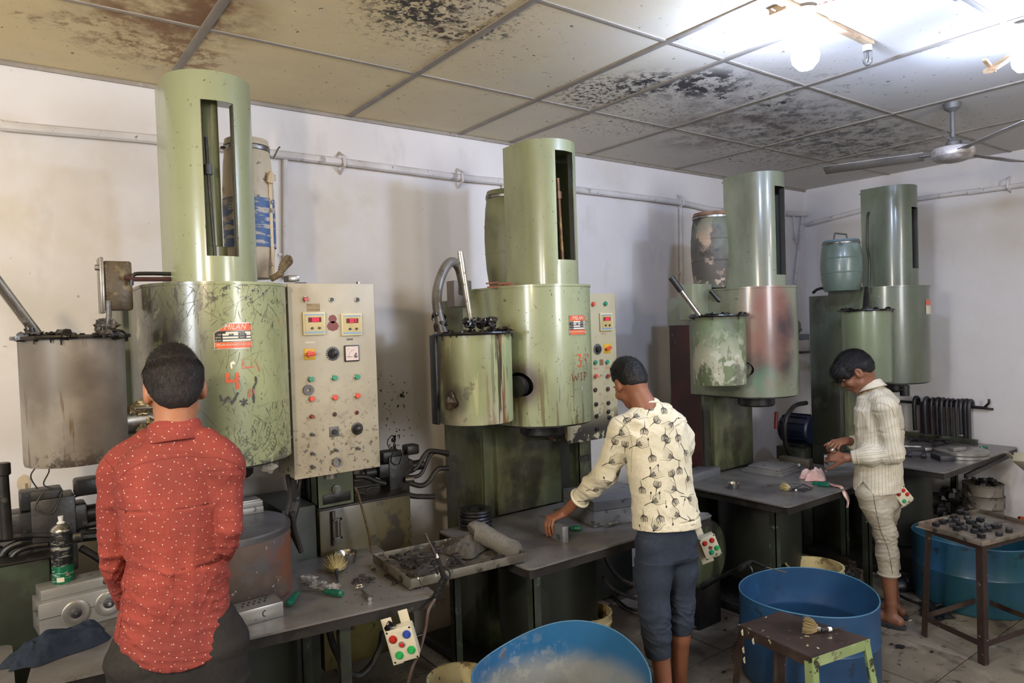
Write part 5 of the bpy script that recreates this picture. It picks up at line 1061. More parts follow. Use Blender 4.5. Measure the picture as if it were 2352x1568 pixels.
# flat plate at the right corner of the second table
o=thing('loose_plate',T_(1615,1180),'thin grey plate sticking out of the second table behind the floral shirt','plate')
q=T_(1618,1182,TZ+.0); obj('plate_body',MB().prism([(q.x-.12,q.y-.03),(q.x+.0,q.y-.045),(q.x+.03,q.y+.0),(q.x-.02,q.y+.08),(q.x-.12,q.y+.08)],TZ+.001,TZ+.006),m_alud,o)
c=at(1632,1256,Y=2.19)
S2,K=station('cream push-button box with two red and two green buttons behind the floral shirt',c,_r*.94+Vector((0,0,.34)),Vector((0,0,.94))-_r*.34,.083,.112,[(-.24,.25,m_red,1),(.22,.27,m_red,1),(.0,.0,m_dred,0),(-.05,-.22,m_grn,1),(.33,-.12,m_gn2,1)],m_sta2,None)
obj('hanger_strip',MB().obox(K(-.03,.02,-.054),_r*.94+Vector((0,0,.34)),Vector((0,0,.94))-_r*.34,(.03,.11,.0015),.001),m_lab,S2)
# grinding disc guard under the second table
o=thing('drum_guard',at(1640,1290,Y=2.5),'large dark round guard standing under the second table behind the button box','machine guard')
q=at(1612,1265,Y=2.6); obj('guard_disc',MB().lathe([(0,-.03),(.19,-.03),(.20,-.02),(.20,.03),(.19,.04),(0,.045)],44,c=(q.x,q.y,q.z-.02),ax=(.1,-1,0)),m_dg,o)
obj('guard_foot',MB().box((q.x-.1,q.y-.05,0),(q.x+.1,q.y+.1,q.z-.15),.01),m_blk,o)
# ---------------------------------------------------------------- third table
def plain_block(name,lab,A,B,dep,h,m_,group=None,extra=None,cat='mould'):
    o=thing(name,(Vector(A)+Vector(B))/2,lab,cat,group); obj('block_body',block(MB(),A,B,dep,h,ch=.0025),m_,o)
    A=Vector(A);B=Vector(B);d=(B-A).normalized();n_=Vector((-d.y,d.x,0))
    if extra:
        for (s,t,ww,dd,z0,hh) in extra: obj('step_plate',MB().obox(up(A+d*(s+ww/2)+n_*(t+dd/2),z0+hh/2),d,n_,(ww/2,dd/2,hh/2),.002),m_,o)
    return o
A=T_(1560,1118);B=T_(1655,1090)
plain_block('stepped_mould','grey stepped mould block on the third table, just right of the floral shirt',A,B,.12,.05,m_mould,extra=[(.0,.03,.13,.08,.05,.02),(.0,.05,.09,.05,.07,.006)])
q=T_(1689,1122); bowl('steel_bowl','small steel bowl near the front edge of the third table',(q.x,q.y+.01,TZ),.034,.032,'steel bowls on the tables')
o=thing('plate_stack',T_(1770,1090),'stack of three steel mould plates on the third table','mould plates')
A=T_(1706,1084);B=T_(1797,1098);C=T_(1848,1078)
for s,z,h in ((1,.0,.018),(.9,.018,.010),(.78,.028,.016)):
    e=(B-A)*s;f=(C-B)*s; c=(A+C)/2; obj('plate',MB().obox(up(c,z+h/2),e,f,(e.length/2,f.length/2,h/2),.002),m_alud,o)
plain_block('steel_block','brownish steel block behind the stacked plates on the third table',T_(1789,1070),T_(1858,1079),.06,.065,mat('brown-grey steel','6b655d',.5,.4,[L('4a443c',4,.45,.65,.7)]))
o=thing('white_chip',T_(1833,1078),'small white upright strip against the brownish block','offcut'); q=T_(1834,1079); obj('chip_body',MB().box((q.x-.009,q.y-.01,TZ),(q.x+.009,q.y-.004,TZ+.042),.001),m_white,o)
o=thing('round_tin',T_(1898,1095),'small shiny cylindrical tin behind the pink cloth','tin'); q=T_(1899,1095); obj('tin_body',MB().lathe([(0,0),(.019,0),(.02,.002),(.02,.048),(.018,.05),(0,.049)],24,c=(q.x,q.y,TZ)),m_chrome,o)
m_pink=mat('stained pink cloth','cfa39a',.85,0,[L('b98579',5,.45,.6,.7),L('7b4a40',14,.6,.66,.7,seed=2),L('e0c4b8',4,.5,.65,.7,seed=3)],bump=.4,bs=250)
q=T_(1868,1100); PK=cloth('pink_cloth','crumpled stained pink cloth with a tail hanging off the third table',(q.x,q.y,TZ+.001),.085,.055,.085,m_pink,21,rz=-.2,n=110,m=34,sharp=.45,ridge=4)
PK.name='pink_cloth'
V=[];F=[]; ctr=[T_(1898,1113)+Vector((0,0,.012)),T_(1915,1117)+Vector((0,0,.010)),T_(1930,1119)+Vector((0,-.01,.006)),at(1942,1135,Y=2.08),at(1948,1150,Y=2.078),at(1946,1166,Y=2.075)]
ctr=smooth(ctr,4); N=[]
for i,p in enumerate(ctr):
    t=i/(len(ctr)-1); w_=.018+.014*math.sin(t*PI*.9)-.022*max(0,t-.75)*4*.9
    for j in range(7): s_=(j/6-.5)*2; V.append(p+Vector((.9,.3,0))*s_*w_+Vector((0,-1,.3))*.006*math.sin(s_*4+t*5))
for i in range(len(ctr)-1):
    for j in range(6): a=i*7+j; F.append((a,a+1,a+8,a+7))
mb=MB(); mb.add(V,F); o=obj('cloth_tail',mb,m_pink,PK); md=o.modifiers.new('s','SOLIDIFY'); md.thickness=.002
screwdriver('green-handled screwdriver lying beside the pink cloth',up(T_(1906,1119),.013),up(T_(1866,1114),.012),up(T_(1808,1109),.004))
brush('flat brush with pale bristles on the third table front edge',up(T_(1795,1124),.018),up(T_(1816,1128),.014),up(T_(1846,1133),.008),.022,m_br,160,splay=.3,seed=4,band=True)
o=thing('steel_rod',T_(1780,1116),'thin bright steel rod lying on the third table','rod'); obj('rod_body',MB().tube([up(T_(1763,1116),.004),up(T_(1768,1115),.004),up(T_(1802,1111),.004)],.003,8),m_chrome,o)
o=thing('small_frame_tool',T_(1848,1125),'small dark wire-framed tool between the brush and the green screwdriver','tool'); obj('tool_frame',MB().tube([up(T_(x,y),.008) for x,y in ((1825,1124),(1845,1115),(1866,1124),(1850,1131))],.0035,6,closed=True),m_dkst,o); obj('tool_plate',MB().obox(up(T_(1845,1124),.004),(1,-.1,0),(0,1,0),(.03,.012,.002)),m_dkst,o)
plain_block('dark_mould','dark mould block on the third table by the person in pinstripes',T_(1895,1098),T_(1975,1092),.1,.04,m_mould)
plain_block('upright_plate','grey steel block standing behind the hands of the person in pinstripes',T_(1893,1075),T_(1965,1078),.05,.085,m_mould)
# ---------------------------------------------------------------- fourth table
random.seed(9)
Z4=TZ
o=thing('disc_pair',T_(2213,1050),'pair of large machined steel discs stacked on the far table','steel disc')
q=T_(2218,1050); q=Vector((q.x+.02,q.y+.03,TZ))
for k in range(2): obj('steel_disc',MB().lathe([(0,.0),(.155,.0),(.16,.003),(.16,.021),(.155,.024),(0,.024)],56,c=(q.x,q.y,TZ+.025*k)),m_alu,o)
plain_block('small_block','small bright block sitting on the stacked steel discs',(q.x-.13,q.y+.0,TZ+.05),(q.x-.03,q.y-.04,TZ+.05),.05,.022,m_alu)
plain_block('steel_block','dark rectangular block at the front edge of the far table',T_(2137,1050),T_(2160,1060),.09,.035,m_dkst)
o=thing('threaded_rod',T_(2120,1035),'long threaded steel rod with a nut on the far table','threaded rod')
A=up(T_(2068,1037),.014);B=up(T_(2178,1037),.014); obj('rod_body',MB().tube([A.lerp(B,i/160) for i in range(161)],lambda t:.0095+.0015*math.sin(t*2*PI*40),8),m_steel,o); obj('rod_nut',MB().cyl(A.lerp(B,.50),A.lerp(B,.64),.02,n=6,ch=.002),m_steel,o)
o=thing('turned_shaft',T_(2100,1050),'stepped dark shaft lying in front of the threaded rod','shaft')
A=up(T_(2068,1048),.016);B=up(T_(2128,1052),.016); obj('shaft_body',MB().cyl(A,A.lerp(B,.3),.012,n=16).cyl(A.lerp(B,.3),A.lerp(B,.45),.02,n=16,ch=.002).cyl(A.lerp(B,.45),A.lerp(B,.82),.008,n=16).cyl(A.lerp(B,.82),B,.021,n=16,ch=.003),m_dkst,o)
o=thing('steel_pipe',T_(2100,1020),'bright steel pipe lying behind the threaded rod','pipe'); obj('pipe_body',MB().cyl(up(T_(2060,1028),.012),up(T_(2115,1030),.012),.011,n=14),m_chrome,o)
for k in range(16):
    x=random.uniform(2080,2225); y=random.uniform(1008,1026); q=T_(x,y); a=random.uniform(-.5,.5); l=random.uniform(.05,.16)
    obj('scrap_offcut',MB().obox(up(q,.012+random.random()*.02),(math.cos(a),math.sin(a),random.uniform(-.1,.1)),(0,1,0),(l/2,.02,.006),.002),m_scrap,label='dark metal offcut in the heap at the back of the far table',cat='offcut',group='metal offcuts at the back of the far table')
o=thing('long_bar',T_(2150,1012),'long dark steel bar lying along the back of the far table','steel bar'); obj('bar_body',MB().obox(up(T_(2150,1010),.02),T_(2230,1022)-T_(2080,1003),(0,1,0),(.3,.02,.02),.003),m_dg,o)
q=up(T_(2262,1033),.015); screwdriver('short green-handled screwdriver right of the steel discs',q+Vector((.02,-.01,0)),q+Vector((-.02,.02,0)),q+Vector((-.05,.03,-.005)))
# rack of bent pipes on the side wall
RK=thing('pipe_rack',(WX-.06,2.35,.7),'rack of bent dark pipes hooked on the side wall above the far table','pipe rack')
zr=at(2170,925,X=WX-.06).z; y0=at(2240,935,X=WX-.06).y; y1=at(2065,925,X=WX-.06).y
obj('rack_bar',MB().cyl((WX-.05,y0-.075,zr-.02),(WX-.05,y1+.1,zr-.01),.012,n=10),m_blk,RK)
obj('rack_tap',MB().tube([(WX-.01,y0-.1,zr-.03),(WX-.05,y0-.06,zr-.02),(WX-.06,y0-.09,zr+.02),(WX-.06,y0-.09,zr+.05)],.009,8,sub=3),m_blk,RK)
for i,x in enumerate((2104,2128,2143,2155,2166,2178,2188,2200,2210,2220,2229)):
    y=at(x,940,X=WX-.08).y; l=random.uniform(.22,.30) if x<2225 else .36; r_=random.choice((.011,.014,.016))
    obj('bent_pipe',MB().tube([(WX-.035,y+.0,zr-.03),(WX-.045,y,zr+.02),(WX-.085,y,zr+.03),(WX-.11,y,zr-.01),(WX-.11,y,zr-.1),(WX-.10,y,zr-l)],r_,10,sub=4),m_dkst if i%3 else m_hose,RK)
obj('hanging_sheet',MB().box((WX-.10,at(2140,940,X=WX-.1).y,zr-.27),(WX-.09,at(2112,940,X=WX-.1).y,zr-.0),.002),mat('maroon hanging sheet','3a1c1c',.6),RK)
# brace and box at the far table's end
q0=at(2218,1094,Y=1.90); q1=at(2318,1045,Y=1.90)
o=thing('angle_brace',q0,'black diagonal brace under the right end of the far table','brace'); obj('brace_bar',MB().obox((q0+q1)/2,q1-q0,(0,1,0),((q1-q0).length/2,.012,.014),.002),m_blk,o)
c=at(2350,1058,Y=1.8); o=thing('switch_box',c-Vector((0,0,.06)),'cream switch box at the right edge of the frame, hung from the far table','switch box')
obj('box_body',MB().obox(c+Vector((.03,0,-.01)),(.8,-.2,-.55),(0,1,0),(.075,.04,.035),.006),m_sta2,o); obj('hanger_strip',MB().obox(at(2325,1050,Y=1.86),(.8,-.2,-.55),(0,1,0),(.075,.015,.002)),m_lab,o)
c=at(2076,1140,Y=1.84)
S3,K=station('cream push-button box behind the hip of the person in pinstripes',c,_r*.79+Vector((0,0,.61)),Vector((0,0,.79))-_r*.61,.075,.10,[(-.2,.3,m_red,1),(.25,.3,m_red,1),(-.2,-.2,m_grn,1),(.3,-.0,m_red,1)],m_sta2,None)
obj('hanger_strip',MB().obox(K(-.03,-.0,-.05),_r*.79+Vector((0,0,.61)),Vector((0,0,.79))-_r*.61,(.03,.07,.0015),.001),m_lab,S3)
# ---------------------------------------------------------------- bins, buckets, stools on the floor
m_bin=mat('blue drum plastic','264a70',.4,0,[L('1f3f60',2,.42,.65,.7),L('31608c',3,.55,.7,.5,seed=2),L('2a2a30',9,.64,.68,.6,seed=3),L('1d3f66',5,.5,.62,.5,z=(.25,.0),seed=4)],coat=.15)
m_bin1=mat('chalky blue drum plastic','27638f',.45,0,[L('8c8c86',3.5,.25,.42,.92,at=(.0,.3,.15),rad=.75,el=(.7,.6,.8),z=(.50,.40),seed=2),L('6b5a4a',8,.50,.62,.8,at=(-.1,.28,.53),rad=.17,el=(.8,.5,1.3),seed=3),L('a5a39a',22,.5,.62,.6,at=(0,.25,.24),rad=.4,seed=4),L('7b6248',5,.55,.65,.6,z=(.35,.1),seed=5)],coat=.1)
m_bin3=mat('teal-blue drum plastic','1f4c5a',.4,0,[L('1c4b5c',2,.42,.65,.7),L('274f74',2,.5,.65,.7,seed=2),L('20262a',8,.62,.66,.7,seed=3)],coat=.15)
def bin_(lab,c,r,h,m_,wob=.012,seed=0,ridge=.55,rimf=None,n=72):
    o=thing('cut_drum',c,lab,'bin','blue cut-down drums used as bins')
    def rz(a,t): return r*(1+.012*t)*(1+wob*math.sin(2*a+seed)*t+wob*.5*math.sin(3*a+seed*2)*t)
    def hz(a): return h*(1+.02*math.sin(2*a+seed))+(rimf(a) if rimf else 0)
    rows=[(0,0,.0),(0,.90,.0),(0,.985,.012),(0,1.0,.05),(1,1.0,ridge-.02),(1,1.012,ridge),(1,1.0,ridge+.02),(1,1,.8),(1,1,1)]
    V=[];F=[]
    ins=[(.99,1),(.985,.8),(.985,ridge+.02),(.975,ridge),(.985,ridge-.02),(.98,.06),(.95,.02),(0,.02)]
    prof=[(k[1],k[2]) for k in rows]+ins
    for k,t in prof:
        for i in range(n): a=2*PI*i/n; R=rz(a,t)*k; V.append((R*math.cos(a),R*math.sin(a),hz(a)*t))
    for j in range(len(prof)-1):
        for i in range(n): q=(i+1)%n; F.append((j*n+i,j*n+q,(j+1)*n+q,(j+1)*n+i))
    mb=MB(); mb.add(V,F); obj('drum_wall',mb,m_,o,world=False,sm=50)
    P=[(rz(2*PI*i/n,1)*.995*math.cos(2*PI*i/n),rz(2*PI*i/n,1)*.995*math.sin(2*PI*i/n),hz(2*PI*i/n)) for i in range(n)]
    obj('cut_rim',MB().tube(P,.0032,6,closed=True),m_rim,o,world=False); return o
m_rim=mat('pale blue cut edge','44718f',.5)
bin_('deep blue cut drum behind the small stool',(3.16,1.90,0),.318,.41,m_bin,seed=1)
bin_('teal-blue cut drum under the square tray stand at the right',(4.76,1.76,0),.33,.40,m_bin3,seed=2)
bin_('bright blue cut drum with wavy rim and chalky inside at the frame bottom',(1.555,1.865,0),.315,.552,m_bin1,wob=.03,seed=.6,rimf=lambda a:.015*math.cos(2*a-1.6)+.008*math.sin(3*a))
# cream buckets
m_bkt=mat('stained cream bucket','c9ba8a',.5,0,[L('3a2f20',9,.55,.60,.9,ro=.7),L('8f7a4a',5,.5,.62,.7,seed=2),L('1f1a14',14,.58,.62,.9,seed=3)])
def bucket(lab,c,r,h,full=True,name='paint_bucket'):
    o=thing(name,c,lab,'bucket','stained cream buckets')
    obj('bucket_body',MB().lathe([(0,0),(r*.86,0),(r*.88,.006),(r*.985,h*.86),(r*1.04,h*.87),(r*1.04,h*.90),(r,h*.91),(r*1.01,h),(r*1.045,h),(r*1.045,h*1.01),(r*.97,h*1.01),(r*.955,h*.9),(r*.84,h*.08),(0,h*.07)],44),m_bkt,o,world=False)
    if full: obj('black_residue',MB().blob((0,0,h*.55),r*.86,3,.18,24,(1,1,.25)),m_tar,o,world=False)
    return o
q=at(1060,1560,Z=.33); bucket('stained cream bucket left of the bright blue drum',(q.x,q.y+.02,0),.125,.33)
q=at(1878,1300,Z=.30); bucket('stained cream bucket half hidden behind the deep blue drum',(q.x,q.y+.02,0),.155,.30)
q=at(1370,1452,Z=.28); bucket('stained bucket just showing above the bright blue drum rim',(q.x+.05,q.y+.12,0),.12,.33)
q=at(1950,1335,Z=.1)
mb=MB()
for k in range(16): mb.blob((q.x+random.uniform(-.06,.08),q.y+random.uniform(-.05,.05),random.uniform(.03,.2)),random.uniform(.02,.045),k,.5,10)
obj('plastic_rags',mb,mat('dull plastic scrap','4a453f',.25,0,[L('8a857c',20,.58,.62,.7)],bump=.5),label='heap of crumpled dark plastic beside the hidden cream bucket',cat='rags',kind='stuff')
# stool
def leg_frame(o,P,zt,splay,t,m_,stretch=None,ms=None):
    C=sum(P,Vector())/4; feet=[]
    for p in P:
        f=C+(p-C)*splay; f=Vector((f.x,f.y,0)); a=Vector((p.x,p.y,zt)); d=(a-f)
        ex=(C-p); ex.z=0; s1=Vector((P[1].x-P[0].x,P[1].y-P[0].y,0)).normalized(); s2=Vector((P[3].x-P[0].x,P[3].y-P[0].y,0)).normalized()
        sx=1 if ex.dot(s1)>0 else -1; sy=1 if ex.dot(s2)>0 else -1
        mb=MB()
        for (u,v) in ((s1*sx,s2*sy),(s2*sy,s1*sx)):
            c=(a+f)/2+u*t/2; mb.obox(c,d,u,(d.length/2,t/2,.0025))
        obj('leg',mb,ms[len(feet)] if ms else m_,o); feet.append(f)
    if stretch:
        for i in range(4):
            a=feet[i].lerp(Vector((P[i].x,P[i].y,zt)),stretch); b=feet[(i+1)%4].lerp(Vector((P[(i+1)%4].x,P[(i+1)%4].y,zt)),stretch)
            obj('stretcher',MB().obox((a+b)/2,b-a,(0,0,1),((b-a).length/2,.014,.0025)),m_,o)
    return feet
m_stl=mat('brown painted stool steel','40332f',.35,.2,[L('574a44',3,.45,.65,.7),L('c9bf9c',30,.655,.68,.9,seed=2),L('241c19',6,.5,.62,.7,seed=3)])
m_stg=mat('chipped green stool paint','8a9c68',.45,0,[L('2b2620',12,.56,.60,.95,ro=.7),L('a8b284',5,.55,.65,.5,seed=2)])
ZS=.5
P=[at(1697,1434,Z=ZS),at(1865,1510,Z=ZS),at(1997,1465,Z=ZS),at(1792,1403,Z=ZS)]
cen=sum(P,Vector())/4
ST=thing('steel_stool',(cen.x,cen.y,0),'small square brown steel stool with chipped green sides in front of the deep blue drum','stool')
poly=[(p.x,p.y) for p in P]
obj('stool_top',MB().prism(poly,ZS-.004,ZS),m_stl,ST)
for i in range(4):
    a,b=P[i],P[(i+1)%4]; obj('side_rail',MB().obox((a+b)/2-Vector((0,0,.021)),b-a,(0,0,1),((b-a).length/2,.019,.0025)),m_stg if i==1 else m_stl,ST)
leg_frame(ST,P,ZS-.02,1.28,.032,m_stl,.35,[m_stl,m_stg,m_stg,m_stl])
mb=MB()
for (i,s,z) in ((0,.05,-.09),(0,.06,-.13),(0,.2,-.035),(0,.04,-.02)):
    p=P[0].lerp(P[1],s)+Vector((-.012,-.012,z)); mb.blob(p,.006,i,.3,8,(.8,.8,2.2))
obj('paint_drip',mb,m_lab,ST,kind='stuff')
brush('old brush with matted brown bristles lying on the small stool',up(at(1845,1447,Z=ZS),.02),up(at(1878,1452,Z=ZS),.014),up(at(1942,1448,Z=ZS),.012),.03,m_br2,380,splay=.25,seed=8,band=True)
# tray stand
ZT=.60
A=at(2110,1198,Z=.62);B=at(2256,1243,Z=.62);C=at(2400,1207,Z=.62)
TS,tu2=tray('moulding_tray','square steel tray of black rubber cubes standing on the tray stand',A,B,C,.025,m_=mat('rust-flecked steel tray','7b7568',.45,.4,[L('5b4a3d',5,.45,.6,.8),L('2e2822',18,.6,.64,.8,seed=2),L('a58f80',3,.45,.6,.5,seed=3)]))
D=A+C-B; cc=(A+B+C+D)/4; SP=[cc+(p-cc)*.88 for p in (A,B,C,D)]
TSn=thing('tray_stand',(cc.x,cc.y,0),'tall brown angle-iron stand carrying the square tray','stand')
m_ts=mat('brown angle iron','3d2f2b',.4,.3,[L('57483f',4,.45,.65,.7),L('b5a888',30,.67,.69,.8,seed=2)])
leg_frame(TSn,SP,.594,1.12,.034,m_ts,.17)
for i in range(4): a,b=SP[i],SP[(i+1)%4]; obj('top_rail',MB().obox(Vector(((a.x+b.x)/2,(a.y+b.y)/2,.578)),b-a,(0,0,1),((b-a).length/2,.015,.0025)),m_ts,TSn)
random.seed(14)
cubes=[(2165,1197),(2180,1193),(2197,1193),(2188,1204),(2205,1202),(2198,1212),(2215,1210),(2222,1198),(2236,1197),(2228,1208),(2243,1208),(2252,1203),(2238,1218),(2256,1216),(2268,1206),(2270,1213),(2283,1207),(2293,1205),(2318,1215),(2254,1229),(2295,1224),(2218,1188),(2190,1186),(2205,1185),(2150,1203)]
for i,(x,y) in enumerate(cubes):
    q=at(x,y+6,Z=.598); a=random.uniform(-.5,.5); s=.0145; lift=.026 if i in (7,9,11,21,23) else 0
    o=obj('rubber_cube',MB().obox(up(q,s*.75+lift),(math.cos(a),math.sin(a),random.uniform(-.2,.2) if lift else 0),(0,1,0),(s,s,s*.75),.002),m_rub,label='black moulded rubber cube in the heap on the square tray',cat='rubber cube',group='black rubber cubes on the square tray')
o=bpy.data.objects.get('rubber_cube.024'); o['label']='black rubber cube lying apart nearest the tray left corner'; del o['group']
q=at(2173,1203,Z=.60); obj('foil_chip',MB().obox(up(q,.03),(1,0,.1),(0,1,0),(.012,.010,.001)),m_alu,label='small shiny pale-blue foil chip on the rubber cubes',cat='chip')
# hose gun lying over the deep blue drum
G2_=thing('air_gun',at(1700,1300,Z=.42)-Vector((0,0,.02)),'black air gun with a thin nozzle resting on the deep blue drum rim','hand tool')
def bq(x,y,Z=.44): return at(x,y,Z=Z)
obj('nozzle_tube',MB().cyl(bq(1752,1300),bq(1806,1314),.0028,n=8),mat('brass tube','9a8a68',.35,.6),G2_)
obj('gun_body',MB().tube([bq(1700,1305),bq(1722,1290),bq(1740,1294),bq(1760,1303)],lambda t:.016-.008*t,12,sub=4).tube([bq(1712,1294),bq(1724,1302),bq(1729,1316,.41)],.006,8,sub=3),m_blkp,G2_)
obj('air_hose',MB().tube([bq(1706,1302),bq(1680,1312,.40),bq(1640,1335,.30),bq(1600,1358,.2),bq(1560,1372,.1),bq(1500,1392,.03),at(1440,1395,Z=.02),at(1380,1330,Z=.02)],.009,8,sub=5),m_hose,G2_)
# hoses under the second table
HH=thing('floor_hose',at(1400,1380,Z=0),'black hose looping on the floor under the second table','hose')
obj('hose',MB().tube([at(x,y,Y=2.6) for x,y in ((1385,1250),(1395,1290),(1420,1325),(1450,1340),(1480,1345))],.011,8,sub=4),m_hose,HH); obj('hose',MB().tube([at(x,y,Y=2.5) for x,y in ((1385,1325),(1405,1350),(1450,1372),(1490,1380))],.008,8,sub=4),m_hose,HH)
H1=thing('floor_hose',at(820,1560,Y=2.5),'thick black hose looping under the nearest table','hose')
obj('hose',MB().tube([at(x,y,Y=2.55) for x,y in ((755,1440),(765,1480),(790,1530),(820,1552),(850,1530),(872,1490),(880,1450))],.013,10,sub=5),m_hose,H1)
H3=thing('floor_hose',at(2090,1400,Z=0),'thin brown hose lying on the floor and up the teal-blue drum','hose')
obj('hose',MB().tube([at(2050,1357,Z=.01),at(2085,1375,Z=.01),at(2130,1390,Z=.012),at(2160,1388,Z=.03),at(2190,1365,Z=.08),at(2212,1330,Z=.16),at(2225,1285,Z=.26)],.007,8,sub=5),m_oldhose,H3)
# tins stacked by the side wall
m_tin=mat('caked paint tin','746d62',.5,.2,[L('2c2722',7,.50,.56,.9,ro=.7,st=(1,1,.6)),L('b5ac9c',5,.55,.65,.7,seed=3),L('4a3f30',4,.5,.62,.7,seed=4)])
q=at(2258,1200,X=5.72); base_=Vector((5.72,q.y,0)); 
names=['bottom','second from bottom','middle','second from top','top']
tz=0
for k in range(6):
    h=.085; r_=.13-.003*(k%2)
    o=thing('paint_tin',(base_.x+random.uniform(-.008,.008),base_.y+random.uniform(-.008,.008),tz),'','tin','caked paint tins stacked by the side wall')
    o['label']=['caked paint tin at the bottom of the stack by the side wall','caked paint tin second from the bottom of the wall stack','caked paint tin third from the bottom of the wall stack','caked paint tin third from the top of the wall stack','caked paint tin second from the top of the wall stack','topmost caked paint tin of the stack, with rags on it'][k]
    obj('tin_body',MB().lathe([(0,0),(r_,0),(r_*1.02,.004),(r_,.008),(r_,h-.010),(r_*1.025,h-.006),(r_*1.02,h-.001),(r_*.9,h-.001),(r_*.88,h-.008),(0,h-.008)],36),m_tin,o,world=False)
    tz+=h
mb=MB()
for k in range(12): mb.blob((base_.x+random.uniform(-.09,.09),base_.y+random.uniform(-.09,.09),tz+random.uniform(0,.015)),random.uniform(.015,.03),k,.5,9)
obj('tin_rags',mb,m_blk,label='blackened rags lying on top of the paint tin stack',cat='rags',kind='stuff')
q=at(2193,1150,Y=2.2); mb=MB()
for k in range(26): mb.blob((q.x+random.uniform(-.1,.1),q.y+random.uniform(-.1,.1),random.uniform(.05,.42)),random.uniform(.03,.06),k,.5,10)
obj('oily_clutter',mb,m_blk,label='heap of black oily rags under the far table beside the tins',cat='rags',kind='stuff')
q=at(2349,1195,X=5.75); o=thing('plastic_crate',(5.8,q.y-.1,0),'small piece of an orange-red plastic crate at the right edge','crate')
m_cr=mat('orange-red crate plastic','a5482f',.5)
for z in (.06,.14,.22,.30): obj('crate_rail',MB().box((5.8,q.y-.3,z-.012),(5.9,q.y-.27,z+.012)).box((5.8,q.y-.3,z-.012),(5.82,q.y,z+.012)) if 0 else MB().box((5.7,q.y-.3,z-.014),(5.715,q.y+.01,z+.014)),m_cr,o)
for k in range(4): obj('crate_post',MB().box((5.70,q.y-.3+.1*k,0),(5.715,q.y-.285+.1*k,.31)),m_cr,o)
obj('crate_base',MB().box((5.7,q.y-.3,0),(5.97,q.y+.01,.01)),m_cr,o)
# floor litter
o=thing('foil_scrap',at(1600,1442,Z=0),'crumpled silver foil scrap on the floor beside the person in slate trousers','foil'); obj('foil_body',MB().blob(up(at(1600,1440,Z=0),.012),.03,3,.4,18,(1.4,.8,.4),3),m_alu,o)
random.seed(4)
for i,(x,y,s) in enumerate(((2065,1485,.012),(2048,1480,.006),(1663,1544,.007),(2073,1487,.01),(1550,1518,.006),(1562,1512,.007),(1665,1447,.006),(2140,1498,.006),(1668,1420,.005))):
    q=at(x,y,Z=0); obj('rubber_scrap',MB().blob(up(q,.004),s*1.3,i,.5,9,(1.6,.8,.4)),m_rub,label='small black rubber scrap lying on the tiled floor',cat='scrap',group='black rubber scraps on the tiled floor')
q=at(2086,1427,Z=0); obj('cigarette_stub',MB().cyl(up(q,.004),up(q,.004)+Vector((.022,-.008,0)),.0035,n=10),m_lab,label='small pale stub on the floor right of the sandal',cat='litter')
# spare clogs and dark scrap near the teal drum
def clog(name,lab,c,a,s=1,m_=None,cat='shoe',group=None,foot=False):
    o=thing(name,c,lab,cat,group,a)
    # sole along +y
    V=[];F=[];n=28
    out=lambda t:(.040*math.sin(t)*(1+.12*math.cos(t)), .125*math.cos(t))
    rings=[(0,.94),(.006,1.0),(.022,1.0),(.024,.9)]
    for z,k in rings:
        for i in range(n): x,y=out(2*PI*i/n); V.append((x*k*s,y*k*s,z*s))
    for j in range(len(rings)-1):
        for i in range(n): q=(i+1)%n; F.append((j*n+i,j*n+q,(j+1)*n+q,(j+1)*n+i))
    F.append(tuple(range(n))[::-1]); F.append(tuple(3*n+i for i in range(n)))
    mb=MB(); mb.add(V,F); obj('sole',mb,m_ or m_rubsole,o,world=False)
    mb=MB(); V=[];F=[]; M_=10;N_=14
    for j in range(M_+1):
        y=.115-.115*j/M_; w_=.041*math.sqrt(max(.02,1-(max(0,y-.02)/.105)**2)); hh=.064*(1-(y/.13)**2)**.6 if y<.13 else 0
        for i in range(N_+1): t=PI*i/N_; V.append((w_*1.22*math.cos(t)*s,y*s,(.016+hh*math.sin(t)**.8)*s))
    for j in range(M_):
        for i in range(N_): a_=j*(N_+1)+i; F.append((a_,a_+1,a_+N_+2,a_+N_+1))
    mb.add(V,F); u=obj('upper',mb,m_ or m_rubsole,o,world=False); md=u.modifiers.new('s','SOLIDIFY'); md.thickness=.004*s
    return o
m_rubsole=mat('dark grey sandal rubber','3b3a3c',.5,0,[L('2a292b',5,.45,.62,.7),L('55514c',14,.6,.66,.6,seed=2)])
q=at(2100,1345,Z=0); clog('rubber_clog','black rubber clog lying by the teal drum, nearer the drum',(q.x,q.y,0),1.2,1,m_blk); q=at(2078,1355,Z=0); clog('rubber_clog','black rubber clog lying behind the person in pinstripes',(q.x,q.y,0),.9,1,m_blk)
mb=MB(); q=at(2150,1410,Z=0)
for k in range(14): mb.blob((q.x+random.uniform(-.12,.12),q.y+random.uniform(-.05,.1),.015),random.uniform(.02,.04),k,.5,10,(1.5,1.2,.4))
obj('rubber_sheets',mb,m_rub,label='flat black rubber flash heaped on the floor at the teal drum foot',cat='scrap',kind='stuff')
# dark timbers and rails on the floor between the far tables
o=thing('floor_beam',at(1700,1290,Z=.03),'dark steel beam lying on the floor behind the second table','beam'); obj('beam_body',MB().obox(at(1660,1290,Z=.03),(1,-.15,0),(0,1,0),(.5,.04,.03),.004),mat('rust-brown beam','3d2c24',.6,.1,[L('241c18',3,.45,.6,.8)]),o)

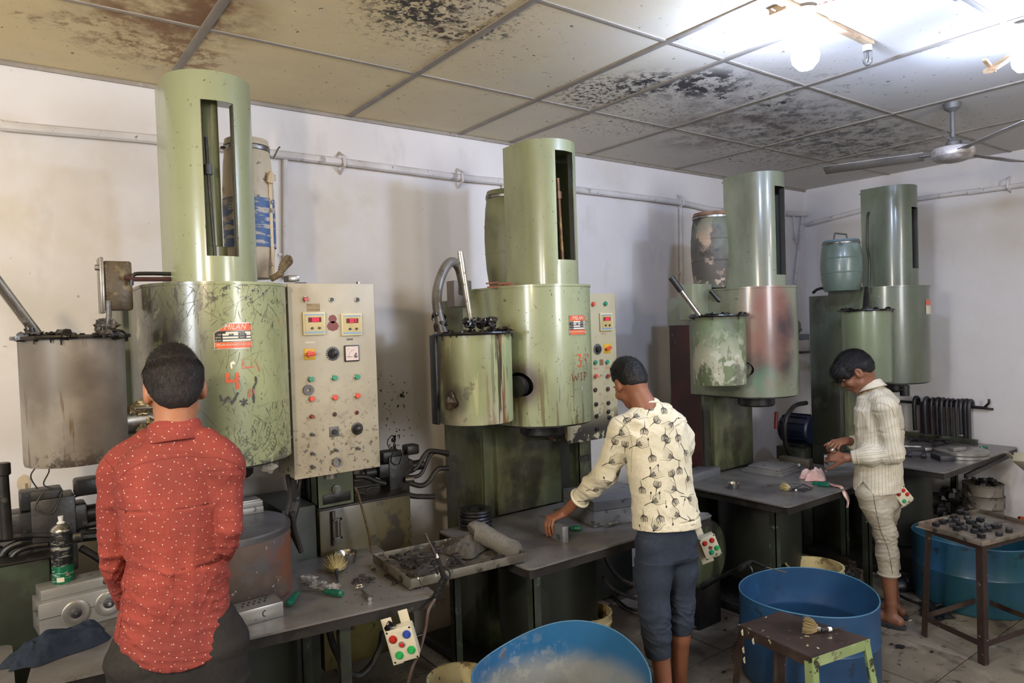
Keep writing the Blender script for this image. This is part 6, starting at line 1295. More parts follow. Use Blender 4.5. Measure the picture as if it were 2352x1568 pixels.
# things standing in the gap between the third and the far press
q=at(1835,985,Y=3.0); MO=thing('pump_motor',(q.x,q.y,q.z-.12),'dark blue electric motor between the third and the far press','motor')
m_navy=mat('navy motor paint','12182c',.45,.1,[L('11141f',4,.45,.6,.8)])
obj('motor_body',MB().cyl((q.x,q.y+.12,q.z),(q.x,q.y-.12,q.z),.11,n=32,ch=.012),m_navy,MO)
for k in range(12): a=2*PI*k/12; obj('cooling_fin',MB().obox((q.x+.113*math.cos(a),q.y,q.z+.113*math.sin(a)),(0,1,0),(math.cos(a),0,math.sin(a)),(.10,.008,.002)),m_navy,MO)
obj('motor_foot',MB().box((q.x-.09,q.y-.08,q.z-.125),(q.x+.09,q.y+.08,q.z-.10),.004),m_blk,MO)
obj('motor_pedestal',MB().box((q.x-.12,q.y-.1,0),(q.x+.12,q.y+.12,q.z-.125),.006),m_hyd,MO)
obj('hose',MB().tube([at(x,y,Y=2.85) for x,y in ((1852,925),(1825,932),(1806,960),(1802,1000),(1812,1040),(1850,1060))],.016,10,sub=5),m_hose,MO)
obj('red_reservoir',MB().cyl(at(1782,985,Y=3.1),at(1783,945,Y=3.1),.014,n=16,ch=.004),mat('dull red plastic','7b2a22',.5),MO)
q=at(1851,775,Y=3.3); obj('wall_bracket_box',MB().box((q.x-.06,q.y,q.z-.02),(q.x+.06,q.y+.2,q.z+.03),.006).blob((q.x,q.y+.1,q.z+.09),.06,4,.3,12),mat('grey wall box','6f7275',.5),label='small grey bracket box with a lump on it, on the wall between the far presses',cat='wall box')
q=at(1852,808,Y=3.3); obj('wall_shelf',MB().box((q.x-.1,q.y-.02,q.z-.01),(q.x+.09,q.y+.22,q.z+.005),.003),m_blk,label='thin dark shelf on the wall between the third and far presses',cat='shelf')
# ---------------------------------------------------------------- figures: one distance field per skin or garment, meshed as one surface
class Field:
    def __init__(s,lo,hi,v):
        s.v=v; s.lo=np.array(lo,float)-3*v; n=np.ceil((np.array(hi)+3*v-s.lo)/v).astype(int)+1
        s.a=np.full(tuple(n),1.0,np.float32); s.n=n
    def sub(s,lo,hi,m):
        i0=np.maximum(0,np.floor((np.array(lo)-m-s.lo)/s.v).astype(int)); i1=np.minimum(s.n,np.ceil((np.array(hi)+m-s.lo)/s.v).astype(int)+1)
        if (i1<=i0).any(): return None
        g=[(s.lo[k]+s.v*np.arange(i0[k],i1[k])).astype(np.float32) for k in range(3)]
        X,Y,Z=np.meshgrid(*g,indexing='ij'); return (slice(i0[0],i1[0]),slice(i0[1],i1[1]),slice(i0[2],i1[2])),X,Y,Z
    def comb(s,sl,d,k,op='u'):
        a=s.a[sl]
        if op=='u':
            h=np.clip(.5+.5*(a-d)/k,0,1); s.a[sl]=a*(1-h)+d*h-k*h*(1-h)
        else:
            h=np.clip(.5-.5*(a+d)/k,0,1); s.a[sl]=a*(1-h)-d*h+k*h*(1-h)
    def caps(s,a,b,ra,rb,k=.01,op='u',flat=None,fk=1):
        a=np.array(a,float);b=np.array(b,float);R=max(ra,rb)*max(1,fk); q=s.sub(np.minimum(a,b)-R,np.maximum(a,b)+R,k+.012)
        if q is None: return
        sl,X,Y,Z=q; ba=b-a; L2=max(ba@ba,1e-9)
        t=np.clip(((X-a[0])*ba[0]+(Y-a[1])*ba[1]+(Z-a[2])*ba[2])/L2,0,1)
        dx,dy,dz=X-a[0]-t*ba[0],Y-a[1]-t*ba[1],Z-a[2]-t*ba[2]
        if flat is not None:
            f=np.array(flat,float); f/=np.linalg.norm(f); c=(dx*f[0]+dy*f[1]+dz*f[2])*(1-1/fk); dx=dx-c*f[0];dy=dy-c*f[1];dz=dz-c*f[2]
        s.comb(sl,np.sqrt(dx*dx+dy*dy+dz*dz)-(ra+(rb-ra)*t),k,op)
    def chain(s,P,R,k=.012,**kw):
        for i in range(len(P)-1): s.caps(P[i],P[i+1],R[i],R[i+1],k,**kw)
    def ell(s,c,r,k=.01,op='u',M=None):
        c=np.array(c,float); R=max(r); q=s.sub(c-R,c+R,k+.012)
        if q is None: return
        sl,X,Y,Z=q; X=X-c[0];Y=Y-c[1];Z=Z-c[2]
        if M is not None: X,Y,Z=[M[0][j]*X+M[1][j]*Y+M[2][j]*Z for j in range(3)]
        q0=np.sqrt((X/r[0])**2+(Y/r[1])**2+(Z/r[2])**2); q1=np.sqrt((X/r[0]**2)**2+(Y/r[1]**2)**2+(Z/r[2]**2)**2)
        s.comb(sl,q0*(q0-1)/np.maximum(q1,1e-4),k,op)
    def loft(s,P,A,B,lat,k=.02,pw=2.3):
        P=[np.array(p,float) for p in P]; lat=np.array(lat,float)
        R=max(max(A),max(B)); lo=np.min(P,0)-R; hi=np.max(P,0)+R
        sl,X,Y,Z=s.sub(lo,hi,k+.012); D=np.full(X.shape,9,np.float32)
        for i in range(len(P)-1):
            ba=P[i+1]-P[i]; L=np.linalg.norm(ba); u=ba/L; l=lat-u*(lat@u); l/=np.linalg.norm(l); n=np.cross(u,l)
            x=X-P[i][0];y=Y-P[i][1];z=Z-P[i][2]; tt=(x*u[0]+y*u[1]+z*u[2])/L; t=np.clip(tt,0,1)
            a=A[i]+(A[i+1]-A[i])*t; b=B[i]+(B[i+1]-B[i])*t
            xl=np.abs(x*l[0]+y*l[1]+z*l[2]); yn=np.abs(x*n[0]+y*n[1]+z*n[2])
            ax=np.abs(tt-t)*L; d=(((xl/a)**pw+(yn/b)**pw+(ax/.035)**pw)**(1/pw)-1)*np.minimum(np.minimum(a,b),np.where(ax>0,.035,9))
            D=np.minimum(D,d)
        s.comb(sl,D,k)
    def warp(s,fn,band=.05):
        m=np.abs(s.a)<band; I=np.argwhere(m); p=s.lo+I*s.v; s.a[m]+=fn(p[:,0],p[:,1],p[:,2]).astype(np.float32)
    def clip(s,fn):
        m=s.a<.05; I=np.argwhere(m); p=s.lo+I*s.v; s.a[m]=np.maximum(s.a[m],fn(p[:,0],p[:,1],p[:,2]))
    def mesh(s):
        a=s.a; ins=a<0; nx,ny,nz=a.shape
        c=np.zeros((nx-1,ny-1,nz-1),np.uint8)
        for dx in (0,1):
            for dy in (0,1):
                for dz in (0,1): c+=ins[dx:nx-1+dx,dy:ny-1+dy,dz:nz-1+dz]
        act=(c>0)&(c<8); I=np.argwhere(act); idx=np.full(act.shape,-1,np.int32); idx[act]=np.arange(len(I))
        cor=np.array([(x,y,z) for x in (0,1) for y in (0,1) for z in (0,1)]); V=np.stack([a[I[:,0]+q[0],I[:,1]+q[1],I[:,2]+q[2]] for q in cor],1)
        acc=np.zeros((len(I),3)); cnt=np.zeros(len(I))
        for i in range(8):
            for j in range(i+1,8):
                if np.abs(cor[i]-cor[j]).sum()!=1: continue
                vi,vj=V[:,i],V[:,j]; m=(vi<0)!=(vj<0); t=np.zeros(len(I)); t[m]=vi[m]/(vi[m]-vj[m]); acc[m]+=cor[i]+t[m,None]*(cor[j]-cor[i]); cnt[m]+=1
        P=s.lo+(I+acc/np.maximum(cnt,1)[:,None])*s.v
        F=[]
        for ax in range(3):
            o=[k for k in range(3) if k!=ax]; S0=[slice(None)]*3;S1=[slice(None)]*3; S0[ax]=slice(0,-1);S1[ax]=slice(1,None)
            e0=ins[tuple(S0)];e1=ins[tuple(S1)]; E=np.argwhere(e0!=e1)
            ok=(E[:,o[0]]>0)&(E[:,o[1]]>0)&(E[:,o[0]]<idx.shape[o[0]])&(E[:,o[1]]<idx.shape[o[1]]); E=E[ok]
            fl=e0[tuple(E.T)]
            q=[]
            for u,v in ((-1,-1),(0,-1),(0,0),(-1,0)): c_=E.copy(); c_[:,o[0]]+=u; c_[:,o[1]]+=v; q.append(idx[tuple(c_.T)])
            Q=np.stack(q,1); 
            if ax==1: fl=~fl
            Q[~fl]=Q[~fl][:,::-1]; F.append(Q)
        F=np.concatenate(F); F=F[(F>=0).all(1)]
        return P,F
def fobj(name,fld,m_,parent,smooth_it=0,attr=None):
    P,F=fld.mesh()
    me=bpy.data.meshes.new(name); I=np.array(wm(parent).inverted()); Q=P@I[:3,:3].T+I[:3,3]
    me.vertices.add(len(Q)); me.vertices.foreach_set('co',Q.astype(np.float32).ravel()); me.loops.add(len(F)*4); me.loops.foreach_set('vertex_index',F.astype(np.int32).ravel())
    me.polygons.add(len(F)); me.polygons.foreach_set('loop_start',np.arange(0,len(F)*4,4,dtype=np.int32)); me.update(calc_edges=True); me.validate()
    me.polygons.foreach_set('use_smooth',np.ones(len(me.polygons),bool))
    if attr is not None:
        a=me.attributes.new('u','FLOAT','POINT'); a.data.foreach_set('value',attr(P[:,0],P[:,1],P[:,2]).astype(np.float32))
    me.materials.append(m_); o=bpy.data.objects.new(name,me); COL.objects.link(o); o.parent=parent
    if smooth_it:
        md=o.modifiers.new('s','SMOOTH'); md.iterations=smooth_it; md.factor=.5
        dg=bpy.context.evaluated_depsgraph_get(); m2=bpy.data.meshes.new_from_object(o.evaluated_get(dg)); o.modifiers.clear(); o.data=m2
    o.update_tag(); bpy.context.view_layer.update()
    bvh=BVHTree.FromPolygons([o.matrix_world@v.co for v in o.data.vertices],[tuple(p.vertices) for p in o.data.polygons])
    return o,bvh
def ridge(seed,scale,n=5,dirn=None,spread=1.0):
    r=np.random.RandomState(seed); K=[]
    for i in range(n):
        d=r.normal(size=3); 
        if dirn is not None: d=np.array(dirn,float)/np.linalg.norm(dirn)+d*spread*.5
        d/=np.linalg.norm(d); K.append((d*scale*r.uniform(.7,1.4),r.uniform(0,6.3),r.normal(size=3)*scale*.45,r.uniform(0,6.3),r.normal(size=3)*scale*.25,r.uniform(0,6.3)))
    def f(x,y,z):
        o=0
        for k,p,q,p2,w_,p3 in K:
            e=np.sin(q[0]*x+q[1]*y+q[2]*z+p2); m=.5+.5*np.sin(w_[0]*x+w_[1]*y+w_[2]*z+p3)
            o=o+m*(1-np.abs(np.sin(k[0]*x+k[1]*y+k[2]*z+p+1.6*e)))**1.6
        return o/n-.25
    return f
def gauss(c,s):
    c=np.array(c,float); return lambda x,y,z: np.exp(-((x-c[0])**2+(y-c[1])**2+(z-c[2])**2)/(2*s*s))
def frame(fwd,upv):
    """columns: right x, face direction y, up z"""
    y=Vector(fwd).normalized(); z=Vector(upv); z=(z-y*z.dot(y)).normalized(); x=y.cross(z); return Matrix((x,y,z)).transposed()
def head(F,c,M,s=1.0,face=True):
    c=Vector(c); W=lambda x,y,z: c+M@Vector((x,y,z))*s
    MM=[[M[i][j] for j in range(3)] for i in range(3)]
    def E(p,r,k=.01,op='u'): F.ell(W(*p),[q*s for q in r],k,op,MM)
    E((0,-.012,.028),(.072,.092,.084),.01); E((0,.03,-.02),(.060,.062,.078),.02); E((0,-.045,-.01),(.06,.05,.055),.03)
    F.caps(W(-.04,.02,-.06),W(0,.062,-.088),.022*s,.02*s,.02); F.caps(W(.04,.02,-.06),W(0,.062,-.088),.022*s,.02*s,.02)
    for sx in (-1,1):
        E((.076*sx,-.006,-.006),(.013,.021,.034),.006); E((.088*sx,.0,-.002),(.008,.011,.020),.004,'s'); F.caps(W(.072*sx,.01,-.028),W(.070*sx,.006,-.034),.008*s,.007*s,.005)
        if face:
            E((.03*sx,.098,.008),(.019,.016,.012),.012,'s'); F.caps(W(.012*sx,.089,.024),W(.045*sx,.076,.022),.0065*s,.005*s,.012); E((.04*sx,.07,-.03),(.022,.02,.02),.02)
    if face:
        F.caps(W(0,.088,.01),W(0,.108,-.026),.0075*s,.011*s,.008); F.caps(W(-.010,.098,-.031),W(.010,.098,-.031),.0085*s,.0085*s,.005)
        F.caps(W(-.018,.084,-.054),W(0,.095,-.051),.004*s,.006*s,.004); F.caps(W(.018,.084,-.054),W(0,.095,-.051),.004*s,.006*s,.004)
        F.caps(W(-.015,.083,-.064),W(0,.092,-.065),.005*s,.007*s,.004); F.caps(W(.015,.083,-.064),W(0,.092,-.065),.005*s,.007*s,.004)
        F.caps(W(-.019,.094,-.0575),W(.019,.094,-.0575),.0022*s,.0022*s,.002,'s')
    return W
def hand(F,wr,d,nrm,side,curl=(20,30,20),thumb=(35,20),s=1.0,spread=6,k=.005):
    """wr wrist, d finger direction, nrm back of the hand, side +1 thumb towards d x nrm"""
    d=Vector(d).normalized(); n=Vector(nrm); n=(n-d*n.dot(d)).normalized(); x=d.cross(n)*side
    w_=Vector(wr); pts=[]
    L_=[(.068,.036,.024,.020),(.072,.040,.026,.021),(.068,.037,.025,.020),(.062,.029,.019,.018)]
    for i in range(4):
        off=(.027-.018*i)*s; b=w_+d*.012*s+x*off*.55; kn=w_+d*(.082-.004*abs(i-1))*s+x*off*1.0+n*.002*s
        F.caps(b,kn,.0125*s,.0095*s,.012,flat=None); a=math.radians(spread*(1.5-i)); dd=(d*math.cos(a)+x*math.sin(a)); p=kn; ang=0; r0=.0088*s*(1 if i<3 else .88)
        c=curl[i] if hasattr(curl[0],'__len__') else curl
        for j in range(3):
            ang+=math.radians(c[j]); q=dd*math.cos(ang)-n*math.sin(ang); e=p+q*L_[i][j+1]*s; F.caps(p,e,r0*(1-.07*j),r0*(.93-.07*j),.0025); p=e
        pts.append(p)
    F.caps(w_+d*.02*s,w_+d*.06*s,.020*s,.022*s,.012,flat=n,fk=.62)
    a=math.radians(thumb[0]); td=(d*math.cos(a)+x*math.sin(a)-n*.35).normalized(); b=w_+d*.02*s+x*.022*s; m_=b+td*.042*s; F.caps(b,m_,.0135*s,.0105*s,.01)
    a2=math.radians(thumb[1]); t2=(td*math.cos(a2)+(d*.6-x*.5-n*.5).normalized()*math.sin(a2)).normalized(); e=m_+t2*.032*s; F.caps(m_,e,.0098*s,.009*s,.003); F.caps(e,e+(t2+(d-x)*.15)*.024*s,.009*s,.0068*s,.003)
    return pts
def px(x,y,D): return at(x,y,D=D)
m_skin=[mat(n,c,.48,0,[L(c2,6,.45,.65,.35)],var=.06,spec=.4,bump=.08,bs=300) for n,c,c2 in (('brown skin warm','9c6a4e','7d4f3a'),('brown skin','8a5a42','6b4332'),('brown skin deep','7f543f','63402f'))]
m_hair=mat('black hair','100e0f',.5,0,[L('231f20',160,.5,.62,.5,st=(1,1,.25))],spec=.35,bump=.5,bs=220)
m_hairb=mat('black short hair','1c1818',.6,0,[L('352d2a',120,.5,.62,.5,st=(1,1,.4))],spec=.3,bump=.5,bs=260)
m_eye=mat('eye white','d8d0c8',.2); m_iris=mat('dark iris','1c1210',.15); m_brow=m_hair
def hair_strands(name,W,M,s,bvh,n,length,flow,parent,m_,seed=0,keep=None,w_=.0011,lift=.25,curlk=0.0,rr=(.082,.102,.094),cen=(0,-.012,.03)):
    r_=random.Random(seed); mb=MB()
    for i in range(n):
        v=Vector((r_.gauss(0,1),r_.gauss(0,1),r_.gauss(0,1))).normalized()
        if keep and not keep(v): continue
        loc=Vector((cen[0]+v.x*rr[0]*1.3,cen[1]+v.y*rr[1]*1.3,cen[2]+v.z*rr[2]*1.3)); p0=W(*loc); dr=(W(*cen)-p0).normalized()
        hit,nn,_,_=bvh.ray_cast(p0,dr)
        if hit is None: continue
        l=length(v)*r_.uniform(.6,1.25)*s; f=(M@Vector(flow(v))); f=(f-nn*f.dot(nn)); f=f.normalized() if f.length>1e-4 else nn.orthogonal()
        f=(f+nn.cross(f)*r_.uniform(-.35,.35)).normalized(); P=[hit-nn*.001]; p=hit; h=0
        for j in range(4):
            t=(j+1)/4; cu=nn.cross(f)*curlk*math.sin(t*5+i); p=p+(f*(1-lift)+nn*lift*(1-t*1.2)+cu+Vector((0,0,-.1*t)))*l/4; P.append(p.copy())
        nr=[(nn+f.cross(nn)*r_.uniform(-.6,.6)).normalized()]*5; mb.ribbon(P,nr,lambda t:w_*s*(1-.8*t))
    o=obj(name,mb,m_,parent,kind='stuff',sm=0); return o
def eyes(W,sk,parent):
    for sx in (-1,1):
        e=obj('eye',MB().blob(W(.03*sx,.082,.006),.0095,1,0,12),m_eye,parent); obj('iris',MB().blob(W(.03*sx,.0885,.003),.0042,1,0,10),m_iris,e)
        obj('eyelid',MB().blob(W(.03*sx,.0835,.0095),.0112,1,0,12,(1.1,1,.8)),sk,parent); obj('eyebrow',MB().tube([W(.014*sx,.094,.026),W(.03*sx,.093,.031),W(.05*sx,.078,.025)],.0028,6,sub=4),m_hair,parent)
# ================================================================ the boy in red
D1_=1.93
B1=thing('person',(px(410,1500,D1_).x,px(410,1500,D1_).y,0),'person seen from behind in a red shirt with tiny white dots','person')
C=px(402,893,D1_+.035); C=Vector(C)
M1=frame((.12,.93,-.30),(0,.3,.95))
BX=Vector((.985,-.17,0))  # his right-hand side direction
lo=Vector((-.15,1.75,.0)); hi=Vector((.95,2.62,1.78))
F=Field(lo,hi,.0045)
W1h=head(F,C,M1,.93,True)
nb=px(402,1003,D1_+.01); F.caps(W1h(0,-.03,-.03),nb,.050,.053,.02); F.caps(nb,nb-Vector((0,0,.10)),.05,.06,.03)
hipc=px(412,1490,D1_+.02)
F.loft([nb-Vector((0,0,.08)),(nb+hipc)/2,hipc],[.09,.09,.11],[.04,.06,.07],BX,.04)
armsL=[px(270,1092,D1_),px(254,1285,D1_-.02),px(300,1385,D1_+.17)]; armsR=[px(519,1084,D1_+.01),px(528,1235,D1_+.0),px(480,1315,D1_+.19)]
for A,o_ in ((armsL,.015),(armsR,-.006)): F.chain([A[0],A[1]+Vector((o_,.015,0)),A[2]],[.03,.022,.022],.008)
hand(F,armsL[2],Vector((.55,.75,.1)),(-.3,.2,.9),-1,(35,40,25)); hand(F,armsR[2],Vector((-.35,.85,-.1)),(.2,.2,.9),1,(35,40,25))
legs1=[[hipc+BX*sx*.085,hipc+BX*sx*.09-Vector((0,0,.42))+Vector((0,.02,0)),Vector((hipc.x+BX.x*sx*.10,hipc.y-.02,.08))] for sx in (-1,1)]
for A in legs1: F.chain(A,[.075,.052,.038],.02); F.caps(A[2]+Vector((0,-.02,-.045)),A[2]+Vector((0,.13,-.055)),.032,.028,.02)
SK1,bv=fobj('body',F,m_skin[0],B1); eyes(W1h,m_skin[0],B1)
Fh=Field(W1h(0,0,.03)-Vector((.16,.16,.16)),W1h(0,0,.03)+Vector((.16,.16,.16)),.0035)
MM=[[M1[i][j] for j in range(3)] for i in range(3)]
Fh.ell(W1h(0,-.012,.034),[q*.93 for q in (.083,.103,.094)],.01,'u',MM); Fh.ell(W1h(0,-.05,.0),[q*.93 for q in (.070,.062,.085)],.02,'u',MM); Fh.ell(W1h(-.0,.0,.10),[q*.93 for q in (.05,.06,.038)],.03,'u',MM)
def capclip(M,c,s,fn):
    def g(x,y,z):
        p=np.stack([x-c.x,y-c.y,z-c.z],1)@np.array(M)/s; return (fn(p[:,0],p[:,1],p[:,2])*s).astype(np.float32)
    return g
nz=ridge(4,150,5); nz2=ridge(14,60,6)
Fh.warp(lambda x,y,z: -.0035*nz(x,y,z)-.016*nz2(x,y,z)*np.clip((z-C.z-.05)/.05,0,1))
# hairline: shaved nape, cut round the ears
Fh.clip(capclip(M1,C,.93,lambda x,y,z: np.maximum(np.where(y>.02,.05-z-.0*x,-.075+.7*np.maximum(0,np.abs(x)-.025)+np.clip((y+.055)*1.0,0,.08)-z), .034-np.sqrt((y-.003)**2+(z+.014)**2*1.0)-.05*(np.abs(x)<.05))))
HR1,bh=fobj('hair',Fh,m_hairb,B1,1)
hair_strands('hair_strands',W1h,M1,.93,bh,12000,lambda v:.010 if v.z<.3 else .03,lambda v:(v.x*.3+.15,-.5 if v.z<.5 else .8,-1.0 if v.z<.5 else .1),B1,m_hairb,1,keep=lambda v:v.z>-.45,lift=.3)
# trousers
m_tr1=fabric('charcoal trouser cloth','312e2c','232120',bump=.25)
F=Field(Vector((-.05,1.8,.0)),Vector((.85,2.45,1.0)),.006)
F.loft([hipc+Vector((0,0,.08)),hipc,hipc-Vector((0,0,.1))],[.142,.158,.160],[.095,.105,.105],BX,.03)
for A in legs1: F.chain(A,[.093,.078,.062],.03)
wz=ridge(11,38,5,(0,0,1),.9); F.warp(lambda x,y,z:-.008*wz(x,y,z)); F.clip(lambda x,y,z: (.07-z).astype(np.float32))
fobj('trousers',F,m_tr1,B1)
# shirt
def dots_mat():
    t=NT('red dotted shirt cloth'); geo=t.node('ShaderNodeNewGeometry'); nx,ny,nz_=t.sep(geo.outputs['Normal'])
    x,y,z=t.sep(t.co); f=t.math('GREATER_THAN',t.math('ABSOLUTE',nx),t.math('ADD',t.math('ABSOLUTE',ny),.25))
    u=t.mixf(f,x,y); cb=t.node('ShaderNodeCombineXYZ'); t.put(cb.inputs[0],u); t.put(cb.inputs[1],z); v=cb.outputs[0]
    base=t.mix(t.ramp(t.noise(t.vmul(t.co,(1,1,.6)),5,5),.35,.68),srgb('803a33'),srgb('98463c'))
    base=t.mix(t.math('MULTIPLY',t.ramp(t.noise(t.co,2.5,3),.46,.66),.45),base,srgb('6e3a36')); 
    for sc_,st in ((330,(1,.04,1)),(330,(.04,1,1))):
        base=t.mix(t.math('MULTIPLY',t.ramp(t.noise(t.vmul(v,st),sc_,1),.45,.65),.28),base,srgb('7a2f2a'))
    zr=t.sep(t.co)[2]
    def dots(scale,off,r,col,a,rot,rnd):
        nonlocal base
        vo=t.node('ShaderNodeTexVoronoi',feature='F1'); vo.voronoi_dimensions='2D'; vo.inputs['Randomness'].default_value=rnd; vo.inputs['Scale'].default_value=scale
        t.put(vo.inputs['Vector'],t.vmul(v,(1,1,1),off,(0,0,rot))); base=t.mix(t.math('MULTIPLY',t.ramp(vo.outputs['Distance'],r,r*.6),a),base,srgb(col))
    dots(44,(.3,.1,0),.065,'e8d3c6',.9,.5,.3); dots(30,(.0,.4,0),.085,'c08468',.42,.75,.2)
    t.put(t.b.inputs['Base Color'],base); t.b.inputs['Roughness'].default_value=.85; t.b.inputs['Specular IOR Level'].default_value=.2
    b=t.node('ShaderNodeBump'); b.inputs['Strength'].default_value=.3; b.inputs['Distance'].default_value=.004; t.put(b.inputs['Height'],t.noise(t.co,60,5,.7)); t.l.new(b.outputs[0],t.b.inputs['Normal']); return t.m
m_sh1=dots_mat()
F=Field(Vector((-.12,1.75,.76)),Vector((.9,2.62,1.66)),.0042)
sp=[px(404,1006,D1_+.005),px(402,1035,D1_),px(400,1075,D1_),px(402,1150,D1_+.0),px(408,1280,D1_+.01),px(403,1400,D1_+.02),px(401,1470,D1_+.02),px(400,1530,D1_+.02)]
F.loft(sp,[.07,.115,.148,.142,.130,.143,.158,.166],[.06,.078,.095,.108,.105,.115,.125,.13],BX,.035,2.25)
aL=armsL[0].lerp(armsL[1],.3); F.chain([px(290,1060,D1_),armsL[0],aL],[.048,.047,.046],.022); F.chain([aL,armsL[1]+Vector((.008,0,.03)),armsL[1]+Vector((.016,.03,-.03)),armsL[2]],[.046,.043,.043,.040],.004)
aR=armsR[0].lerp(armsR[1],.35); F.chain([px(505,1050,D1_),armsR[0],aR],[.046,.045,.042],.022); F.chain([aR,armsR[1]+Vector((.0,0,.03)),armsR[1]+Vector((-.004,.03,-.02)),armsR[2]],[.042,.039,.039,.037],.004)
F.caps(px(335,1015,D1_),px(276,1068,D1_),.035,.04,.03); F.caps(px(475,1012,D1_),px(520,1062,D1_),.035,.04,.03)
w1=ridge(21,26,6,(.3,.2,1),.8); w2=ridge(22,60,6,(.2,0,1),.7); w3=ridge(23,50,5,(.9,.2,.5),.5); w4=ridge(29,22,4,(1,.2,.25),.35)
gE=gauss(armsL[1],.09); gE2=gauss(armsR[1],.07); zL=px(400,1400,D1_).z; zM=px(400,1180,D1_).z; gA1=gauss(px(300,1130,D1_-.05),.06); gA2=gauss(px(535,1120,D1_-.05),.06)
F.warp(lambda x,y,z: -(.012*w1(x,y,z)*(.35+.65*np.clip((zM-z)/.25,0,1))+.017*w2(x,y,z)*np.clip((zM+.06-z)/.3,.1,1)+.020*w3(x,y,z)*(gE(x,y,z)+gE2(x,y,z)+.5*gA1(x,y,z)+.5*gA2(x,y,z))+.012*w4(x,y,z)*np.clip((zM+.05-z)/.2,0.15,1)))
hx=np.array([px(x,y,D1_)[:] for x,y in ((215,1420),(262,1462),(300,1490),(350,1508),(400,1513),(450,1508),(500,1492),(540,1440),(560,1400))])
def hem1(x,y,z): return (np.interp(x,hx[:,0],hx[:,2])-z).astype(np.float32)
F.clip(hem1)
SH1,bs1=fobj('shirt',F,m_sh1,B1)
def proj(bvh,pts,D=5,step=6):
    """carry a line drawn in the view onto the garment surface"""
    Q=[]
    for (x0,y0),(x1,y1) in zip(pts,pts[1:]):
        k=max(1,int(math.hypot(x1-x0,y1-y0)/step)); Q+= [(x0+(x1-x0)*i/k,y0+(y1-y0)*i/k) for i in range(k)]
    Q.append(pts[-1]); out=[];nn=[]
    for x,y in Q:
        h,n,_,_=bvh.ray_cast(Vector((0,0,CAM_H)),ray(x,y).normalized())
        if h is not None: out.append(h);nn.append(n)
    return out,nn
def seam(name,bvh,pts,parent,m_,r=.0016,sub=True):
    P,N=proj(bvh,[tuple(p) for p in pts]); mb=MB()
    if len(P)>2: mb.tube([p+n*.0003 for p,n in zip(P,N)],r,5); return obj(name,mb,m_,parent)
def arc(pts,n=8): return [(p.x,p.y) for p in smooth([Vector((x,y,0)) for x,y in pts],n)]
m_seam=mat('dark red stitched seam','7d2f28',.85)
seam('yoke_seam',bs1,arc(((276,1095),(305,1072),(350,1058),(420,1048),(490,1050),(535,1062),(560,1084))),B1,m_seam,.0018)
seam('armhole_seam',bs1,arc(((236,1050),(262,1082),(282,1140),(290,1210))),B1,m_seam,.0014)
seam('armhole_seam',bs1,arc(((548,1050),(546,1080),(540,1130))),B1,m_seam,.0014)
seam('side_seam',bs1,arc(((292,1300),(284,1370),(276,1440),(270,1468))),B1,m_seam,.0014)
seam('hem_stitch',bs1,arc(((266,1456),(310,1485),(360,1501),(400,1506),(450,1500),(500,1484),(530,1440))),B1,m_seam,.001)
# collar: a folded band round the neck
def collar(name,nc,dirv,r0,r1,h0,h1,m_,parent,a0=-180,a1=180,tilt=.0,th=.0035,point=0,BXv=None,ry=.9):
    X=(BXv or Vector((1,0,0))).normalized(); Z=Vector((0,0,1)); Y=Z.cross(X); U=(Z+Vector(dirv)*tilt).normalized(); X=(X-U*X.dot(U)).normalized(); Y=U.cross(X)
    V=[];F_=[]; n=44; rows=[(r0*.98,-.012),(r0,h0*.7),(r0+.003,h0),(r0+.009,h0-.004),((r0+r1)/2,(h0+h1)/2),(r1,h1)]
    for j,(r,h) in enumerate(rows):
        for i in range(n+1):
            t=i/n; a=math.radians(a0+(a1-a0)*t); pt=point*max(0,(abs(t-.5)*2-.75)/.25) if j>=4 else 0
            V.append(nc+X*r*math.sin(a)+Y*(-r*ry*math.cos(a))*-1+U*(h-pt*(j-3)*.5))
    for j in range(len(rows)-1):
        for i in range(n): a=j*(n+1)+i; F_.append((a,a+1,a+n+2,a+n+1))
    mb=MB(); mb.add(V,F_); o=obj(name,mb,m_,parent,sm=60); md=o.modifiers.new('s','SOLIDIFY'); md.thickness=th; return o
collar('collar',px(402,992,D1_+.012),(0,.25,0),.057,.088,.030,-.030,m_sh1,B1,a0=20,a1=340,tilt=1.0,BXv=BX,ry=.95)
# ================================================================ the boy in the floral shirt
D2=3.04
hip2=px(1530,1222,D2); B2=thing('person',(hip2.x,hip2.y,0),'person in a cream shirt with black flower print, one hand on a steel bar','person')
S2x=Vector((.97,-.24,0)); FW=Vector((.24,.97,0))
C2=px(1447,880,D2+.05); M2=frame((.22,.80,-.52),(.1,.5,.85))
sp2m=px(1512,1080,D2+.02); shL=px(1430,985,D2+.0); elL=px(1391,1088,D2+.07); hb=(BAR_A+BAR_B)/2
wrL=px(1322,1186,D2+.0)
# the hand lies over the bar: knuckles above its top edge, fingers down the near face
bar_d=(BAR_B-BAR_A).normalized(); bar_n=Vector((bar_d.y,-bar_d.x,0)); 
if bar_n.dot(BAR_A)>0: bar_n=-bar_n
KN=BAR_A.lerp(BAR_B,.56)+Vector((0,0,.072+.013))+bar_n*.008; wrL=KN-bar_n*.079+Vector((0,0,.016))
F=Field(hip2+Vector((-.75,-.35,-hip2.z)),hip2+Vector((.35,.95,.85)),.0042)
W2h=head(F,C2,M2,.86,True)
nb=px(1483,938,D2+.0); F.caps(W2h(0,-.03,-.03),nb,.047,.05,.02); F.caps(nb,nb-Vector((0,0,.09)),.046,.055,.03)
F.loft([nb-Vector((0,0,.08)),sp2m,hip2],[.08,.07,.06],[.04,.045,.045],S2x,.03)
shR=px(1560,1005,D2+.10); elR=px(1560,1110,D2+.2); wrR=px(1500,1150,D2+.32)
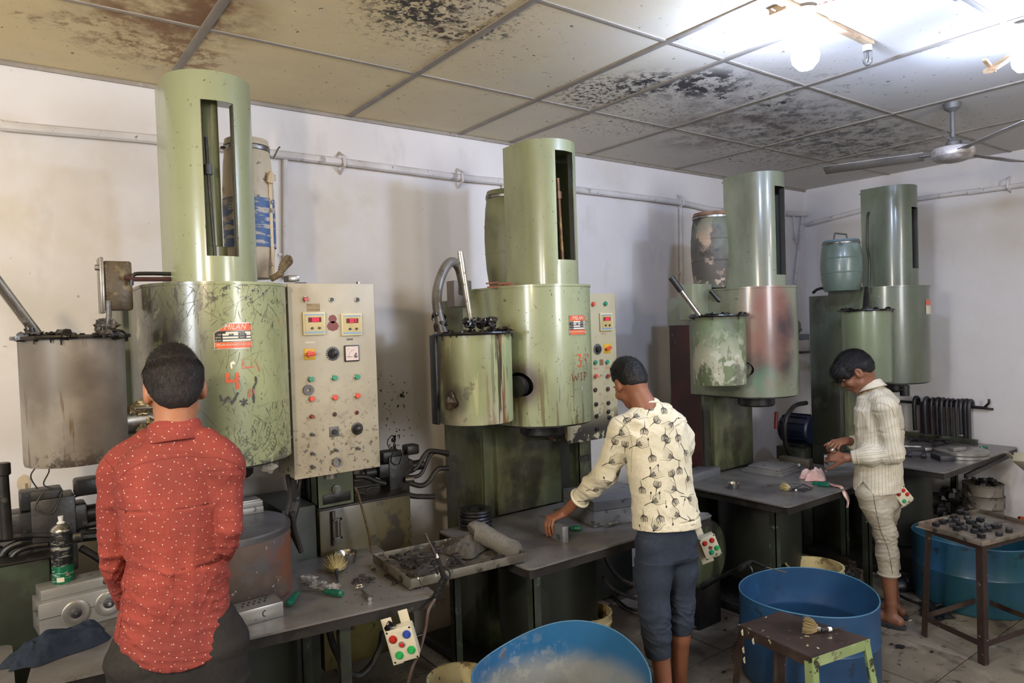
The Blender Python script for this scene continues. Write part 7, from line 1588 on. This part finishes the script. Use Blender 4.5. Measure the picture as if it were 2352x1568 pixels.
F.chain([shL,elL,elL.lerp(wrL,.5),wrL],[.034,.028,.028,.0225],.01); F.chain([shR,elR,wrR],[.034,.028,.025],.01)
hd=KN-wrL
hand(F,wrL,hd,(0,0,1),1,[(62,22,8),(60,24,8),(58,26,8),(56,28,8)],thumb=(95,5),s=.95,spread=6)
hand(F,wrR,(-.2,.9,-.1),(0,.1,1),1,(40,45,25),s=.9)
hl=hip2-S2x*.075-Vector((0,0,.03)); hr=hip2+S2x*.075-Vector((0,0,.03))
kn1=px(1503,1402,D2-.04); an1=px(1535,1650,D2-.04); kn2=px(1563,1385,D2+.06); an2=px(1560,1610,D2+.10)
for A in ((hl,kn1,an1),(hr,kn2,an2)):
    F.chain([A[0],A[1],A[1].lerp(A[2],.35),A[2]],[.06,.040,.042,.028],.02); ft=Vector((A[2].x,A[2].y,.035)); F.chain([ft+Vector((0,-.035,0)),ft+Vector((.0,.06,-.005)),ft+Vector((-.01,.14,-.015))],[.03,.032,.022],.02)
fobj('body',F,m_skin[1],B2)
# trousers, gathered below the knee
eyes(W2h,m_skin[1],B2)
m_tr2=fabric('slate blue jersey','333a47','262b35',bump=.2)
F=Field(hip2+Vector((-.28,-.32,-.62)),hip2+Vector((.32,.32,.2)),.0045)
F.loft([hip2+Vector((0,0,.005)),hip2-Vector((0,0,.04)),hip2-Vector((0,0,.10))],[.10,.112,.122],[.075,.088,.095],S2x,.03)
cu1=px(1512,1505,D2-.04); cu2=px(1562,1452,D2+.06)
F.chain([hl,hl.lerp(kn1,.5),kn1,kn1.lerp(cu1,.5)],[.070,.076,.066,.068],.03); F.caps(kn1.lerp(cu1,.5),cu1,.062,.056,.01)
F.chain([hr,hr.lerp(kn2,.5),kn2,kn2.lerp(cu2,.55)],[.068,.072,.062,.064],.03); F.caps(kn2.lerp(cu2,.5),cu2,.060,.052,.01)
wk=ridge(31,75,6,(.1,.1,1),.35); wl=ridge(32,22,5,(1,.3,.1),.5); g1=gauss(kn1.lerp(cu1,.3),.07); g2=gauss(kn2.lerp(cu2,.3),.07)
F.warp(lambda x,y,z:-.012*wl(x,y,z)-.03*wk(x,y,z)*(g1(x,y,z)+g2(x,y,z)))
dn1=(cu1-kn1).normalized(); dn2=(cu2-kn2).normalized()
def cufcut(x,y,z):
    a=(x-cu1.x)*dn1.x+(y-cu1.y)*dn1.y+(z-cu1.z)*dn1.z; b=(x-cu2.x)*dn2.x+(y-cu2.y)*dn2.y+(z-cu2.z)*dn2.z
    wv=Vector((cu2.x-cu1.x,cu2.y-cu1.y,0)); wl_=wv.length; wv=wv/wl_; q=(x-cu1.x)*wv.x+(y-cu1.y)*wv.y
    return np.where(q<wl_*.56,a,b).astype(np.float32)
F.clip(cufcut); fobj('trousers',F,m_tr2,B2)
# shirt
m_sh2=fabric('cream jersey','ddd4ba','c6bc9f',bump=.15)
F=Field(hip2+Vector((-.62,-.35,-.12)),hip2+Vector((.34,.80,.74)),.0042)
sp=[px(1483,934,D2+.01),px(1490,952,D2+.01),px(1500,985,D2+.015),px(1510,1050,D2+.02),px(1520,1120,D2+.02),px(1530,1190,D2+.02),px(1533,1245,D2+.02)]
F.loft(sp,[.065,.11,.150,.152,.144,.158,.168],[.06,.078,.098,.108,.109,.120,.128],S2x,.035,2.2)
cf=elL.lerp(wrL,.60)
F.chain([px(1460,965,D2-.02),shL,elL,elL.lerp(wrL,.3),cf],[.048,.057,.054,.050,.043],.025)
F.chain([px(1545,975,D2+.06),shR,elR,wrR],[.05,.06,.052,.045],.03)
gE=gauss(elL.lerp(cf,.5),.08); w1=ridge(41,30,6,(.2,.2,1),.9); w3=ridge(43,62,6,(.75,.1,.65),.3); w4=ridge(44,40,5,(.3,.1,1),.5); zq=px(1530,1120,D2).z
F.warp(lambda x,y,z:-(.011*w1(x,y,z)+.026*w3(x,y,z)*gE(x,y,z)+.014*w4(x,y,z)*np.clip((zq-z)/.1,0,1)))
hx2=np.array([px(x,y,D2)[:] for x,y in ((1448,1212),(1480,1222),(1530,1231),(1570,1222),(1612,1203))]); axh=(S2x*.7+FW*.7)
hu=hx2@np.array((.6,-.8,0)); 
zc=(px(1450,1214,D2).z+px(1610,1203,D2).z)/2
dca=(wrL-elL).normalized()
def hem2(x,y,z):
    h=zc+.006*np.sin((x+y)*14)-z; c=(x-cf.x)*dca.x+(y-cf.y)*dca.y+(z-cf.z)*dca.z; near=((x-cf.x)**2+(y-cf.y)**2+(z-cf.z)**2)<.011
    return np.maximum(h,np.where(near,c,-9)).astype(np.float32)
F.clip(hem2)
SH2,bs2=fobj('shirt',F,m_sh2,B2)
obj('neck_rib',MB().tube([px(1483,934,D2+.01)+Vector((0,0,-.008))+S2x*.058*math.cos(a)+(FW*.052+Vector((0,0,-.034)))*math.sin(a) for a in [2*PI*i/32 for i in range(32)]],.0055,8,closed=True),m_sh2,B2)
u_=dca.orthogonal().normalized(); v_=dca.cross(u_); obj('cuff',MB().tube([cf-dca*.002+u_*.044*math.cos(a)+v_*.044*math.sin(a) for a in [2*PI*i/28 for i in range(28)]],.0065,8,closed=True),m_sh2,B2)
seam('armhole_seam',bs2,arc(((1412,960),(1442,985),(1452,1020),(1450,1055),(1450,1085))),B2,mat('cream stitched seam','a89c7c',.85),.0014)
# the printed flowers: flat ink strokes lying on the cloth
m_ink=mat('black flower print','2a2724',.85); m_inkg=mat('grey flower shading','6b6559',.85)
r_=random.Random(2)
def motif(c,n,ang,kind,s):
    t=Vector((0,0,1)); t=(t-n*t.dot(n)); t=t.normalized() if t.length>.1 else n.orthogonal().normalized(); b=n.cross(t); ca,sa=math.cos(ang),math.sin(ang); e1=(t*ca+b*sa); e2=(b*ca-t*sa)
    def S(pts,w,mb):
        P=[Vector((p[0],p[1],0)) for p in pts]; P=smooth(P,4) if len(P)>2 else [P[0].lerp(P[-1],i/6) for i in range(7)]
        Q=[];N=[]
        for p in P:
            q=c+e1*p.x*s+e2*p.y*s; h,nn,_,dd=bs2.find_nearest(q)
            if h is None or dd>.03: return
            Q.append(h);N.append(nn)
        mb.ribbon(Q,N,w,.0007)
    if kind==0: # open seed head with long stem
        S([(-.055,0),(-.03,.002),(-.012,0)],.0028*s,MI)
        for k in range(7):
            a=(k-3)/3; S([(-.012,0),(.0,.018*a),(.018,.022*a),(.036+.004*r_.random(),(.026+.004*r_.random())*a)],lambda t_:(.0022 if abs(a)>.9 else .0013)*s*(1-.6*t_),MI)
        for k in range(5): a=(k-2)/2; S([(-.010,0),(.002,.008*a),(.010,.009*a)],.0032*s,MG)
        S([(-.012,-.004),(-.014,.0),(-.012,.004)],.005*s,MI)
    elif kind==1: # spiked bud
        S([(-.036,.0),(-.018,.001),(.0,0)],lambda t_:.0006+.0035*t_*s,MI)
        for k in range(7):
            a=(k-3)/3; S([(-.006,0),(.004,.014*a),(.016,.015*a),(.024,.011*a+.003*(k%2))],lambda t_:.0036*s*(1-.75*t_),MG if k%2 else MI)
        S([(0,-.003),(.010,-.003),(.018,-.002)],.007*s,MG)
        for k in range(4): S([(.018,.006*(k-1.5)),(.026,.009*(k-1.5))],.0014*s,MI)
    else: # small bud on a stem
        S([(-.022,0),(0,0)],.0014*s,MI); S([(0,0),(.006,.0003),(.012,0)],lambda t_:.0012+.0055*math.sin(PI*t_)*s,MI)
MI=MB();MG=MB()
seeds=[(1437,962,-50,1),(1428,985,-125,2),(1462,955,30,0),(1492,940,60,1),(1524,938,-90,1),(1505,968,35,1),(1541,975,-150,0),(1560,960,170,2),(1480,985,-95,1),(1527,1000,-100,1),(1556,1000,-80,1),(1468,1020,25,0),(1489,1012,90,2),(1531,1015,60,1),(1558,1015,100,2),(1428,995,30,0),(1410,1018,60,1),(1436,1025,80,1),(1575,1040,-60,0),(1497,1047,-80,1),(1540,1048,155,0),(1500,1090,25,0),(1512,1072,92,2),(1494,1078,95,2),(1560,1075,-90,1),(1545,1092,110,1),(1406,1060,25,0),(1438,1062,100,1),(1418,1090,60,1),(1398,1110,-160,0),(1420,1125,10,1),(1370,1125,10,0),(1350,1150,20,0),(1388,1100,100,2),(1474,1120,-85,1),(1509,1118,80,1),(1548,1122,150,0),(1580,1100,-70,0),(1585,1145,-20,0),(1505,1150,25,0),(1495,1135,85,2),(1548,1148,-60,1),(1572,1150,60,2),(1478,1185,-80,1),(1515,1186,-75,1),(1555,1182,150,0),(1545,1200,-90,2),(1585,1195,-60,1),(1600,1170,-120,2),(1505,1212,60,0),(1560,1222,60,1),(1470,1210,100,2),(1530,1160,-90,2),(1515,1135,90,2)]
for x,y,a,k in seeds:
    h,n,_,_=bs2.ray_cast(Vector((0,0,CAM_H)),ray(x,y).normalized())
    if h is not None: motif(h,n,math.radians(a-90),k,1.02)
me=SH2.data; W_=wm(SH2); done=[]
for i in range(0,len(me.vertices),97):
    v=me.vertices[i]; n=(W_.to_3x3()@v.normal).normalized(); p=W_@v.co
    if n.dot((p-Vector((0,0,CAM_H))).normalized())>.15 and all((p-q).length>.065 for q in done): done.append(p); motif(p,n,r_.uniform(0,6.28),r_.choice((0,1,1,2)),1.0)
obj('flower_print',MI,m_ink,SH2,kind='stuff',sm=0); obj('flower_shading',MG,m_inkg,SH2,kind='stuff',sm=0)
# hair, curly on top
Fh=Field(W2h(0,0,.03)-Vector((.17,.17,.17)),W2h(0,0,.03)+Vector((.17,.17,.17)),.0038); MM=[[M2[i][j] for j in range(3)] for i in range(3)]
Fh.ell(W2h(0,-.012,.036),[q*.86 for q in (.080,.102,.092)],.01,'u',MM); Fh.ell(W2h(0,-.05,.0),[q*.86 for q in (.068,.06,.07)],.02,'u',MM); Fh.ell(W2h(0,.01,.10),[q*.86 for q in (.055,.07,.045)],.03,'u',MM)
nz=ridge(6,110,6); Fh.warp(lambda x,y,z:-.010*nz(x,y,z)*np.clip((z-C2.z+.02)/.05,.2,1))
Fh.clip(capclip(M2,C2,.86,lambda x,y,z: np.maximum(np.where(y>.02,.05-z,-.05+np.clip((y+.055)*1.0,0,.06)-z), .026-np.sqrt((y-.005)**2+(z+.012)**2)-.05*(np.abs(x)<.05))))
_,bh=fobj('hair',Fh,m_hair,B2,1)
hair_strands('hair_strands',W2h,M2,.86,bh,6000,lambda v:.016 if v.z<.4 else .035,lambda v:(v.x,-.5+v.z,-1.0 if v.z<.4 else .2),B2,m_hair,2,keep=lambda v:v.z>-.4,lift=.42,curlk=.8,w_=.0014)
SC2=clog('sandal','',(an1.x,an1.y+.05,0),0,1.0,m_rubsole); SC2.parent=B2; SC2.location=Vector((an1.x,an1.y+.05,0))-B2.location; del SC2['category']
SC2=clog('sandal','',(an2.x,an2.y+.05,0),0,1.0,m_rubsole); SC2.parent=B2; SC2.location=Vector((an2.x,an2.y+.05,0))-B2.location; del SC2['category']
# ================================================================ the boy in the striped shirt
D3=3.98
hip3=px(2020,1128,D3); B3=thing('person',(hip3.x,hip3.y,0),'person in a cream pinstriped shirt and pale jeans looking down at both hands','person')
S3=Vector((.985,-.17,0)); FW3=Vector((.17,.985,0))
C3=px(1966,853,D3+.0); M3=frame((-.44,.68,-.56),(-.3,.46,.82))
hp=px(1918,1040,D3+.02)
F=Field(hip3+Vector((-.45,-.35,-hip3.z)),hip3+Vector((.35,.55,.95)),.0045)
W3h=head(F,C3,M3,.96,True)
nb=px(2003,900,D3); F.caps(W3h(0,-.03,-.03),nb,.047,.05,.02); F.caps(nb,nb-Vector((0,0,.09)),.046,.055,.03)
F.loft([nb-Vector((0,0,.08)),px(2019,1010,D3),hip3],[.08,.08,.09],[.04,.05,.06],S3,.04)
shL3=px(2034,935,D3-.13); elL3=px(2052,1042,D3-.14); wrL3=px(1943,1052,D3-.04)
shR3=px(2000,925,D3+.13); elR3=px(2020,1030,D3+.17); wrR3=px(1945,1012,D3+.08)
F.chain([shL3,elL3,wrL3],[.034,.028,.0245],.01); F.chain([shR3,elR3,wrR3],[.034,.028,.0245],.01)
hand(F,wrL3,px(1905,1046,D3+.02)-wrL3,(-.8,-.1,.5),-1,[(30,45,30),(40,50,35),(45,50,35),(50,50,35)],thumb=(40,10),s=.98)
hand(F,wrR3,px(1905,1020,D3+.04)-wrR3,(.2,-.3,.9),1,[(35,50,30),(45,55,35),(50,55,35),(55,55,35)],thumb=(35,15),s=.98)
kn=px(2034,1222,D3-.03); an=px(2046,1385,D3-.04); kn_=px(2030,1222,D3+.09); an_=px(2052,1370,D3+.09)
hl3=hip3-S3*.075; hr3=hip3+S3*.075
for A in ((hl3,kn,an),(hr3,kn_,an_)):
    F.chain([A[0],A[1],A[1].lerp(A[2],.4),A[2]],[.065,.045,.045,.03],.02); ft=Vector((A[2].x,A[2].y,.045)); F.caps(A[2],ft,.030,.032,.01); F.chain([ft+Vector((0,-.04,-.005)),ft+Vector((.0,.06,.0)),ft+Vector((-.01,.15,-.018))],[.03,.033,.022],.02)
fobj('body',F,m_skin[2],B3)
eyes(W3h,m_skin[2],B3)
# jeans
m_tr3=mat('faded pale jeans','a39a88',.8,0,[L('8a8274',5,.45,.62,.6),L('b9b2a2',4,.5,.66,.5,seed=2,st=(1,1,.5)),L('8f8676',120,.5,.6,.4,seed=3)],bump=.3,bs=300,spec=.2)
F=Field(hip3+Vector((-.28,-.30,-.82)),hip3+Vector((.3,.34,.2)),.0048)
F.loft([hip3+Vector((0,0,.1)),hip3,hip3-Vector((0,0,.08))],[.112,.120,.118],[.088,.092,.092],S3,.03)
cu=px(2042,1322,D3-.035); cu_=px(2048,1315,D3+.09)
F.chain([hl3,hl3.lerp(kn,.5),kn,kn.lerp(cu,.5),cu],[.076,.068,.058,.056,.052],.025); F.chain([hr3,hr3.lerp(kn_,.5),kn_,kn_.lerp(cu_,.5),cu_],[.076,.068,.058,.056,.052],.025)
wk=ridge(51,90,6,(.1,.15,1),.25); g1=gauss(kn,.13); F.warp(lambda x,y,z:-.018*wk(x,y,z)*(g1(x,y,z)+.25))
zc3=cu.z-.0; F.clip(lambda x,y,z:(zc3-.0-z).astype(np.float32)); JN,bj=fobj('jeans',F,m_tr3,B3)
seam('side_seam',bj,arc(((2003,1115),(2010,1160),(2022,1215),(2040,1262),(2050,1318))),B3,mat('brown jeans seam','5f5546',.8),.002)
mb=MB().tube([cu+Vector((0,0,.012))+Vector((math.cos(a),math.sin(a),0))*.0545 for a in [2*PI*i/28 for i in range(28)]],.006,8,closed=True); obj('turned_cuff',mb,m_tr3,B3)
# striped shirt
def stripe_mat():
    t=NT('cream pinstriped cloth'); at_=t.node('ShaderNodeAttribute',attribute_name='u'); u=at_.outputs['Fac']
    base=t.mix(t.ramp(t.noise(t.co,6,4),.35,.7),srgb('bab19c'),srgb('cec6b4')); base=t.mix(t.math('MULTIPLY',t.ramp(t.noise(t.co,3,3),.5,.65),.3),base,srgb('b9ab8a'))
    fr=t.math('FRACT',t.math('MULTIPLY',u,56)); line=t.math('LESS_THAN',t.math('ABSOLUTE',t.math('SUBTRACT',fr,.5)),.075)
    base=t.mix(t.math('MULTIPLY',line,.6),base,srgb('7d7466')); t.put(t.b.inputs['Base Color'],base); t.b.inputs['Roughness'].default_value=.85; t.b.inputs['Specular IOR Level'].default_value=.2
    b=t.node('ShaderNodeBump'); b.inputs['Strength'].default_value=.3; b.inputs['Distance'].default_value=.004; t.put(b.inputs['Height'],t.noise(t.co,50,5,.7)); t.l.new(b.outputs[0],t.b.inputs['Normal']); return t.m
m_sh3=stripe_mat()
F=Field(hip3+Vector((-.42,-.36,-.12)),hip3+Vector((.36,.42,.72)),.0042)
sp=[px(2003,893,D3),px(2008,908,D3),px(2016,935,D3),px(2020,985,D3),px(2018,1040,D3),px(2018,1090,D3),px(2018,1150,D3)]
F.loft(sp,[.062,.11,.150,.148,.135,.14,.15],[.058,.08,.102,.112,.112,.115,.120],S3,.035,2.2)
cfL=elL3.lerp(wrL3,.88); cfR=elR3.lerp(wrR3,.88)
F.chain([px(2020,915,D3-.08),shL3,elL3+Vector((0,0,.02)),elL3,elL3.lerp(wrL3,.5),cfL],[.048,.058,.054,.054,.05,.040],.028)
F.chain([px(2005,915,D3+.08),shR3,elR3,cfR],[.048,.055,.05,.040],.028)
gE=gauss(elL3,.08); w1=ridge(61,30,6,(.3,.2,1),.9); w3=ridge(63,75,6,(.2,.9,.6),.4); w4=ridge(64,34,5,(.5,.7,.3),.5)
F.warp(lambda x,y,z:-(.012*w1(x,y,z)+.022*w3(x,y,z)*gE(x,y,z)+.010*w4(x,y,z)))
zf=px(1968,1128,D3).z; zm=px(2010,1102,D3).z; zb=px(2068,1118,D3).z
dL=(wrL3-elL3).normalized(); dR=(wrR3-elR3).normalized()
def hem3(x,y,z):
    q=(x-hip3.x)*FW3.x+(y-hip3.y)*FW3.y; h=np.interp(q,[-.12,-.06,0,.05,.12],[zb-.01,zb-.02,zm+.01,zf+.01,zf])-z
    c1=(x-cfL.x)*dL.x+(y-cfL.y)*dL.y+(z-cfL.z)*dL.z; c2=(x-cfR.x)*dR.x+(y-cfR.y)*dR.y+(z-cfR.z)*dR.z
    n1=((x-cfL.x)**2+(y-cfL.y)**2+(z-cfL.z)**2)<.008; n2=((x-cfR.x)**2+(y-cfR.y)**2+(z-cfR.z)**2)<.008
    return np.where(n1,c1,np.where(n2,c2,h)).astype(np.float32)
F.clip(hem3)
def u3(x,y,z):
    q=np.stack([x,y,z],1); best=np.full(len(x),9.0); u=np.zeros(len(x))
    def seg(a,b,R,k):
        nonlocal best,u
        a=np.array(a);b=np.array(b); ba=b-a; t=np.clip(((q-a)@ba)/(ba@ba),0,1); d=q-a-t[:,None]*ba; dist=np.linalg.norm(d,axis=1)-R
        ax=ba/np.linalg.norm(ba); r=np.cross(ax,[.3,.2,.9]); r/=np.linalg.norm(r); s_=np.cross(ax,r); ang=np.arctan2(d@s_,d@r)
        m=dist<best; best=np.where(m,dist,best); u=np.where(m,ang*R,u)
    seg(shL3,elL3,.056,0); seg(elL3,cfL,.05,0); seg(shR3,elR3,.055,0); seg(elR3,cfR,.045,0)
    c=np.array(sp[3]); ang=np.arctan2((q[:,1]-c[1])/.9,(q[:,0]-c[0])); dt=np.sqrt((q[:,0]-c[0])**2+(q[:,1]-c[1])**2)-.128; m=dt-.005<best; u=np.where(m,ang*.135,u); return u
SH3,bs3=fobj('shirt',F,m_sh3,B3,attr=u3)
collar('collar',px(2000,888,D3),(0,.35,0),.055,.083,.030,-.014,m_sh3,B3,a0=25,a1=335,tilt=1.0,BXv=S3,ry=1.0,point=.02)
m_s3=mat('tan stitched seam','a0937a',.85)
seam('armhole_seam',bs3,arc(((2015,905),(2012,930),(2020,925),(2045,935),(2056,960))),B3,m_s3,.0016)
for a,b,o_ in ((cfL,dL,.040),(cfR,dR,.040)):
    u_=b.orthogonal().normalized(); v_=b.cross(u_); obj('cuff',MB().tube([a-b*.03+u_*.043*math.cos(t)+v_*.043*math.sin(t) for t in [2*PI*i/26 for i in range(26)]],.0025,6,closed=True),m_sh3,B3)
# hair with a heavy fringe
Fh=Field(W3h(0,0,.03)-Vector((.18,.18,.18)),W3h(0,0,.03)+Vector((.18,.18,.18)),.0038); MM=[[M3[i][j] for j in range(3)] for i in range(3)]; s_=.96
Fh.ell(W3h(0,-.008,.040),[q*s_ for q in (.084,.106,.094)],.01,'u',MM); Fh.ell(W3h(0,-.05,.0),[q*s_ for q in (.068,.06,.07)],.02,'u',MM)
Fh.ell(W3h(-.01,.075,.055),[q*s_ for q in (.062,.042,.045)],.03,'u',MM); Fh.caps(W3h(-.045,.085,.05),W3h(-.03,.108,.012),.022,.014,.02); Fh.caps(W3h(.0,.095,.05),W3h(.005,.112,.016),.022,.014,.02); Fh.caps(W3h(.04,.085,.05),W3h(.045,.095,.012),.02,.012,.02); Fh.caps(W3h(-.06,.06,.05),W3h(-.062,.06,.01),.02,.012,.02)
nz=ridge(8,90,6,tuple(M3@Vector((1,0,.1))),.5); Fh.warp(lambda x,y,z:-.007*nz(x,y,z))
Fh.clip(capclip(M3,C3,s_,lambda x,y,z: np.maximum(np.where(y>.02,np.where(np.abs(x)<.05,-.004-.2*x,-.03)-z,-.045+np.clip((y+.055)*1.0,0,.055)-z), .024-np.sqrt((y-.002)**2+(z+.008)**2)-.05*(np.abs(x)<.05))))
_,bh=fobj('hair',Fh,m_hair,B3,1)
hair_strands('hair_strands',W3h,M3,s_,bh,6000,lambda v:.03 if v.z<.2 else .055,lambda v:(v.x*.4,.9 if v.z>.0 else -.2,-.25 if v.y<.5 else -1.0),B3,m_hair,3,keep=lambda v:v.z>-.35,lift=.16,w_=.0016,rr=(.09,.115,.10))
o=thing('steel_part',hp,'small steel part held in the hands of the person in the pinstriped shirt','part'); obj('part_ring',MB().lathe([(.012,-.008),(.02,-.008),(.022,.008),(.012,.008),(.012,-.008)],24,c=px(1913,1033,D3+.0),ax=(.4,-.5,.7),cap=False),m_chrome,o)
for A in (an,an_):
    q=clog('sandal','',(A.x,A.y+.05,0),0,1.05,m_rubsole); q.parent=B3; q.location=Vector((A.x,A.y+.05,0))-B3.location; del q['category']
